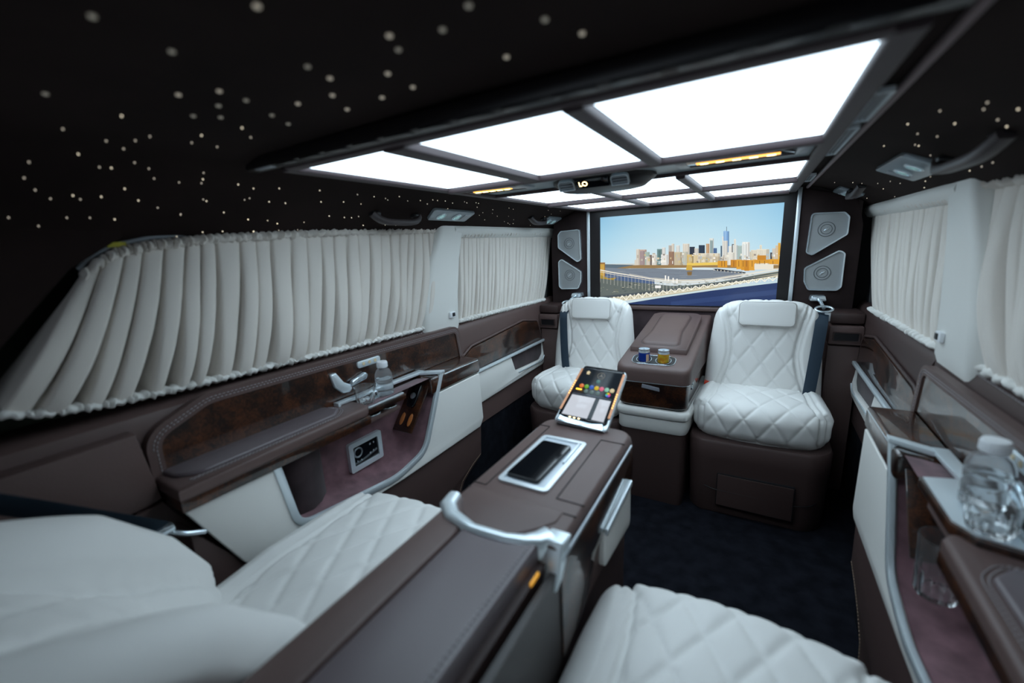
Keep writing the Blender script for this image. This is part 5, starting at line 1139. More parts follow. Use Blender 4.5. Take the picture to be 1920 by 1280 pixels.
((246,242,226),((-0.1629,0.8679),(-0.1624,0.8445),(-0.1598,0.8446),(-0.1603,0.868))),
((246,242,226),((-0.1843,0.865),(-0.1838,0.8406),(-0.1812,0.8407),(-0.1816,0.865))),
((246,242,226),((-0.1381,0.8468),(-0.1177,0.8722),(-0.1213,0.8753),(-0.1418,0.85))),
((246,242,226),((-0.1209,0.8719),(-0.0996,0.8541),(-0.0967,0.8579),(-0.118,0.8756))),
((246,242,226),((-0.1208,0.8737),(-0.1202,0.8522),(-0.1177,0.8522),(-0.1182,0.8738))),
((246,242,226),((-0.1417,0.8709),(-0.1412,0.8484),(-0.1386,0.8484),(-0.1391,0.8709))),
((246,242,226),((-0.0964,0.8544),(-0.0764,0.8778),(-0.0799,0.8811),(-0.1,0.8576))),
((246,242,226),((-0.0795,0.8775),(-0.0586,0.8613),(-0.0559,0.8652),(-0.0768,0.8814))),
((246,242,226),((-0.0794,0.8794),(-0.0789,0.8597),(-0.0764,0.8598),(-0.0769,0.8795))),
((246,242,226),((-0.1,0.8766),(-0.0995,0.856),(-0.0969,0.856),(-0.0975,0.8766))),
((246,242,226),((-0.0556,0.8616),(-0.036,0.8837),(-0.0394,0.887),(-0.059,0.8649))),
((246,242,226),((-0.039,0.8835),(-0.0184,0.8682),(-0.0159,0.8721),(-0.0364,0.8873))),
((246,242,226),((-0.039,0.8854),(-0.0384,0.8667),(-0.0359,0.8667),(-0.0365,0.8854))),
((246,242,226),((-0.0591,0.8824),(-0.0585,0.8632),(-0.056,0.8633),(-0.0566,0.8824))),
((246,242,226),((-0.0155,0.8685),(0.0036,0.8895),(0.0003,0.8929),(-0.0188,0.8718))),
((246,242,226),((0.0008,0.8893),(0.021,0.875),(0.0234,0.8789),(0.0032,0.8932))),
((246,242,226),((0.0008,0.8912),(0.0014,0.8736),(0.0038,0.8736),(0.0032,0.8912))),
((246,242,226),((-0.019,0.8883),(-0.0184,0.8702),(-0.0159,0.8702),(-0.0165,0.8883))),
((246,242,226),((0.0238,0.8753),(0.0425,0.8952),(0.0393,0.8986),(0.0206,0.8786))),
((246,242,226),((0.0398,0.8949),(0.0597,0.8816),(0.0618,0.8856),(0.042,0.8989))),
((246,242,226),((0.0397,0.8969),(0.0404,0.8803),(0.0428,0.8803),(0.0421,0.8969))),
((246,242,226),((0.0203,0.8941),(0.021,0.8769),(0.0234,0.877),(0.0227,0.8941))),
((246,242,226),((0.0623,0.8819),(0.0806,0.9008),(0.0776,0.9042),(0.0592,0.8853))),
((246,242,226),((0.0781,0.9005),(0.0976,0.8882),(0.0996,0.8921),(0.0801,0.9045))),
((246,242,226),((0.0779,0.9025),(0.0786,0.8869),(0.0809,0.8869),(0.0803,0.9025))),
((246,242,226),((0.0589,0.8997),(0.0596,0.8836),(0.0619,0.8836),(0.0613,0.8997))),
((246,242,226),((0.1001,0.8884),(0.118,0.9063),(0.1151,0.9097),(0.0971,0.8919))),
((246,242,226),((0.1156,0.906),(0.1348,0.8945),(0.1367,0.8985),(0.1175,0.91))),
((246,242,226),((0.1154,0.908),(0.1161,0.8933),(0.1184,0.8934),(0.1177,0.908))),
((246,242,226),((0.0968,0.9053),(0.0974,0.8901),(0.0998,0.8901),(0.0991,0.9053))),
((246,242,226),((0.1371,0.8948),(0.1548,0.9117),(0.1519,0.9151),(0.1343,0.8983))),
((246,242,226),((0.1524,0.9114),(0.1713,0.8999),(0.1731,0.9039),(0.1543,0.9154))),
((246,242,226),((0.1522,0.9134),(0.1529,0.8997),(0.1552,0.8997),(0.1545,0.9134))),
((246,242,226),((0.1339,0.9107),(0.1346,0.8965),(0.1369,0.8965),(0.1362,0.9107))),
((246,242,226),((0.1736,0.9001),(0.1908,0.9162),(0.1881,0.9197),(0.1708,0.9037))),
((246,242,226),((0.1885,0.916),(0.2072,0.9039),(0.209,0.9077),(0.1904,0.9199))),
((246,242,226),((0.1884,0.918),(0.1891,0.9038),(0.1913,0.9038),(0.1906,0.918))),
((246,242,226),((0.1704,0.9157),(0.1711,0.9019),(0.1733,0.9019),(0.1726,0.9157))),
((246,242,226),((0.2095,0.904),(0.2263,0.9206),(0.2236,0.924),(0.2067,0.9075))),
((246,242,226),((0.224,0.9205),(0.2424,0.9077),(0.2443,0.9114),(0.226,0.9242))),
((246,242,226),((0.2239,0.9223),(0.2247,0.9077),(0.2269,0.9077),(0.2261,0.9223))),
((246,242,226),((0.2062,0.9202),(0.207,0.9058),(0.2092,0.9058),(0.2084,0.9202))),
((246,242,226),((0.2447,0.9079),(0.2612,0.925),(0.2584,0.9283),(0.242,0.9112))),
((246,242,226),((0.2588,0.9248),(0.277,0.9115),(0.279,0.9151),(0.2608,0.9285))),
((246,242,226),((0.2588,0.9266),(0.2597,0.9114),(0.2618,0.9114),(0.2609,0.9266))),
((246,242,226),((0.2414,0.9245),(0.2423,0.9095),(0.2444,0.9095),(0.2436,0.9245))),
((246,242,226),((0.2794,0.9116),(0.2954,0.9292),(0.2927,0.9325),(0.2766,0.9149))),
((246,242,226),((0.293,0.9291),(0.311,0.9152),(0.313,0.9187),(0.2951,0.9326))),
((246,242,226),((0.293,0.9309),(0.294,0.9151),(0.2961,0.9151),(0.2951,0.9309))),
((246,242,226),((0.276,0.9288),(0.2769,0.9133),(0.279,0.9133),(0.2781,0.9288))),
((246,242,226),((0.3134,0.9153),(0.3291,0.9334),(0.3263,0.9366),(0.3106,0.9185))),
((246,242,226),((0.3267,0.9333),(0.3444,0.9188),(0.3464,0.9222),(0.3287,0.9367))),
((246,242,226),((0.3266,0.935),(0.3277,0.9187),(0.3298,0.9187),(0.3287,0.935))),
((246,242,226),((0.3099,0.933),(0.3109,0.9169),(0.313,0.9169),(0.312,0.9329))),
((246,242,226),((0.3468,0.919),(0.3621,0.9375),(0.3593,0.9406),(0.344,0.9221))),
((246,242,226),((0.3597,0.9374),(0.3772,0.9224),(0.3793,0.9257),(0.3617,0.9408))),
((246,242,226),((0.3597,0.9391),(0.3609,0.9223),(0.3629,0.9223),(0.3617,0.9391))),
((246,242,226),((0.3432,0.9371),(0.3444,0.9205),(0.3464,0.9205),(0.3453,0.9371))),
((246,242,226),((0.3796,0.9225),(0.3946,0.9416),(0.3918,0.9446),(0.3768,0.9255))),
((246,242,226),((0.3921,0.9415),(0.4095,0.9259),(0.4115,0.9291),(0.3942,0.9447))),
((246,242,226),((0.3922,0.9431),(0.3934,0.9258),(0.3954,0.9258),(0.3942,0.9431))),
((246,242,226),((0.376,0.9411),(0.3772,0.924),(0.3792,0.924),(0.378,0.9411))),
((246,242,226),((0.4119,0.926),(0.4265,0.9456),(0.4237,0.9485),(0.4091,0.929))),
((246,242,226),((0.424,0.9455),(0.4412,0.9286),(0.4434,0.9317),(0.4262,0.9486))),
((246,242,226),((0.4241,0.947),(0.4254,0.9292),(0.4274,0.9292),(0.4261,0.947))),
((246,242,226),((0.4082,0.9451),(0.4095,0.9275),(0.4115,0.9275),(0.4102,0.9451))),
((34,52,98),((-0.429,0.7814),(-0.2533,0.8093),(-0.0784,0.8419),(0.159,0.8809),(0.4366,0.9195),(0.4485,0.7638),(-0.4293,0.7306))),
((44,64,112),((-0.0359,0.8207),(0.2341,0.859),(0.4324,0.8887),(0.4342,0.8654),(0.199,0.8296),(-0.0352,0.7987))),
((27,42,84),((0.0467,0.7878),(0.3424,0.8284),(0.4425,0.8422),(0.4485,0.7638),(0.0077,0.7471)))]

pm = bpy.data.materials.new('screen_picture'); pm.use_nodes = True; nt = pm.node_tree; b = nt.nodes['Principled BSDF']
at_ = nt.nodes.new('ShaderNodeVertexColor'); at_.layer_name = 'picture'
nt.links.new(at_.outputs['Color'], b.inputs['Emission Color']); b.inputs['Emission Strength'].default_value = 1.0; b.inputs['Base Color'].default_value = (.01, .01, .01, 1); b.inputs['Roughness'].default_value = .25
X0, X1, Z0, Z1 = -.418, .429, .803, 1.274
def clip(poly):
    for ax, lim, sg in ((0, X0, 1), (0, X1, -1), (1, Z0, 1), (1, Z1, -1)):
        out = []
        for i in range(len(poly)):
            p, q = poly[i-1], poly[i]; a = (p[ax]-lim)*sg; c = (q[ax]-lim)*sg
            if (a < 0) != (c < 0): t = a/(a-c); out.append((p[0]+(q[0]-p[0])*t, p[1]+(q[1]-p[1])*t))
            if c >= 0: out.append(q)
        poly = out
        if len(poly) < 3: return None
    return poly
pv = []; pf = []; pc = []; lin = lambda c: (c/255/12.92) if c <= 10.3 else ((c/255+.055)/1.055)**2.4
SKY = [(1.0, (166, 204, 224)), (.8, (186, 219, 233)), (.6, (204, 228, 236)), (.45, (213, 231, 236)), (.36, (212, 222, 226))]
g_n = 40
for i in range(g_n):      # graded sky of the picture, top to bottom
    za, zb = Z0+(Z1-Z0)*i/g_n, Z0+(Z1-Z0)*(i+1)/g_n; row = []
    for j in range(13):
        x = X0+(X1-X0)*j/12
        for z in (za, zb): row.append((x, z))
    k0 = len(pv)
    for x, z in row:
        t = (z-Z0)/(Z1-Z0); c = SKY[-1][1]
        for (ta, ca), (tb, cb) in zip(SKY, SKY[1:]):
            if tb <= t <= ta: q = (t-tb)/(ta-tb); c = tuple(cb[m]+(ca[m]-cb[m])*q for m in range(3)); break
        u = abs((x-X0)/(X1-X0)-.5)*2; c = tuple(min(255, max(0, m+dm*(u**2))) for m, dm in zip(c, (-26, -12, -2))) ; pv.append((x, 2.3050, z)); pc.append(c)
    for j in range(12): pf.append((k0+2*j, k0+2*j+2, k0+2*j+3, k0+2*j+1))
for n_, (c, pts) in enumerate(PIC):
    q = clip([tuple(p) for p in pts])
    if not q: continue
    k0 = len(pv); pv += [(x, 2.3049-.00001*n_, z) for x, z in q]; pc += [c]*len(q); pf.append(tuple(range(k0, k0+len(q))))
o = link('screen_picture', pv, pf, pm, tv, smooth=0, recalc=False); o.data.shade_flat()
ca_ = o.data.color_attributes.new('picture', 'FLOAT_COLOR', 'POINT')
for i, c in enumerate(pc): ca_.data[i].color = (lin(c[0]), lin(c[1]), lin(c[2]), 1)
# loudspeakers : four aluminium grilles on the partition pillars
def speaker(label, poly, ctr, s):
    global MX
    MX = s; t = thing('loudspeaker', label, 'loudspeaker', (ctr[0], 2.3, ctr[1]), 'loudspeakers beside the television')
    pl = rp(poly, .017, 6); inn = offs(pl, .0055)
    g = G(); g.ring(pl, inn, 'y', 2.284, 2.302); g.to('rim', CHROMEB, t, smooth=40)
    g = G(); g.prism(offs(pl, .0035), 'y', 2.289, 2.303); g.to('grille', MESHM, t)
    for r in (.030, .020):
        g = G(); g.tube([(ctr[0]+r*math.cos(a), 2.2886, ctr[1]+r*math.sin(a)) for a in np.linspace(0, 2*PI, 33)[:-1]], .0013, closed=True, n=5, up=(0, 1, 0)); g.to('ring', mat('dark_ring', (.10, .11, .115), .5), t)
    g = G(); M = Matrix.Translation((ctr[0], 2.2875, ctr[1])) @ Matrix.Rotation(-.7 if s > 0 else .7, 4, 'Y'); g.box((-.011, -.0012, -.0025), (.011, .001, .0025), .0006, M=M); g.to('badge', CHROMEB, t); MX = 1
UP = [(.531, 1.220), (.648, 1.216), (.666, 1.195), (.666, 1.122), (.548, 1.038), (.524, 1.050)]
LO = [(.524, .985), (.645, 1.060), (.666, 1.045), (.666, .900), (.650, .884), (.545, .886), (.527, .925)]
speaker('upper trapezoid aluminium speaker grille left of the television', UP, (.597, 1.145), -1)
speaker('lower trapezoid aluminium speaker grille left of the television, above the seat belt guide', LO, (.597, .965), -1)
speaker('upper trapezoid aluminium speaker grille right of the television', UP, (.590, 1.148), 1)
speaker('lower trapezoid aluminium speaker grille right of the television, above the seat belt guide', LO, (.592, .962), 1)

# ================================================================= CEILING LIGHTS
cl = thing('ceiling_light_tray', 'ceiling light tray of mauve suede bars around glowing white panels, running along the roof', 'ceiling light', (0, 1.4, 1.31))
G().box((-.52, .545, 1.3265), (.478, 2.285, 1.3365)).to('backing', HEAD, cl)
xs0, xs1 = -.480, .442
def bar(a, b, wd=.030, h=.014, nm='frame_bar', m=None): g = G(); g.tube([a, b], .01, n=14, flat=(wd, h)); return g.to(nm, m or FRAMEM, cl, smooth=50)
bar((xs0-.010, .555, 1.319), (xs0-.010, 2.28, 1.319)); bar((xs1+.012, .555, 1.319), (xs1+.012, 2.28, 1.319))
bar((xs0, .559, 1.320), (xs1, .559, 1.320), .027, .014); bar((xs0, 1.076, 1.316), (xs1, 1.076, 1.316), .030, .018); bar((xs0, 1.338, 1.320), (xs1, 1.338, 1.320), .014, .012)
bar((xs0, 1.785, 1.314), (xs1, 1.785, 1.314), .040, .018); bar((xs0, 2.268, 1.316), (xs1, 2.268, 1.316), .034, .018)
for x, wd in zip((-.196, .1265), (.050, .030)): bar((x, .56, 1.316), (x, 1.07, 1.316), wd, .017, 'divider_bar')
for x in (-.158, .138):
    bar((x, 1.345, 1.315), (x, 1.785, 1.315), .026, .018, 'divider_bar'); bar((x, 1.785, 1.315), (x, 2.268, 1.315), .026, .018, 'divider_bar')
def panel(x0, x1, y0, y1):
    g = G(); g.prism(rrect(x0, y0, x1, y1, .008), 'z', 1.3220, 1.3262); o = g.to('light_panel', PANEL, cl); return o
pc3 = [xs0+.004, -.222, -.170, .1105, .1425, xs1-.003]
for a, b in ((0, 1), (2, 3), (4, 5)): panel(pc3[a], pc3[b], .573, 1.060)
pc4 = [xs0+.004, -.172, -.144, .124, .152, xs1-.003]
for a, b in ((0, 1), (2, 3), (4, 5)): panel(pc4[a], pc4[b], 1.347, 1.763); panel(pc4[a], pc4[b], 1.807, 2.252)
# near lip of the tray, dark slotted rail
g = G(); g.box((-.56, .512, 1.316), (.49, .543, 1.340), .005); g.to('near_rail', BEZEL, cl)
for i in range(14): g = G(); g.box((-.53+i*.072, .514, 1.3145), (-.475+i*.072, .527, 1.3175), .001); g.to('rail_slot', GREY if i < 1 else BLACK, cl)
# cross panel between the light fields
g = G(); g.box((xs0+.004, 1.092, 1.3235), (xs1-.004, 1.331, 1.3275)); g.to('cross_panel', mat('pale_grey_cross_panel', (.38, .46, .50), .35), cl)
# outer ridges of the headliner
for s, x in ((1, .508),):
    g = G(); g.tube([(s*x, -.2, 1.334), (s*x, .6, 1.333), (s*x, 2.28, 1.328)], .006, n=10); g.to('ridge_piping', mat('mauve_piping', (.17, .10, .11), .55, sheen=.2), cl, smooth=60)
# slim air outlets along the right edge of the tray (and left)
def slit_vent(x, y0, y1, s, label):
    t = thing('slot_vent', label, 'air vent', (x, (y0+y1)/2, 1.320), 'slim roof air vents')
    g = G(); g.ring(rrect(x-.013, y0, x+.013, y1, .006), rrect(x-.009, y0+.006, x+.009, y1-.006, .004), 'z', 1.319, 1.326); g.to('rim', CHROME, t)
    g = G(); g.box((x-.010, y0+.004, 1.324), (x+.010, y1-.004, 1.331)); g.to('throat', BLACK, t)
    for k in range(3): g = G(); g.box((x-.007+k*.0065, y0+.008, 1.3205), (x-.0045+k*.0065, y1-.008, 1.3245)); g.to('slat', GREY, t)
slit_vent(.481, .80, .985, 1, 'slim silver air vent right of the nearest light panels, closest to the camera')
slit_vent(.479, 1.03, 1.34, 1, 'long slim silver air vent right of the light panels, second from the camera')
slit_vent(.479, 1.75, 1.95, 1, 'slim silver air vent at the far right end of the light panels')
slit_vent(-.520, 1.05, 1.30, -1, 'slim silver air vent left of the light panels')
# led bars either side of the climate console
def led(x0, x1, y, dy, label):
    t = thing('reading_light_bar', label, 'light', ((x0+x1)/2, y, 1.32), 'amber reading light bars')
    g = G(); g.prism([(x0-.022, y-.035), (x1+.030, y-.035+dy), (x1+.030, y+.055+dy), (x0-.022, y+.055)], 'z', 1.317, 1.3275, bev=.002); g.to('housing', BLACKG, t)
    g = G(); g.prism([(x0, y-.009), (x1, y-.009+dy), (x1, y+.009+dy), (x0, y+.009)], 'z', 1.3148, 1.3175, bev=.001); g.to('glowing_strip', AMBER, t)
    for k in range(5):
        u = (k+.5)/5; xx = x0+(x1-x0)*u; g = G(); g.box((xx-.009, y-.005+dy*u, 1.3138), (xx+.009, y+.005+dy*u, 1.3150), .0005); g.to('led', AMBERH, t)
    for sx in (x0-.034, x1+.042): g = G(); g.box((sx-.012, y-.033+dy, 1.3165), (sx+.012, y+.055+dy, 1.3272), .002); g.to('end_cap', GREY, t)
led(-.452, -.325, 1.165, .012, 'glowing amber light bar in the roof left of the climate console')
led(.200, .375, 1.182, .0, 'glowing amber light bar in the roof right of the climate console')
# climate console in the roof
cc = thing('roof_climate_console', 'black oval climate console in the roof with two vents and a small lit amber display', 'climate console', (-.06, 1.24, 1.30))
el = [(-.062+.150*math.copysign(abs(math.cos(a))**.8, math.cos(a)), 1.262+.100*math.sin(a)) for a in np.linspace(0, 2*PI, 41)[:-1]]
rows = []
for k, z in ((1.0, 1.328), (1.0, 1.316), (.955, 1.3105), (.80, 1.2935), (.70, 1.291)): rows.append([(-.062+(x+.062)*k, 1.262+(y-1.262)*k, z) for x, y in el])
v, f = bridge(rows); link('shell', v, f, mat('console_black', (.012, .010, .011), .45), cc, smooth=50)
Mc = Matrix.Translation((-.062, 1.1705, 1.3035)) @ Matrix.Rotation(math.radians(-48), 4, 'X')
for x0, x1 in ((-.100, -.052), (.052, .100)):
    sg = -1 if x0 < 0 else 1; pl = rp([(x0, -.016), (x1, -.016), (x1, .016), (x0, .016)] if sg > 0 else [(x0, -.016), (x1, -.016), (x1, .016), (x0, .016)], [.012, .012, .003, .003])
    g = G(); g.ring(pl, offs(pl, .003), 'z', -.004, .006)
    g.v = [(Mc @ Vector((a, b_, -c)))[:] for a, b_, c in g.v]; g.to('vent_rim', CHROME, cc)
    g = G()
    for q in (-.008, 0, .008): g.box((x0+.004, q-.0015, -.004), (x1-.004, q+.0015, .001))
    g.v = [(Mc @ Vector(p))[:] for p in g.v]; g.to('vent_slat', GREY, cc)
g = G(); g.box((-.046, -.014, -.004), (.046, .014, .002), .001); g.v = [(Mc @ Vector(p))[:] for p in g.v]; g.to('display_glass', BLACKG, cc)
def text(body, size, M, m, parent, name='lettering', ext=.0004):
    cu = bpy.data.curves.new(name, 'FONT'); cu.body = body; cu.size = size; cu.extrude = ext; cu.align_x = 'CENTER'; cu.align_y = 'CENTER'
    o = bpy.data.objects.new(name, cu); C.objects.link(o); o.data.materials.append(m); me = bpy.data.meshes.new_from_object(o); bpy.data.objects.remove(o); o = bpy.data.objects.new(name, me); C.objects.link(o); o.parent = parent
    o.matrix_local = Matrix.Translation(-Vector(ROOTLOC[parent.name])) @ M; return o
text('LO', .020, Mc @ Matrix.Translation((-.026, 0, -.0046)) @ Matrix.Rotation(PI, 4, 'X'), AMBERH, cc, 'display_digits')
# grab handles and spot light units on the headliner slopes
def on_head(x, y, off=0):
    z, n_ = head_at(x); return Vector((x, y, z))+n_*off, n_
def handle(s, x, y0, y1, label):
    t = thing('grab_handle', label, 'handle', (s*x, (y0+y1)/2, head_at(s*x)[0]), 'roof grab handles')
    L = y1-y0; pth = []
    for u in np.linspace(0, 1, 17):
        h = .005+.027*(1-abs(2*u-1)**5.0); p, n_ = on_head(s*x, y0+L*u, h); pth.append(p[:])
    g = G(); g.tube(pth, .009, n=12, flat=(.026, .019), up=(0, .0, 1)); g.to('grip', mat('dark_handle_plastic', (.060, .050, .053), .45), t, smooth=60)
    for u in (.06, .94): p, n_ = on_head(s*x, y0+L*u, .003); g = G(); g.box((p.x-.013, p.y-.015, p.z-.008), (p.x+.013, p.y+.015, p.z+.006), .004); g.to('mount', BLACK, t)
def spots(s, x, y0, y1, wdt, label, n=2):
    z, n_ = head_at(s*x); t = thing('spot_light_unit', label, 'light', (s*x, (y0+y1)/2, z), 'roof spot light units')
    ax_y = Vector((0, 1, 0)); ax_x = ax_y.cross(n_).normalized(); M = Matrix.Translation(Vector((s*x, (y0+y1)/2, z))) @ Matrix((ax_x, ax_y, n_)).transposed().to_4x4()
    L = (y1-y0)/2; sk = .03
    pl = rp([(-wdt/2, -L), (wdt/2, -L+sk*(1 if s < 0 else -0)), (wdt/2, L), (-wdt/2, L-sk*.2)], .010)
    g = G(); g.prism(pl, 'z', -.004, .010, bev=.003, M=M); g.to('body', mat('silver_light_body', (.36, .42, .46), .3, metal=.45), t)
    for k in range(n):
        yy = -L*.45+k*L*.72; M2 = M @ Matrix.Translation((0, yy, .010))
        g = G(); g.lathe([(.020, -.001), (.021, .003), (.017, .0045), (.0165, .001)], n=20, M=M2); lr_ = g.to('lens_ring', CHROME, t, smooth=60)
        g = G(); g.lathe([(.0165, -.001), (.0165, .0015), (.009, .0022), (.008, .004), (.003, .0045)], n=16, M=M2); g.to('lens', LENS, lr_, smooth=30)
        for q in range(6): a = q*PI/3; g = G(); g.box((-.0013, .004, .0015), (.0013, .015, .0034), M=M2 @ Matrix.Rotation(a, 4, 'Z')); g.to('lens_rib', CHROMEB, lr_)
    g = G(); g.box((-wdt*.28, L*.55, .009), (wdt*.28, L*.82, .0125), .002, M=M); g.to('switch', GREY, t)
handle(-1, .690, .945, 1.150, 'grey grab handle on the left roof edge, the one nearer the camera')
spots(-1, .675, 1.185, 1.44, .068, 'silver twin spot light unit on the left roof edge, nearer the camera')
handle(-1, .655, 1.93, 2.09, 'grey grab handle on the left roof edge, beside the partition')
spots(-1, .668, 2.11, 2.285, .070, 'silver twin spot light unit on the left roof edge, beside the partition')
handle(1, .668, .99, 1.275, 'grey grab handle on the right roof edge, the one nearer the camera')
spots(1, .652, 1.305, 1.56, .092, 'silver twin spot light unit on the right roof edge, nearer the camera')
handle(1, .640, 1.93, 2.12, 'grey grab handle on the right roof edge, beside the partition')
spots(1, .640, 2.115, 2.29, .088, 'silver twin spot light unit on the right roof edge, beside the partition')

# ================================================================= CURTAINS
def lerp_poly(P_, t):
    if len(P_[0]) == 3:      # (u, y, z) knots
        for i in range(len(P_)-1):
            if t <= P_[i+1][0] or i == len(P_)-2:
                q = (t-P_[i][0])/(P_[i+1][0]-P_[i][0]); return (P_[i][1]+(P_[i+1][1]-P_[i][1])*q, P_[i][2]+(P_[i+1][2]-P_[i][2])*q)
    d = [0]
    for i in range(len(P_)-1): d.append(d[-1]+math.dist(P_[i], P_[i+1]))
    T_ = t*d[-1]
    for i in range(len(P_)-1):
        if T_ <= d[i+1] or i == len(P_)-2:
            u = (T_-d[i])/(d[i+1]-d[i]); return (P_[i][0]+(P_[i+1][0]-P_[i][0])*u, P_[i][1]+(P_[i+1][1]-P_[i][1])*u)
def curtain(s, bot, top, nf, amp, seed, label, xw=.778, endbulge=0):
    global MX
    MX = s; rg = random.Random(seed); t = thing('curtain', label, 'curtain', (xw, (bot[0][-2]+bot[-1][-2])/2, bot[0][-1]), 'pleated window curtains')
    wd = [rg.uniform(.70, 1.30)*(1.45-.65*_/nf if nf > 18 and amp > .03 else 1) for _ in range(nf)]; tot = sum(wd); ph = [0]
    for q in wd: ph.append(ph[-1]+q/tot)
    am = [rg.uniform(.65, 1.2) for _ in range(nf)]; ln = [rg.uniform(-.5, .5) for _ in range(nf+1)]; gap = [rg.uniform(.15, 1.0) for _ in range(nf+1)]
    NC = 18; NR = 24; v = []; f = []
    for r in range(NR+1):
        w_ = r/NR; env = math.sin(PI*min(max(w_*.93+.02, 0), 1))**.45
        for k in range(nf):
            for c in range(NC+(1 if k == nf-1 else 0)):
                q = c/NC; a0 = ph[k]+ln[k]*.25/nf*math.sin(PI*w_)*(0 < k); a1 = ph[k+1]+ln[k+1]*.25/nf*math.sin(PI*w_)*(k < nf-1); u = a0+(a1-a0)*q
                b_ = lerp_poly(bot, min(1, max(0, u))); tp = lerp_poly(top, min(1, max(0, u)))
                y = b_[0]+(tp[0]-b_[0])*w_; z = b_[1]+(tp[1]-b_[1])*w_
                g0 = gap[k]; g1 = gap[k+1]; bul = (math.sin(PI*q))**.42
                lo = (1-w_)*.6+.5; h = amp*env*am[k]*bul*lo + amp*.10*math.sin(w_*6+k*1.3)*env
                wl = .050+.165*(1-w_); e0 = math.exp(-(q/(wl*(.5+g0)))**4)*g0+math.exp(-((1-q)/(wl*(.5+g1)))**4)*g1
                crease = amp*3.6*env*max(.10, 1.10-w_*1.15)*e0
                yy = y-.008*env*math.sin(2*PI*q)*am[k]*(amp/.036)*(1-.6*w_)
                x = xw-.006-h+crease - endbulge*math.exp(-((u)/.12)**2)*math.sin(PI*w_)
                v.append((min(x, .90), yy, z))
    W_ = nf*NC+1
    for r in range(NR):
        for c in range(W_-1): f.append((r*W_+c, r*W_+c+1, (r+1)*W_+c+1, (r+1)*W_+c))
    link('fabric', v, f, FABRIC, t, smooth=0, recalc=False)
    for nm, line, dz, hh, m in (('top_hem', top, -.004, .020, FABRIC), ('bottom_hem', bot, .004, .016, HEM)):
        rows = []; N = nf*9
        for i in range(N+1):
            u = i/N; y, z = lerp_poly(line, u); wob = math.sin(i*2.3+seed)*.0030+math.sin(i*.9)*.0028; zz = z+dz+math.sin(i*1.7)*.0025; e = .006+.003*math.sin(i*3.1)
            rows.append([(xw-.012-e+wob, y, zz-hh/2), (xw-.019-e+wob, y, zz-hh*.15), (xw-.017-e+wob*1.5, y+.001, zz+hh*.2), (xw-.010-e+wob, y, zz+hh/2), (xw+.004, y, zz+hh*.45), (xw+.004, y, zz-hh*.45)])
        a, b2 = bridge(rows); link(nm, a, b2, m, t, smooth=70)
    g = G(); g.tube([(xw+.002, y, z+.012) for y, z in [p[-2:] for p in top]], .004, n=8); g.to('rail', GREY, t); MX = 1
    return t
t = curtain(-1, [(0, .118, .905), (.05, .18, .884), (.14, .27, .870), (.30, .44, .862), (.6, .78, .853), (1, 1.225, .846)], [(0, .285, 1.128), (.02, .31, 1.152), (.07, .345, 1.172), (.16, .405, 1.186), (.30, .52, 1.198), (.6, .84, 1.214), (1, 1.325, 1.224)], 25, .036, 3, 'long ivory pleated curtain over the left rear window, above the walnut console', endbulge=.02)
MX = -1; g = G(); g.box((.772, .335, 1.180), (.776, .365, 1.190)); g.to('yellow_tab', YEL, t); MX = 1  # small plain yellow strip at the top of the curtain
curtain(-1, [(0, 1.418, .836), (.5, 1.83, .829), (1, 2.265, .820)], [(0, 1.475, 1.205), (.5, 1.90, 1.212), (1, 2.41, 1.216)], 26, .017, 9, 'fine pleated white curtain over the left front window', xw=.768)
curtain(1, [(0, 1.418, .836), (.5, 1.80, .829), (1, 2.18, .820)], [(0, 1.475, 1.205), (.5, 1.92, 1.212), (1, 2.43, 1.216)], 18, .020, 14, 'fine pleated white curtain over the right front window, beside the television partition', xw=.768)
curtain(1, [(0, .118, .905), (.05, .18, .884), (.14, .27, .870), (.30, .44, .862), (.6, .78, .853), (1, 1.19, .846)], [(0, .285, 1.128), (.02, .31, 1.152), (.07, .345, 1.172), (.16, .405, 1.186), (.30, .52, 1.198), (.6, .84, 1.214), (1, 1.325, 1.224)], 20, .038, 21, 'long ivory pleated curtain over the right rear window at the picture edge')
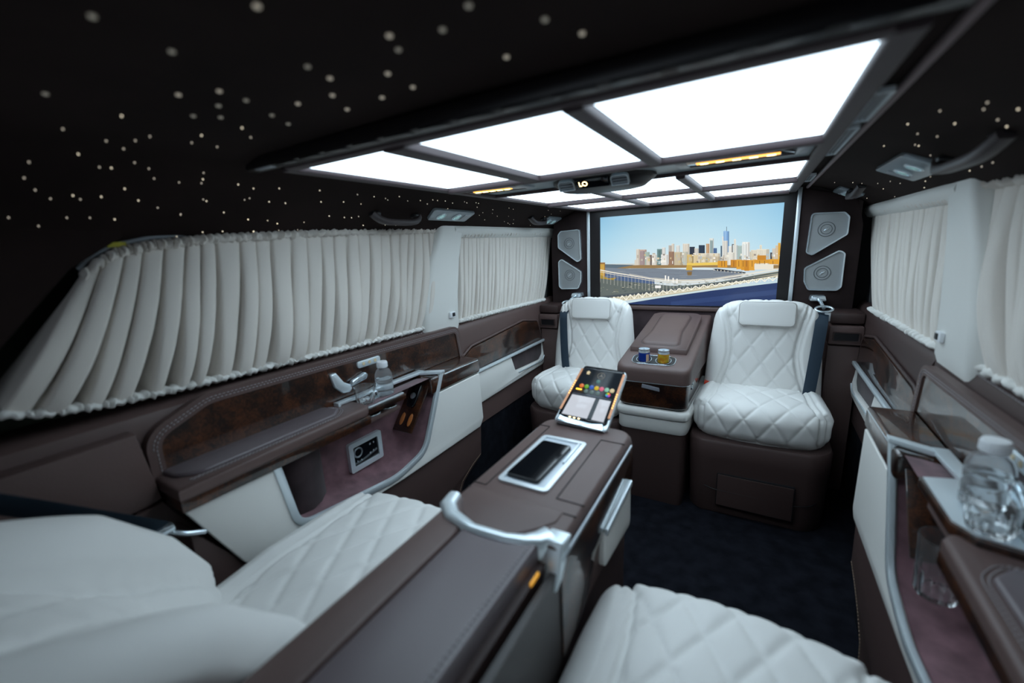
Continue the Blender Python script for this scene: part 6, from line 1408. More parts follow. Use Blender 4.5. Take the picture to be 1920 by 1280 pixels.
# ================================================================= FRONT DOORS (panels below the front windows)
def door(s, n):
    global MX
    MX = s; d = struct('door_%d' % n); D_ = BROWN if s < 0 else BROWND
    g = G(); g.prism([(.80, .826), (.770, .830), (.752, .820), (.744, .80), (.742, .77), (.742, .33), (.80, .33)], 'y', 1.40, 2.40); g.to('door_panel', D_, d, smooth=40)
    G().box((.748, 1.40, 0), (.80, 2.40, .328)).to('carpeted_kick_panel', CARPET, d)
    wp = rp([(1.36, .603), (1.445, .700), (1.52, .722), (1.95, .745), (2.10, .720), (2.165, .603)], [0, .03, .02, .10, .05, .0])
    wp = rp([(1.40, .603), (1.40, .68), (1.47, .712), (1.95, .745), (2.12, .715), (2.165, .603)], [0, .03, .03, .10, .04, 0])
    g = G(); g.prism(wp, 'x', .730, .745, bev=.003); g.to('walnut_insert', BURL, d)
    g = G(); g.tube([(.736, y, z) for y, z in offs(wp, -.008)], .0055, closed=True, n=8, up=(1, 0, 0)); g.to('insert_piping', D_, d, smooth=60)
    cp = rp([(1.40, .588), (1.795, .588), (1.835, .500), (2.13, .487), (2.168, .515), (2.172, .588), (2.205, .588), (2.212, .49), (2.16, .452), (1.45, .438), (1.40, .438)], [0, 0, .03, .03, .02, 0, 0, .03, .04, 0, 0])
    g = G(); g.prism(cp, 'x', .724, .746, bev=.006); g.to('cream_insert', CREAM, d, smooth=50)
    pp = rp([(1.80, .590), (1.838, .502), (2.128, .49), (2.166, .515), (2.17, .590)], [0, .02, .02, .02, 0])
    g = G(); g.prism(pp, 'x', .738, .744); g.to('pocket_lining', PLUMD, d)
    g = G(); g.tube([(.722, 1.40, .598), (.722, 2.19, .597)], .01, n=12, flat=(.014, .015)); g.to('handle_bar', CHROME, d, smooth=50)
    g = G(); g.tube(rpo([(.722, 2.178, .597), (.722, 2.186, .52), (.722, 2.150, .478), (.722, 1.86, .487)], .03), .0035, n=8); g.to('pocket_rim', CHROME, d, smooth=60)
    MX = 1
door(-1, 1); door(1, 2)

# ================================================================= SIDE CONSOLES
def bottle(x, y, z, label, h=.114, r=.0275):
    t = thing('water_bottle', label, 'bottle', (x, y, z), 'small water bottles')
    prof = [(0.001, .0015), (r*.8, .001), (r, .006), (r, h*.16), (r*.93, h*.19), (r, h*.22), (r, h*.34), (r*.90, h*.38), (r*.99, h*.42), (r, h*.56), (r*.97, h*.64), (r*.75, h*.75), (r*.50, h*.80), (r*.46, h*.86)]
    G().lathe([(a, b) for a, b in prof], (x, y, z), 32).to('bottle_body', PLASTICC, t, smooth=60)
    G().lathe([(r*.1, .004), (r*.86, .005), (r*.93, .012), (r*.93, h*.16), (r*.88, h*.19), (r*.94, h*.22), (r*.94, h*.34), (r*.85, h*.38), (r*.93, h*.42), (r*.93, h*.50)], (x, y, z), 28).to('water', WATER, t, smooth=60)
    g = G(); cr = r*.60; g.lathe([(cr*.98, h*.83), (cr, h*.84), (cr, h*.97), (cr*.92, h), (cr*.2, h+.0003)], (x, y, z), 28)
    for k in range(28): a = 2*PI*k/28; g.box((x+cr*math.cos(a)-.0006, y+cr*math.sin(a)-.0006, z+h*.845), (x+cr*math.cos(a)+.0006, y+cr*math.sin(a)+.0006, z+h*.965))
    g.to('screw_cap', WHITEC, t, smooth=30)
    return t
def tumbler(x, y, z, label, h=.068, r=.031, M=None):
    t = thing('glass_tumbler', label, 'glass', (x, y, z), 'cut glass tumblers')
    n = 36; v = []; f = []; prof = [(r*.72, 0, 0), (r*.80, .003, 0), (r*.84, .014, .0025), (r*.88, h*.40, .0025), (r*.93, h*.52, 0), (r, h, 0), (r*.95, h, 0), (r*.86, h*.5, 0), (r*.76, .013, 0), (r*.1, .011, 0)]
    for rr, zz, fl_ in prof:
        for k in range(n): a = 2*PI*k/n; q = rr+(fl_ if k % 3 == 0 else -fl_*.3); v.append((x+q*math.cos(a), y+q*math.sin(a), z+zz))
    for i in range(len(prof)-1):
        for k in range(n): f.append((i*n+k, i*n+(k+1) % n, (i+1)*n+(k+1) % n, (i+1)*n+k))
    f.append(tuple(range(n))[::-1]); f.append(tuple(range((len(prof)-1)*n, len(prof)*n)))
    link('cut_glass_body', v, f, GLASS, t, smooth=25); return t
def console(s):
    global MX, DY, DZ
    MX = s; DY, DZ = (0, 0) if s < 0 else (.028, -.028)
    side = 'left' if s < 0 else 'right'; dl = .0 if s < 0 else .045
    t = thing('side_console', '%s side console of walnut and cream leather with armrest and plum lined pocket' % side, 'console', (.69, .85, 0))
    xf = .640
    cp = [(1.372, .634), (1.380, .43-dl), (1.355, .400-dl*.8), (.90, .398-dl*.3), (.47, .415), (.395, .455), (.305, .650), (.497, .642), (.522, .490), (.545, .458), (.860, .410), (1.000, .440), (1.030, .470), (1.105, .634)]
    g = G(); g.prism(rp(cp, [.004, .02, .01, .0, .03, .03, .005, .005, .01, .02, .02, .03, .01, .004]), 'x', xf-.008, xf+.014, bev=.003); g.to('cream_panel', CREAM, t, smooth=50)
    # aluminium trim
    pth = rpo([(xf-.006, .500, .655), (xf-.006, .529, .462), (xf-.006, .872, .418), (xf-.006, 1.012, .448), (xf-.006, 1.134, .708)], .045, 8)
    g = G(); g.tube(pth, .008, n=12, flat=(.020, .013), up=(1, 0, 0)); g.to('aluminium_trim', CHROME, t, smooth=50)
    g = G(); g.prism([(xf-.014, 1.122), (xf-.014, 1.146), (.690, 1.108), (.690, 1.082)], 'z', .702, .714, bev=.002); g.to('trim_bridge', CHROME, t)
    g = G(); g.prism([(.690, 1.108), (.690, 1.082), (.704, .745), (.722, .745), (.718, 1.108)], 'z', .704, .714, bev=.002); g.prism([(.700, .742), (.722, .742), (.722, .750), (.700, .750)], 'z', .690, .714, bev=.001); g.to('inner_rail', CHROME, t)
    # pocket
    loop = [(1.128, .700)]+[(y, z) for _, y, z in reversed(pth)]+[(.503, .69)]
    base = loop; rows = []
    def inset(d): return offs(base, d)
    for x, d in ((xf+.004, .002), (xf+.03, .004), (.70, .008), (.722, .016), (.735, .032)): rows.append([(x, y, z) for y, z in inset(d)])
    v, f = bridge(rows, closed=True, caps=False); n = len(base); k = len(v)-n
    from mathutils.geometry import tessellate_polygon
    f += [tuple(i+k for i in q3) for q3 in tessellate_polygon([[Vector((p[1], p[2], 0)) for p in rows[-1]]])]
    link('pocket_lining', v, f, PLUM, t, smooth=40, recalc=False)
    g = G(); rows = []
    for z in np.linspace(.462, .662, 8):
        q = (z-.462)/.2; rows.append([(.737, .530+.01*(1-q), z), (.705, .535, z), (.676-.004*q, .56, z), (.670-.004*q, .60, z), (.682, .640-.02*(1-q)+.012, z), (.712, .668, z), (.737, .680, z)])
    v, f = bridge(rows); link('pocket_bolster', v, f, PLUMD, t, smooth=60)
    # lower skirt
    lp = [(1.374, .404-dl), (1.360, .262-dl), (1.30, .240-dl), (1.23, .205-dl), (1.17, .12), (1.13, .0), (.30, .0), (.31, .60), (.40, .452), (.48, .410), (.9, .396-dl*.3), (1.36, .396-dl)]
    g = G(); g.prism(rp(lp, [0, .02, .02, .03, .03, 0, 0, 0, .02, 0, 0, 0]), 'x', xf+.002, .742, bev=.005); g.to('leather_skirt', BROWN_SHADE, t, smooth=50)
    stitch([(xf+.001, 1.352, .272-dl), (xf+.001, 1.29, .252-dl), (xf+.001, 1.215, .215-dl), (xf+.001, 1.16, .13), (xf+.001, 1.13, .02)], t, pitch=.009, ln=.006, r=.0008, m=mat('tan_stitching', (.40, .28, .20), .7))
    g = G(); g.box((xf+.03, 1.1, 0), (.745, 1.365, .24-dl)); g.to('carpeted_step', CARPET, t)
    # walnut block at the front end
    g = G(); g.box((xf-.010, 1.075, .636), (.742, 1.380, .700), .012, 3); wb2_ = g.to('walnut_block', BURL, t, smooth=60)
    g = G(); g.tube([(xf-.0085, 1.15, .694), (xf-.0085, 1.366, .691)], .0015, n=6); g.to('inlay_line', CHROME, wb2_)
    # slanted walnut board inside the pocket
    a, b = Vector((0, 1.108, .697)), Vector((0, .970, .528)); sl = (a-b).normalized(); nn = Vector((0, -sl.z, sl.y)); Mb = Matrix(((1, 0, 0, .690), (0, sl.y, nn.y, (a.y+b.y)/2), (0, sl.z, nn.z, (a.z+b.z)/2), (0, 0, 0, 1))); L = (a-b).length
    g = G(); g.box((-.043, -L/2, .000), (.044, L/2, .008), .002, M=Mb); g.to('walnut_board', BURL, t)
    # burl insert on the wall with stitched leather frame
    bp = rp([(1.368, .70), (1.350, .806), (.43, .824), (.325, .780), (.325, .70)], [.0, .02, .07, .04, .0], 8)
    g = G(); g.prism(bp, 'x', .727, .741); g.to('walnut_insert', BURL, t)
    fo = offs(bp, -.026); g = G(); g.ring(fo, bp, 'x', .7235, .744); lf_ = g.to('leather_frame', BROWN, t)
    for d in (-.009, -.015):
        q = offs(bp, d); q = [p for p in q if p[1] > .69]; q.sort(key=lambda p: 0)
        i0 = next(i for i in range(len(q)) if q[i][0] > 1.33 and q[i][1] < .72) if any(p[0] > 1.33 and p[1] < .72 for p in q) else 0
        q = q[i0:]+q[:i0]; stitch([(.7228, y, z) for y, z in q], lf_, name='frame_stitching', pitch=.009, ln=.006, r=.0008, up=(1, 0, 0))
    # armrest
    g = G(); g.prism([(xf-.024, .300), (.745, .300), (.745, .80), (.70, .800), (xf-.004, .795), (xf-.018, .778)], 'z', .671, .703, bev=.010, seg=4); arm_ = g.to('armrest', BROWN, t, smooth=60)
    pp = rp([(.742, .315), (.742, .700), (.722, .715), (.676, .725), (.646, .690), (.646, .350), (.68, .318)], [.0, .0, .006, .012, .016, .05, .05])
    g = G(); g.prism(pp, 'z', .698, .711, bev=.006, seg=3); g.to('armrest_pad', PAD, arm_, smooth=60)
    q = rpo([(.640, .330, .7045), (.640, .690, .7045), (.674, .733, .7045), (.738, .722, .7045)], .02)
    for d in (0, .0055): stitch([(x-d, y+d*.6, z) for x, y, z in q], arm_, name='armrest_stitching', pitch=.008, ln=.0055, r=.0008)
    g = G(); g.box((xf-.016, .302, .644), (.742, .792, .673), .005); g.to('under_rail', BURL, t)
    # cup shelf with bright plate
    zz = .028 if s > 0 else 0
    g = G(); g.prism([(xf-.006, .800), (xf-.006, .950), (.690, .965), (.712, .955), (.712, .752), (.655, .768)], 'z', .668+zz, .687+zz, bev=.002); tray_ = g.to('cup_tray', BURL, t)
    g = G(); g.prism([(xf-.002, .806), (xf-.002, .945), (.689, .960), (.707, .950), (.707, .760), (.658, .774)], 'z', .6868+zz, .6905+zz, bev=.001); g.to('bright_plate', CHROME, tray_)
    g = G(); g.prism([(xf+.006, .790), (xf+.006, .930), (.735, .940), (.735, .780)], 'z', .636+zz, .650+zz, bev=.003); shelf_ = g.to('lower_shelf', BROWN, t)
    for y in (.835, .905): g = G(); g.tube([(.680+.031*math.cos(a), y+.031*math.sin(a), .652+zz) for a in np.linspace(0, 2*PI, 33)[:-1]], .0022, closed=True, n=6); g.to('cup_ring', CHROMEB, shelf_, smooth=60)
    # seat adjustment switch on the walnut
    g = G(); g.prism(rp([(.742, .800), (.762, .802), (.786, .764), (.806, .752), (.812, .738), (.800, .728), (.778, .732), (.752, .758)], .006), 'x', .716, .728, bev=.004); g.to('switch_backrest', CHROME, t, smooth=50)
    g = G(); g.prism(rp([(.800, .742), (.868, .752), (.876, .768), (.862, .776), (.812, .762)], .008), 'x', .712, .728, bev=.005); g.to('switch_cushion', CHROMEB, t, smooth=50)
    g = G(); g.prism(rrect(.845, .790, .938, .812, .010), 'x', .721, .728, bev=.002); mem_ = g.to('memory_switch', CHROME, t, smooth=50)
    for k in range(3): g = G(); M = Matrix.Translation((.7205, .868+k*.0235, .8012)) @ Matrix.Rotation(-PI/2, 4, 'Y'); g.lathe([(.0055, -.001), (.0055, .0006), (.001, .0008)], n=14, M=M); g.to('memory_button', mat('pale_amber_button', (.75, .62, .40), .4), mem_)
    if s < 0:
        g = G(); g.ring(rrect(.770, .462, .902, .560, .008), rrect(.786, .478, .886, .544, .004), 'x', .722, .737); sock_ = g.to('socket_frame', CHROME, t)
        g = G(); g.prism(rrect(.784, .476, .888, .546, .003), 'x', .7265, .736); g.to('socket_panel', BLACKG, sock_)
        for cy_, cz_, r in ((.806, .520, .0135), (.806, .520, .0165)):
            g = G(); g.tube([(.7262, cy_+r*math.cos(a), cz_+r*math.sin(a)) for a in np.linspace(0, 2*PI, 25)[:-1]], .0008, closed=True, n=4, up=(1, 0, 0)); g.to('socket_ring', GREY, sock_)
        for cy_, cz_, w2 in ((.855, .528, .006), (.870, .528, .004), (.853, .497, .007), (.866, .500, .004), (.800, .492, .003), (.815, .490, .005), (.795, .535, .002)):
            g = G(); g.box((.7258, cy_-w2/2, cz_-.003), (.7268, cy_+w2/2, cz_+.003), .0004); g.to('socket_icon', GREY if w2 > .003 else CHROMEB, sock_)
        # handset resting on the slanted board
    MX = 1; DY = DZ = 0
    if s < 0:
        MX = -1
        h = thing('remote_handset', 'small black remote handset with round silver key, on the slanted board of the left console', 'remote control', (.670, 1.05, .62))
        M2 = Mb @ Matrix.Translation((0, L*.12, .0085)); g = G(); g.prism(rrect(-.019, -.048, .019, .046, .014), 'z', 0, .010, bev=.003, M=M2); g.to('handset_body', BLACKG, h, smooth=50)
        M3 = M2 @ Matrix.Translation((0, -.006, .010)); g = G(); g.lathe([(.0115, -.001), (.0115, .0012), (.009, .002), (.001, .0022)], n=20, M=M3); g.to('round_key', CHROMEB, h)
        M3 = M2 @ Matrix.Translation((0, .024, .010)); g = G(); g.lathe([(.0065, -.001), (.0065, .0008), (.004, .0002), (.001, .0001)], n=20, M=M3); g.to('camera_ring', BLACK, h)
        for k, xx in enumerate((-.020, .016)):  # reflections on the board, put in as solid amber ovals
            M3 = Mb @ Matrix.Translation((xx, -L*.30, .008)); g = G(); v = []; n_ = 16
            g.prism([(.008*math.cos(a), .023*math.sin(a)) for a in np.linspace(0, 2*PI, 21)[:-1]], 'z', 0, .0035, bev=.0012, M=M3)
            o = g.to('oval_reflection', mat('amber_reflection_oval', (.50, .17, .05), .25, coat=1), None); tag(o, ('rear' if xx < 0 else 'front')+'most of two small amber ovals under the remote handset on the left console' if 0 else ('amber oval painted as a reflection under the remote handset, the one nearer the window' if k else 'amber oval painted as a reflection under the remote handset, the one nearer the seats'), 'reflection', 'amber oval reflections')
        MX = 1
console(-1); console(1)
bottle(-.676, .902, .6907, 'small clear water bottle with white cap, on the bright tray of the left console')
tumbler(-.676, .822, .6907, 'cut glass tumbler beside the water bottle on the left console tray', h=.056)
bottle(.690, .895, .6907, 'clear water bottle with white cap, on the tray of the right console nearest the camera', h=.118, r=.029)
tumbler(.674, .822, .6907, 'cut glass tumbler beside the water bottle on the right console tray', h=.056)
tumbler(.678, .955, .4615, 'tall cut glass tumbler standing inside the pocket of the right console', h=.122, r=.037)

# ================================================================= SEATS
def cushion_part(name, t, dims, ctr, rot=None, r=.05, cell=.007, quilt=(.075, .105), hw=.15, mir=1, front=-1, h=.010, m=None, warp=None, uvf=None, style='cushion'):
    d = np.array(dims)
    def disp(p, n):
        if style == 'cushion':      # top surface, runs over the front edge
            u = p[:, 0]*mir; v_ = p[:, 1]*front+np.maximum(0, d[2]/2-p[:, 2])*np.where(np.abs(n[:, 1]) > .3, 1, 0)
            act = sm(n[:, 2], -.1, .35)+sm(n[:, 1]*front, .2, .5); act = np.clip(act, 0, 1)
            c = hw+.035*np.clip((v_/(d[1]/2)), -1, 1)**3; edge = np.abs(u)-c
        else:                        # backrest: face towards -y*? (front sign)
            u = p[:, 0]*mir; v_ = p[:, 2]; act = sm(n[:, 1]*front, .0, .4); vv = v_/(d[2]/2)
            c = hw-.035+.075*np.abs(vv-.10)**1.6; edge = np.abs(u)-c
        q = diamonds(u, v_+.013, *quilt, h)
        if style == 'back':
            ch = np.abs(u/.05-np.round(u/.05)); vert = h*(1-np.exp(-ch/.12)); k = sm(-v_, d[2]*.22, d[2]*.27); q = q*(1-k)+vert*k
        inside = 1-sm(edge, -.006, .0); bol = .012*sm(edge, .004, .03)
        groove = -.012*np.exp(-(edge/.0045)**2)-.008*np.exp(-((edge-.020)/.0036)**2)
        crown = .012*(1-(p[:, 0]/(d[0]/2))**2)*(1-(v_/(d[1 if style == 'cushion' else 2]/2*1.05))**2)
        return act*(q*inside+bol+groove+crown)
    R_ = Matrix.Identity(3) if rot is None else rot
    Rn = np.array(R_); cc_ = np.array(ctr)
    def wr(p):
        p = p.copy()
        if warp: p = warp(p)
        return p @ Rn.T+cc_
    v, f = qbox(dims, r, cell, disp, wr)
    return link(name, v, f, m or SEATC, t, smooth=0, recalc=False)
def belt(path, wd, parent=None, nm='belt_webbing', up=(0, 1, 0)):
    g = G(); g.tube(path, .01, n=8, flat=(wd, .002), up=up); return g.to(nm, BELT, parent, smooth=40)
def jump_seat(s):
    global MX
    MX = s; side = 'left' if s < 0 else 'right'; cx_ = .388 if s > 0 else .394
    t = thing('folding_seat', 'cream quilted rear facing seat on a brown base, %s of the fridge console' % side, 'seat', (cx_, 2.0, 0), 'cream seats at the partition')
    # base
    bl = rp([(cx_-.238, 2.165), (cx_-.238, 1.80), (cx_-.19, 1.765), (cx_+.19, 1.775), (cx_+.245, 1.83), (cx_+.245, 2.165)], [0, .07, .05, .08, .09, 0], 8)
    rows = []
    for z, k in ((.0, -.004), (.010, .0), (.15, .004), (.25, .010), (.318, .012), (.328, .006)):
        rows.append([(cx_+(x-cx_)*(1+k*3), y-k if y < 2.1 else y, z) for x, y in bl])
    v, f = bridge(rows); link('base', v, f, BROWN_SHADE, t, smooth=50)
    dr = G(); pr = rrect(cx_-.130, .045, cx_+.140, .190, .004)
    dr.ring(pr, offs(pr, .0028), 'y', 1.7535, 1.775); pass
    g = G(); g.prism(offs(pr, .0035), 'y', 1.7515, 1.775, bev=.001); df_ = g.to('drawer_front', BROWN_SHADE, t); dr.to('drawer_seam', DARK, df_)
    g = G(); g.tube(rpo([(cx_-.236, 1.86, .175), (cx_-.205, 1.775, .125), (cx_-.15, 1.7525, .115), (cx_+.15, 1.7535, .115), (cx_+.21, 1.782, .12), (cx_+.243, 1.86, .15)], .03), .0018, n=5); g.to('base_piping', DARK, t)
    # cushion
    def wc(p):
        q = p.copy(); fr = np.clip(-p[:, 1]/.19, -1, 1); q[:, 0] *= 1+.02*fr-.10*np.clip(fr-.75, 0, 1); q[:, 1] += .05*(p[:, 0]/.24)**2*np.clip(fr, 0, 1); q[:, 2] += .012*p[:, 1]/.19*-1-.018*np.clip(fr-.3, 0, 1)+.015*np.clip(np.abs(p[:, 0])/.24-.5, 0, 1); return q
    cushion_part('seat_cushion', t, (.465, .40, .155), (cx_, 1.955, .398), r=.060, warp=wc, quilt=(.100, .165), hw=.165, h=.006, cell=.0046)
    # backrest
    rot = Matrix.Rotation(math.radians(-6), 3, 'X')
    def wb(p):
        q = p.copy(); zz = p[:, 2]/.25; q[:, 0] *= 1+.06*np.clip(-zz, -1, 1)-.05*np.clip(zz, 0, 1)-.06*np.clip(-zz-.8, 0, 1)-.12*np.clip(zz-.78, 0, 1); q[:, 2] -= .022*(np.abs(p[:, 0])/.2)**3*np.clip(zz, 0, 1); q[:, 1] += .018*(np.abs(p[:, 0])/.2)**2*0; return q
    cushion_part('backrest', t, (.425, .090, .520), (cx_, 2.140, .595), rot=rot, r=.042, warp=wb, quilt=(.092, .145), hw=.155, h=.006, style='back', cell=.0046)
    # head pad
    mx_ = cx_+.005
    g = G(); g.prism(rrect(mx_-.108, -.050, mx_+.108, .058, .022, 6), 'y', -.012, .012, bev=.008, seg=4, M=Matrix.Translation((0, 2.094, .800)) @ Matrix.Rotation(math.radians(-8), 4, 'X'))
    o = g.to('head_pad', SEATC, t, smooth=60)
    q = rrect(mx_-.104, -.046, mx_+.104, .054, .020, 6); M = Matrix.Translation((0, 2.094, .800)) @ Matrix.Rotation(math.radians(-8), 4, 'X'); g = G(); g.tube([(M @ Vector((x, -.0098, z)))[:] for x, z in q], .0018, closed=True, n=6, up=(0, 1, 0)); g.to('pad_piping', mat('grey_piping', (.40, .38, .36), .6), o, smooth=60)
    if s > 0: g = G(); g.box((cx_-.225, 2.06, .455), (cx_-.19, 2.10, .480), .004); g.to('red_buckle_release', mat('red_plastic', (.6, .06, .03), .4), t)
    MX = 1
    # belt and its guide
    MX = s; b = thing('seat_belt', 'navy seat belt hanging from a chrome guide across the %s partition seat' % side, 'seat belt', (.58, 2.1, .36), 'navy seat belts at the partition')
    sx = 1 if s > 0 else .93
    from mathutils.bvhtree import BVHTree
    bk = [o for o in t.children if o.name.startswith('backrest')][0]; off = ROOTLOC[bk.name]; bv = BVHTree.FromPolygons([(Vector(q.co)+Vector(off)) for q in bk.data.vertices], [tuple(q.vertices) for q in bk.data.polygons])
    pb = [(.594*sx, 2.145, .806)]
    for z_ in np.linspace(.772, .36, 14):
        x_ = (.572+.030*(z_-.36)/.42)*sx-(.012 if s > 0 else 0); ys = []
        for dx_ in (-.02, 0, .02):
            hit_ = bv.ray_cast(Vector((s*(x_+dx_), 1.5, z_)), Vector((0, 1, 0)))[0]
            if hit_: ys.append(hit_.y)
        pb.append((x_, min(ys+[pb[-1][1]+.03])-.006, z_))
    belt(pb, .044, b)
    g = G(); g.tube([(.598*sx+.030*math.cos(a), 2.150+.014*math.sin(a), .822+.010*math.sin(a)) for a in np.linspace(0, 2*PI, 29)[:-1]], .005, closed=True, n=8, up=(0, 0, 1)); g.to('guide_ring', CHROMEB, b, smooth=60)
    g = G(); g.prism(rp([(.552*sx, .843), (.615*sx, .843), (.608*sx, .866), (.558*sx, .866)], .006), 'y', 2.235, 2.305, bev=.004); g.to('guide_bracket', CHROMEB, b)
    g = G(); g.tube([(.585*sx, 2.24, .852), (.592*sx, 2.19, .840), (.598*sx, 2.162, .824)], .007, n=8); g.to('guide_arm', CHROMEB, b, smooth=60)
    g = G(); g.box((.600*sx, 2.140, .772), (.622*sx, 2.150, .812), .003); g.to('clip', CHROME, b)
    MX = 1
jump_seat(-1); jump_seat(1)

def rear_seat(cx_, label, blab, s):
    t = thing('captain_seat', label, 'seat', (cx_, .4, 0), 'cream captain seats in the rear')
    def wc(p):
        q = p.copy(); fr = np.clip(p[:, 1]/.32, -1, 1); q[:, 0] *= 1-.05*np.clip(fr-.6, 0, 1); q[:, 1] -= .045*(p[:, 0]/.24)**2*np.clip(fr, 0, 1); q[:, 2] += -.010*np.clip(fr-.5, 0, 1)-.04*np.clip(-fr, 0, 1)+.014*np.clip(np.abs(p[:, 0])/.24-.5, 0, 1); return q
    cushion_part('seat_cushion', t, (.455, .66, .15), (cx_, .415, .420), r=.055, warp=wc, quilt=(.085, .150), hw=.150, h=.008, front=1, cell=.0062)
    rot = Matrix.Rotation(math.radians(40), 3, 'X')
    def wb(p):
        q = p.copy(); zz = p[:, 2]/.33; q[:, 0] *= 1-.06*np.clip(zz, 0, 1)**2-.05*np.clip(-zz-.6, 0, 1); k = np.clip(np.abs(p[:, 0])/.22-.38, 0, .5)/.5; k = k*k*(3-2*k); q[:, 1] -= .055*np.clip((zz+.05)/.7, 0, 1.4)**1.5; q[:, 1] += np.where(p[:, 1] > -.02, 1, 0)*(.062*k*np.clip(1.25-np.abs(zz+.25)*1.3, 0, 1)-.028*(1-k)); return q
    cushion_part('backrest', t, (.466, .14, .60), (cx_, .052, .668), rot=rot, r=.060, warp=wb, quilt=(.085, .125), hw=.130, h=.008, front=1, cell=.0075, style='back')
    g = G(); g.box((cx_-.215, .05, .06), (cx_+.215, .66, .355), .02, 3); g.to('seat_base', BROWN, t)
    g = G(); g.box((cx_-.19, .08, .0), (cx_+.19, .60, .062), .01); g.to('seat_rail', BLACK, t)
    return t
rear_seat(-.360, 'cream quilted rear left captain seat with its backrest in the lower left corner', '', -1)
rear_seat(.358, 'cream quilted rear right captain seat, cushion beside the bottom edge', '', 1)
b = thing('seat_belt', 'navy seat belt with chrome buckle tongue beside the rear left backrest', 'seat belt', (-.655, .25, .62))
belt([(-.672, -.06, .910), (-.664, .04, .832), (-.657, .12, .762), (-.650, .19, .699), (-.645, .268, .628)], .045, b, up=(-.8, .3, .5))
g = G(); g.tube(rpo([(-.662, .262, .628), (-.652, .285, .606), (-.640, .305, .594), (-.636, .335, .580)], .01), .006, n=8); g.to('tongue', CHROMEB, b, smooth=60)
g = G(); g.box((-.668, .245, .612), (-.636, .290, .630), .006); g.to('buckle', CHROMEB, b)

# ================================================================= CENTRE CONSOLE
ct = thing('centre_console', 'long brown leather centre console between the rear seats, with chrome collar and phone tray', 'console', (0, .4, 0))
g = G(); g.prism([(-.108, .0), (.108, .0), (.108, .62), (-.108, .62)], 'y', -.55, .90, bev=.004); g.to('console_base', BROWND, ct)
# front body with rounded nose; top sits at 0.69
def nose(y1, r): return rp([(-.118, .50), (-.118, y1), (.118, y1), (.118, .50)], [0, r, r, 0], 8)
rows = []
for z, k in ((.25, -.03), (.45, -.016), (.57, -.006), (.640, .0), (.668, .0), (.680, -.003), (.688, -.010), (.690, -.016)):
    rows.append([(x*(1+k*6 if abs(k) < .02 else .88), y+(k*.9 if y > .6 else 0), z) for x, y in nose(.960, .045)])
v, f = bridge(rows); link('front_body', v, f, BROWN, ct, smooth=50)
# leather tongue behind the tray, rounded towards the armrest
tg = [(-.106, .585)]+[(-.106+.192*q, .555-.075*math.sin(PI*q)**.8+.0*q) for q in np.linspace(.02, .98, 17)]+[(.088, .555), (.088, .585)]
tg = [(x, y) for x, y in tg]
g = G(); g.prism(tg, 'z', .66, .6925, bev=.003); g.to('leather_tongue', BROWN, ct, smooth=50)
# seams on the lid
def seam(pts, nm='seam'): g = G(); g.tube([(x, y, .6903) for x, y in pts], .0012, n=5); return g.to(nm, DARK, ct)
seam([(-.112, .583), (.112, .583)]); seam(rpo([(-.083, .612, 0), (-.083, .895, 0)], .01) and [(-.083, .600), (-.083, .895)]); seam([(.060, .618), (.058, .875)]); seam([(-.112, .600), (-.083, .600)]); seam([(.060, .618), (.114, .618)]); seam([(.058, .875), (.114, .875)]); seam([(-.083, .895), (-.112, .895)])
# phone tray
g = G(); o_ = rrect(-.072, .622, .038, .842, .014, 6); g.ring(o_, offs(o_, .010), 'z', .688, .6945); trf_ = g.to('tray_frame', mat('pearl_white_frame', (.80, .86, .90), .2, metal=.3), ct, smooth=40)
g = G(); g.prism(offs(o_, .009), 'z', .689, .6908); g.to('charging_pad', mat('pearl_pad', (.62, .68, .74), .25), trf_)
# side trims: aluminium line, walnut panel
for s in (1, -1):
    MX = s
    g = G(); g.tube([(.1215, .50, .672), (.1215, .905, .674)], .01, n=8, flat=(.004, .006)); g.to('side_trim_line', GREY, ct, smooth=50)
    g = G(); g.prism(rp([(.50, .662), (.900, .665), (.925, .64), (.92, .585), (.66, .575), (.60, .50), (.50, .49)], [0, .01, .02, .02, .03, .03, 0]), 'x', .112, .121, bev=.002); g.to('walnut_side', BURL, ct)
    g = G(); g.prism([(-.5, .655), (.50, .655), (.50, .40), (-.5, .40)], 'x', .106, .117); g.to('rear_side_panel', mat('gloss_brown_panel', (.022, .014, .013), .4, coat=.12, coatr=.15), ct)
    MX = 1
g = G(); g.prism(rp([(.700, .585), (.900, .592), (.900, .47), (.700, .50)], [.02, .02, .02, .02]), 'x', .108, .1225, bev=.003); g.to('cream_pocket', CREAM, ct)
g = G(); g.tube([(.1245, .705, .582), (.1245, .890, .589)], .01, n=8, flat=(.008, .014)); g.to('pocket_edge', CHROME, ct, smooth=50)
# armrest : two pads with a gap
g = G(); g.box((-.112, -.52, .640), (.098, .52, .664)); g.to('armrest_tray', BROWND, ct)
g = G(); g.prism(rp([(-.113, -.50), (-.051, -.50), (-.051, .475), (-.075, .49), (-.104, .512), (-.113, .512)], [.01, .002, .0, .0, .0, .0]), 'z', .650, .690, bev=.006, seg=3); g.to('armrest_strip', BROWN, ct, smooth=50)
pd = [(-.044, -.50), (.086, -.50), (.086, .500), (.060, .483), (.030, .474), (-.010, .470), (-.044, .474)]
g = G(); g.prism(pd, 'z', .650, .694, bev=.007, seg=4); g.to('armrest_pad', PAD, ct, smooth=50)
for d in (0, .004): stitch([(.074+d, .485, .6948), (.074+d, -.40, .6948)], ct, pitch=.008, ln=.0055, r=.0007)
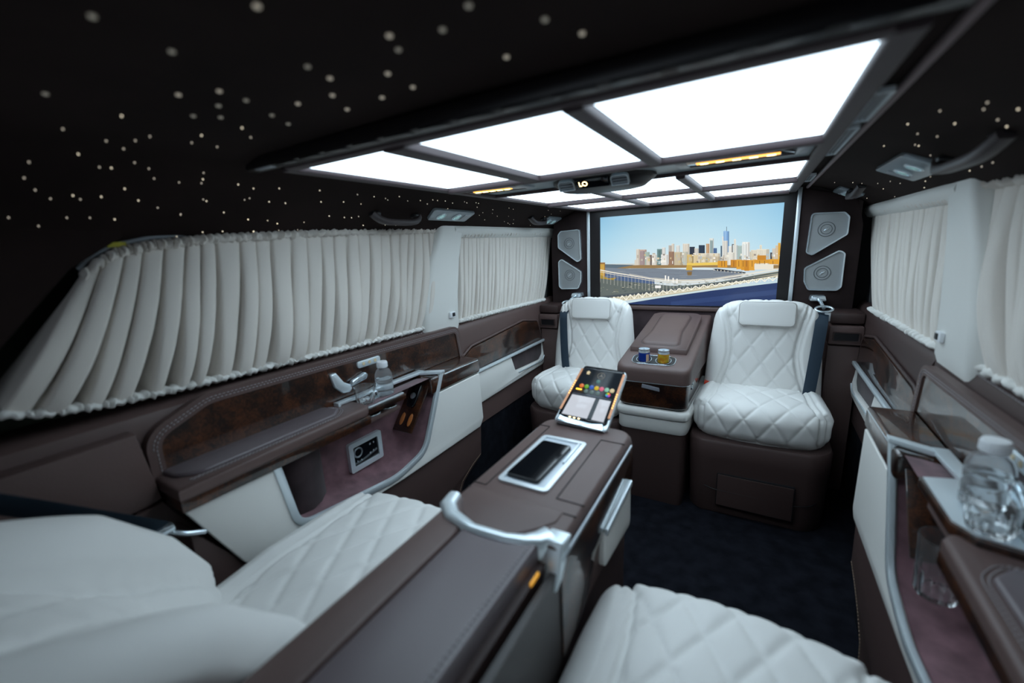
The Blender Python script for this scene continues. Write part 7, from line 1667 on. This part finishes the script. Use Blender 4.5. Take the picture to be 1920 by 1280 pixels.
# chrome collar
cp_ = [(-.116, .545), (-.110, .517), (-.083, .494), (-.030, .479), (.033, .483), (.062, .492), (.080, .505), (.092, .522)]
rows = []
for i, (x, y) in enumerate(cp_):
    a = Vector(cp_[max(i-1, 0)]); b = Vector(cp_[min(i+1, len(cp_)-1)]); tt = (b-a).normalized(); nn = Vector((-tt.y, tt.x)); wd = (.012, .0145, .013, .0095, .0095, .0120, .016, .019)[i]
    p0 = Vector((x, y))-nn*wd; p1 = Vector((x, y))+nn*wd
    rows.append([(p0.x, p0.y, .655), (p0.x, p0.y, .694), ((p0.x*3+p1.x)/4, (p0.y*3+p1.y)/4, .6985), ((p0.x+p1.x*3)/4, (p0.y+p1.y*3)/4, .6985), (p1.x, p1.y, .694), (p1.x, p1.y, .655)])
v, f = bridge(rows); link('chrome_collar', v, f, CHROME, ct, smooth=60)
g = G(); g.prism([(.505, .697), (.540, .690), (.500, .640), (.478, .632)], 'x', .084, .1225, bev=.004); g.to('collar_foot', CHROME, ct, smooth=50)
g = G(); g.box((.0965, .440, .664), (.1000, .466, .670), .001); g.to('amber_marker', mat('amber_plastic', (.8, .38, .03), .4, emis=(1, .45, .05), estr=.5), ct)
# phone lying in the tray
ph = thing('phone', 'black smartphone lying in the white framed tray of the centre console', 'phone', (-.020, .725, .6912))
M = Matrix.Translation((-.0235, .722, .6912)) @ Matrix.Rotation(math.radians(-1.5), 4, 'Z')
g = G(); g.prism(rrect(-.037, -.080, .036, .084, .010, 6), 'z', 0, .0075, bev=.002, M=M); g.to('phone_body', BLACK, ph, smooth=50)
g = G(); g.prism(rrect(-.0345, -.0775, .0335, .0815, .008, 6), 'z', .0074, .0081, M=M); g.to('phone_screen', BLACKG, ph)
bo = thing('chrome_bar', 'small bright metal bar beside the phone in the console tray', 'bar', (.026, .79, .6912)); g = G(); g.box((.020, .735, .6908), (.0265, .828, .697), .002); g.to('bar_body', CHROME, bo)

# ---- tablet on the nose of the console
tb = thing('tablet', 'tilted tablet in a silver cradle on the centre console, dark screen with coloured round buttons', 'tablet', (0, .92, .693))
A0, A1, A2, A3 = Vector((-.086, .918, .703)), Vector((.064, .915, .697)), Vector((.071, 1.045, .812)), Vector((-.047, 1.050, .812))
ex = (A1-A0).normalized(); ez = ex.cross((A3+A2-A0-A1)).normalized(); ey = ez.cross(ex)
O_ = (A0+A1)/2
MT = Matrix(((ex.x, ey.x, ez.x, O_.x), (ex.y, ey.y, ez.y, O_.y), (ex.z, ey.z, ez.z, O_.z), (0, 0, 0, 1)))
def tl(p): q = MT.inverted() @ p; return (q.x, q.y)
hh = tl(A3)[1]; wb_, wt_ = .071, .061
def tw(y): return wb_+(wt_-wb_)*y/hh
sh_ = (tl(A2)[0]+tl(A3)[0])/2/hh
def quad(y0, y1, m_, r=.004): return rp([(-tw(y0)+m_+sh_*y0, y0), (tw(y0)-m_+sh_*y0, y0), (tw(y1)-m_+sh_*y1, y1), (-tw(y1)+m_+sh_*y1, y1)], r)
g = G(); g.prism(quad(-.006, hh, 0, .014), 'z', -.014, -.001, bev=.003, M=MT); g.to('cradle', CHROME, tb, smooth=50)
g = G(); g.prism(quad(.010, hh-.001, .005, .010), 'z', -.004, .0022, bev=.001, M=MT); g.to('tablet_body', BLACKG, tb)
g = G(); g.prism(rp([(-.064, -.006), (.066, -.008), (.058, .012), (.030, .006), (-.045, .010), (-.058, .014)], .003), 'z', -.002, .007, bev=.002, M=MT); g.to('lower_lip', CHROMEB, tb, smooth=50)
def scr(name, poly, col, z=.0024, e=1.0, th=.0004):
    m = mat('screen_%02x%02x%02x' % col, (0, 0, 0), .3, emis=tuple(lin(c) for c in col), estr=e); g = G(); g.prism(poly, 'z', z, z+th, M=MT); return g.to(name, m, tb, smooth=0)
def circ(x, y, r, n=16): return [(x+r*math.cos(a), y+r*math.sin(a)) for a in np.linspace(0, 2*PI, n+1)[:-1]]
scr('screen', quad(.016, hh-.008, .010, .004), (24, 32, 40))
sx_ = lambda u, y: u*(tw(y)-.012)+sh_*y
def sq(u0, u1, y0, y1): return [(sx_(u0, y0), y0), (sx_(u1, y0), y0), (sx_(u1, y1), y1), (sx_(u0, y1), y1)]
scr('screen_tile_and_reflection', sq(-.96, .22, .018, .078), (200, 206, 216), .0029); scr('screen_tile_and_reflection', sq(.42, .96, .018, .078), (200, 206, 216), .0029)  # pale pair is a reflection on the glass, put in as glowing colour
scr('screen_tile_and_reflection', sq(-.96, .96, .080, .084), (60, 70, 84), .0029)
yb = .108; cols = [(214, 110, 40), (100, 160, 40), (50, 90, 180), (205, 175, 30), (215, 100, 130), (130, 190, 165), (205, 190, 150)]
for k, c in enumerate(cols): scr('round_button', circ(sx_(-.72+k*.26, yb), yb, .0062), c, .0029, 1.0)
for k in range(3): scr('round_button', circ(sx_(-.38+k*.30, yb-.014), yb-.014, .0058), (90, 110, 110), .0029)
for a in range(6):
    an = a*PI/3; c0 = (sx_(.72, yb-.014), yb-.014); scr('wheel_segment', [c0]+[(c0[0]+.0066*math.cos(an+q*PI/12), c0[1]+.0066*math.sin(an+q*PI/12)) for q in range(5)], [(220, 60, 40), (230, 190, 40), (90, 180, 60), (70, 160, 200), (70, 90, 200), (190, 80, 180)][a], .0029)
scr('round_button', circ(sx_(.0, .128), .128, .0055), (80, 120, 120), .0029)
g = G(); cL = (sx_(.02, .146), .146)
g.tube([(MT @ Vector((x, y, .0032)))[:] for x, y in circ(*cL, .0095, 24)], .0006, closed=True, n=5)
for k in range(3):
    a = PI/2+k*2*PI/3; tip = Vector((cL[0]+.0093*math.cos(a), cL[1]+.0093*math.sin(a), 0)); sd2 = Vector((-math.sin(a), math.cos(a), 0))*.0013; c3 = Vector((*cL, 0))
    g.v += []; kk = len(g.v); g.v += [(MT @ (q+Vector((0, 0, .0032))))[:] for q in (c3-sd2, tip, c3+sd2)]; g.f.append((kk, kk+1, kk+2))
g.to('star_emblem', mat('pale_emblem', (0, 0, 0), .3, emis=(.18, .17, .14), estr=1), tb, smooth=0, recalc=False)
hx, hy = sx_(-.72, .150), .150
scr('home_icon', [(hx-.004, hy-.005), (hx+.004, hy-.005), (hx+.004, hy+.001), (hx+.0065, hy+.001), (hx, hy+.0065), (hx-.0065, hy+.001), (hx-.004, hy+.001)], (215, 200, 160), .0029)
# wood coloured flanks with small lit rows
for sd2 in (-1, 1):
    q = [(sd2*(tw(.03)-.0015)+sh_*.03, .03), (sd2*(tw(.03)-.0075)+sh_*.03, .03), (sd2*(tw(hh-.012)-.0075)+sh_*(hh-.012), hh-.012), (sd2*(tw(hh-.012)-.0015)+sh_*(hh-.012), hh-.012)]
    g = G(); g.prism(q, 'z', .0016, .0040, M=MT); g.to('side_strip', CHROME if 0 else mat('copper_edge', (.38, .17, .09), .25, metal=.6), tb)
    for k in range(7):
        y = (.035 if sd2 < 0 else .060)+k*.0065+(.045 if sd2 < 0 else 0); x = sd2*(tw(y)-.0045)+sh_*y; g = G(); g.box((x-.0013, y-.0018, .0038), (x+.0013, y+.0018, .0046), M=MT); g.to('led_dot', AMBER, tb)
for k in range(3): x = -.03+k*.012; g = G(); g.box((x-.0022, .0125, .0024), (x+.0022, .0145, .0036), M=MT); g.to('led_dot', AMBERH, tb)
scr('lit_bar', sq(-.92, -.62, .0945, .0985), (255, 200, 60), .0031, 2.5)

# ================================================================= FRIDGE CONSOLE between the partition seats
fr = thing('fridge_console', 'brown leather fridge console with walnut drawer and cup holders, between the two partition seats', 'console', (0, 2.0, 0))
def ol(x0, x1, y0, y1, r):
    s_ = .012; return [(x-s_, y) for x, y in rp([(x0, y0), (x1, y0), (x1+.022, y1), (x0+.045, y1)], [r, r, .0, .0], 8)]
def loft(nm, m, lv, sm_=50, par=None): v, f = bridge(lv); return link(nm, v, f, m, par or fr, smooth=sm_)
def lay(x0, x1, y0, y1, r, z): return [(x, y, z) for x, y in ol(x0, x1, y0, y1, r)]
loft('lower_base', BROWN_SHADE, [lay(-.125, .135, 1.745, 2.27, .03, 0), lay(-.128, .138, 1.738, 2.27, .03, .06), lay(-.132, .140, 1.735, 2.27, .035, .335)])
loft('cream_skirt', CREAM, [lay(-.138, .146, 1.730, 2.27, .04, .337), lay(-.142, .150, 1.726, 2.27, .04, .345), lay(-.142, .150, 1.726, 2.27, .04, .395), lay(-.140, .148, 1.728, 2.27, .04, .399)])
loft('cream_tray_edge', CREAM, [lay(-.146, .152, 1.722, 2.27, .045, .401), lay(-.150, .158, 1.716, 2.27, .045, .408), lay(-.150, .158, 1.716, 2.27, .045, .432), lay(-.144, .152, 1.722, 2.27, .045, .440)])
loft('shadow_gap', BLACKG, [lay(-.128, .134, 1.738, 2.27, .035, .438), lay(-.128, .134, 1.738, 2.27, .035, .452)])
drw_ = loft('walnut_drawer', BURL, [lay(-.137, .143, 1.728, 2.27, .045, .450), lay(-.140, .146, 1.724, 2.27, .045, .456), lay(-.144, .150, 1.722, 2.27, .045, .555)])
loft('drawer_line', CHROME, [lay(-.146, .152, 1.720, 2.27, .045, .555), lay(-.146, .152, 1.720, 2.27, .045, .5585)])
# leather top, rising towards the partition
def topz(y): return .622+(y-1.72)*.26
tops = []
for dz, k in ((-9, 0), (-.020, 0), (-.008, .002), (-.002, .007), (0, .014)):
    row = []
    for x, y in ol(-.150+k, .156-k, 1.716+k, 2.262, .045): row.append((x, y, .560 if dz == -9 else topz(y)+dz))
    tops.append(row)
loft('leather_top', BROWN, tops)
TM = lambda x, y, dz: (x, y, topz(y)+dz)
g = G(); g.v = []; lid = rp([(-.130, 1.850), (.110, 1.850), (.130, 2.225), (-.098, 2.225)], [.004, .004, .05, .05], 8)
rows = [[TM(x, y, -.001) for x, y in lid], [TM(x, y, .020) for x, y in lid], [TM(x, y, .0235) for x, y in offs(lid, .004)]]
lid_ = loft('armrest_lid', BROWN, rows)
pad = rp([(-.094, 1.875), (.076, 1.875), (.066, 2.00), (.086, 2.195), (-.056, 2.195), (-.068, 2.00)], [.03, .03, .08, .04, .04, .08], 8)
loft('lid_recess_rim', BROWND, [[TM(x, y, .0228) for x, y in offs(pad, -.007)], [TM(x, y, .0242) for x, y in offs(pad, -.002)]], par=lid_)
loft('lid_pad', BROWN, [[TM(x, y, .023) for x, y in pad], [TM(x, y, .0295) for x, y in offs(pad, .004)], [TM(x, y, .0325) for x, y in offs(pad, .014)]], par=lid_)
# cup holder
ch_ = rp([(-.100, 1.748), (.076, 1.748), (.076, 1.822), (-.100, 1.822)], .03, 8)
cph_ = loft('cup_holder', BLACK, [[TM(x, y, -.001) for x, y in ch_], [TM(x, y, .0012) for x, y in ch_]])
g = G(); g.tube([TM(x, y, .0018) for x, y in ch_], .0014, closed=True, n=6); g.to('cup_holder_rim', CHROMEB, cph_, smooth=60)
for cx2 in (-.052, .028): g = G(); g.tube([TM(cx2+.031*math.cos(a), 1.785+.031*math.sin(a), .0022) for a in np.linspace(0, 2*PI, 29)[:-1]], .0016, closed=True, n=6); g.to('cup_ring', CHROMEB, cph_, smooth=60)
g = G(); g.prism(rp([(-.046, .534), (.028, .524), (.026, .540), (-.044, .550)], .002), 'y', 1.7175, 1.728, bev=.001); g.to('drawer_pull', mat('dull_silver_pull', (.30, .31, .36), .4, metal=.4), drw_)
# right flank : grey panel with latch buttons
for k, z in enumerate((.575, .555, .535, .520)): g = G(); g.box((.136, 1.85-k*.016, z), (.145, 1.862-k*.016, z+.014), .003); g.to('latch', CHROMEB, fr)
# cans
def can(x, y, label, col, top_col, band):
    z = topz(y)-.020; t = thing('drink_can', label, 'can', (x, y, z), 'drink cans in the cup holder')
    h = .068; r = .0235
    g = G(); g.lathe([(r*.9, 0), (r, .003), (r, h-.014)], (x, y, z), 32); g.to('can_body', mat('can_'+band, col, .3, metal=.35, mott=.5 if band == 'orange' else 0, mscale=60, col2=(.75, .55, .05) if band == 'orange' else None), t, smooth=50)
    g = G(); g.lathe([(r, h-.015), (r, h-.009), (r*.93, h-.001), (r*.97, h), (r*.97, h+.001), (r*.90, h+.001), (r*.88, h-.003), (r*.1, h-.003)], (x, y, z), 32); g.to('can_shoulder', mat('can_shoulder', (.70, .78, .84), .2, metal=.5), t, smooth=60)
    M = Matrix.Translation((x, y, z+h-.002)); g = G(); g.prism([(.0055*math.cos(a), -.003+.009*math.sin(a)) for a in np.linspace(0, 2*PI, 17)[:-1]], 'z', 0, .001, M=M); g.to('pull_tab', CHROMEB, t)
    a0 = -1.9 if band == 'blue' else -1.2
    # printed panel on the side
    rows = []
    for a in np.linspace(a0+.9, a0+1.5, 7): rows.append([(x+(r+.0003)*math.cos(a), y+(r+.0003)*math.sin(a), z+.006), (x+(r+.0003)*math.cos(a), y+(r+.0003)*math.sin(a), z+h-.02)])
    v, f = bridge(rows, closed=False, caps=False); link('printed_band', v, f, mat('can_band_'+band, (.62, .42, .30) if band == 'blue' else (.75, .72, .62), .35), t, smooth=60, recalc=False)
can(-.052, 1.785, 'small blue drink can in the left cup holder of the fridge console', (.01, .05, .36), None, 'blue')
can(.028, 1.785, 'small orange and yellow drink can in the right cup holder of the fridge console', (.80, .30, .02), None, 'orange')
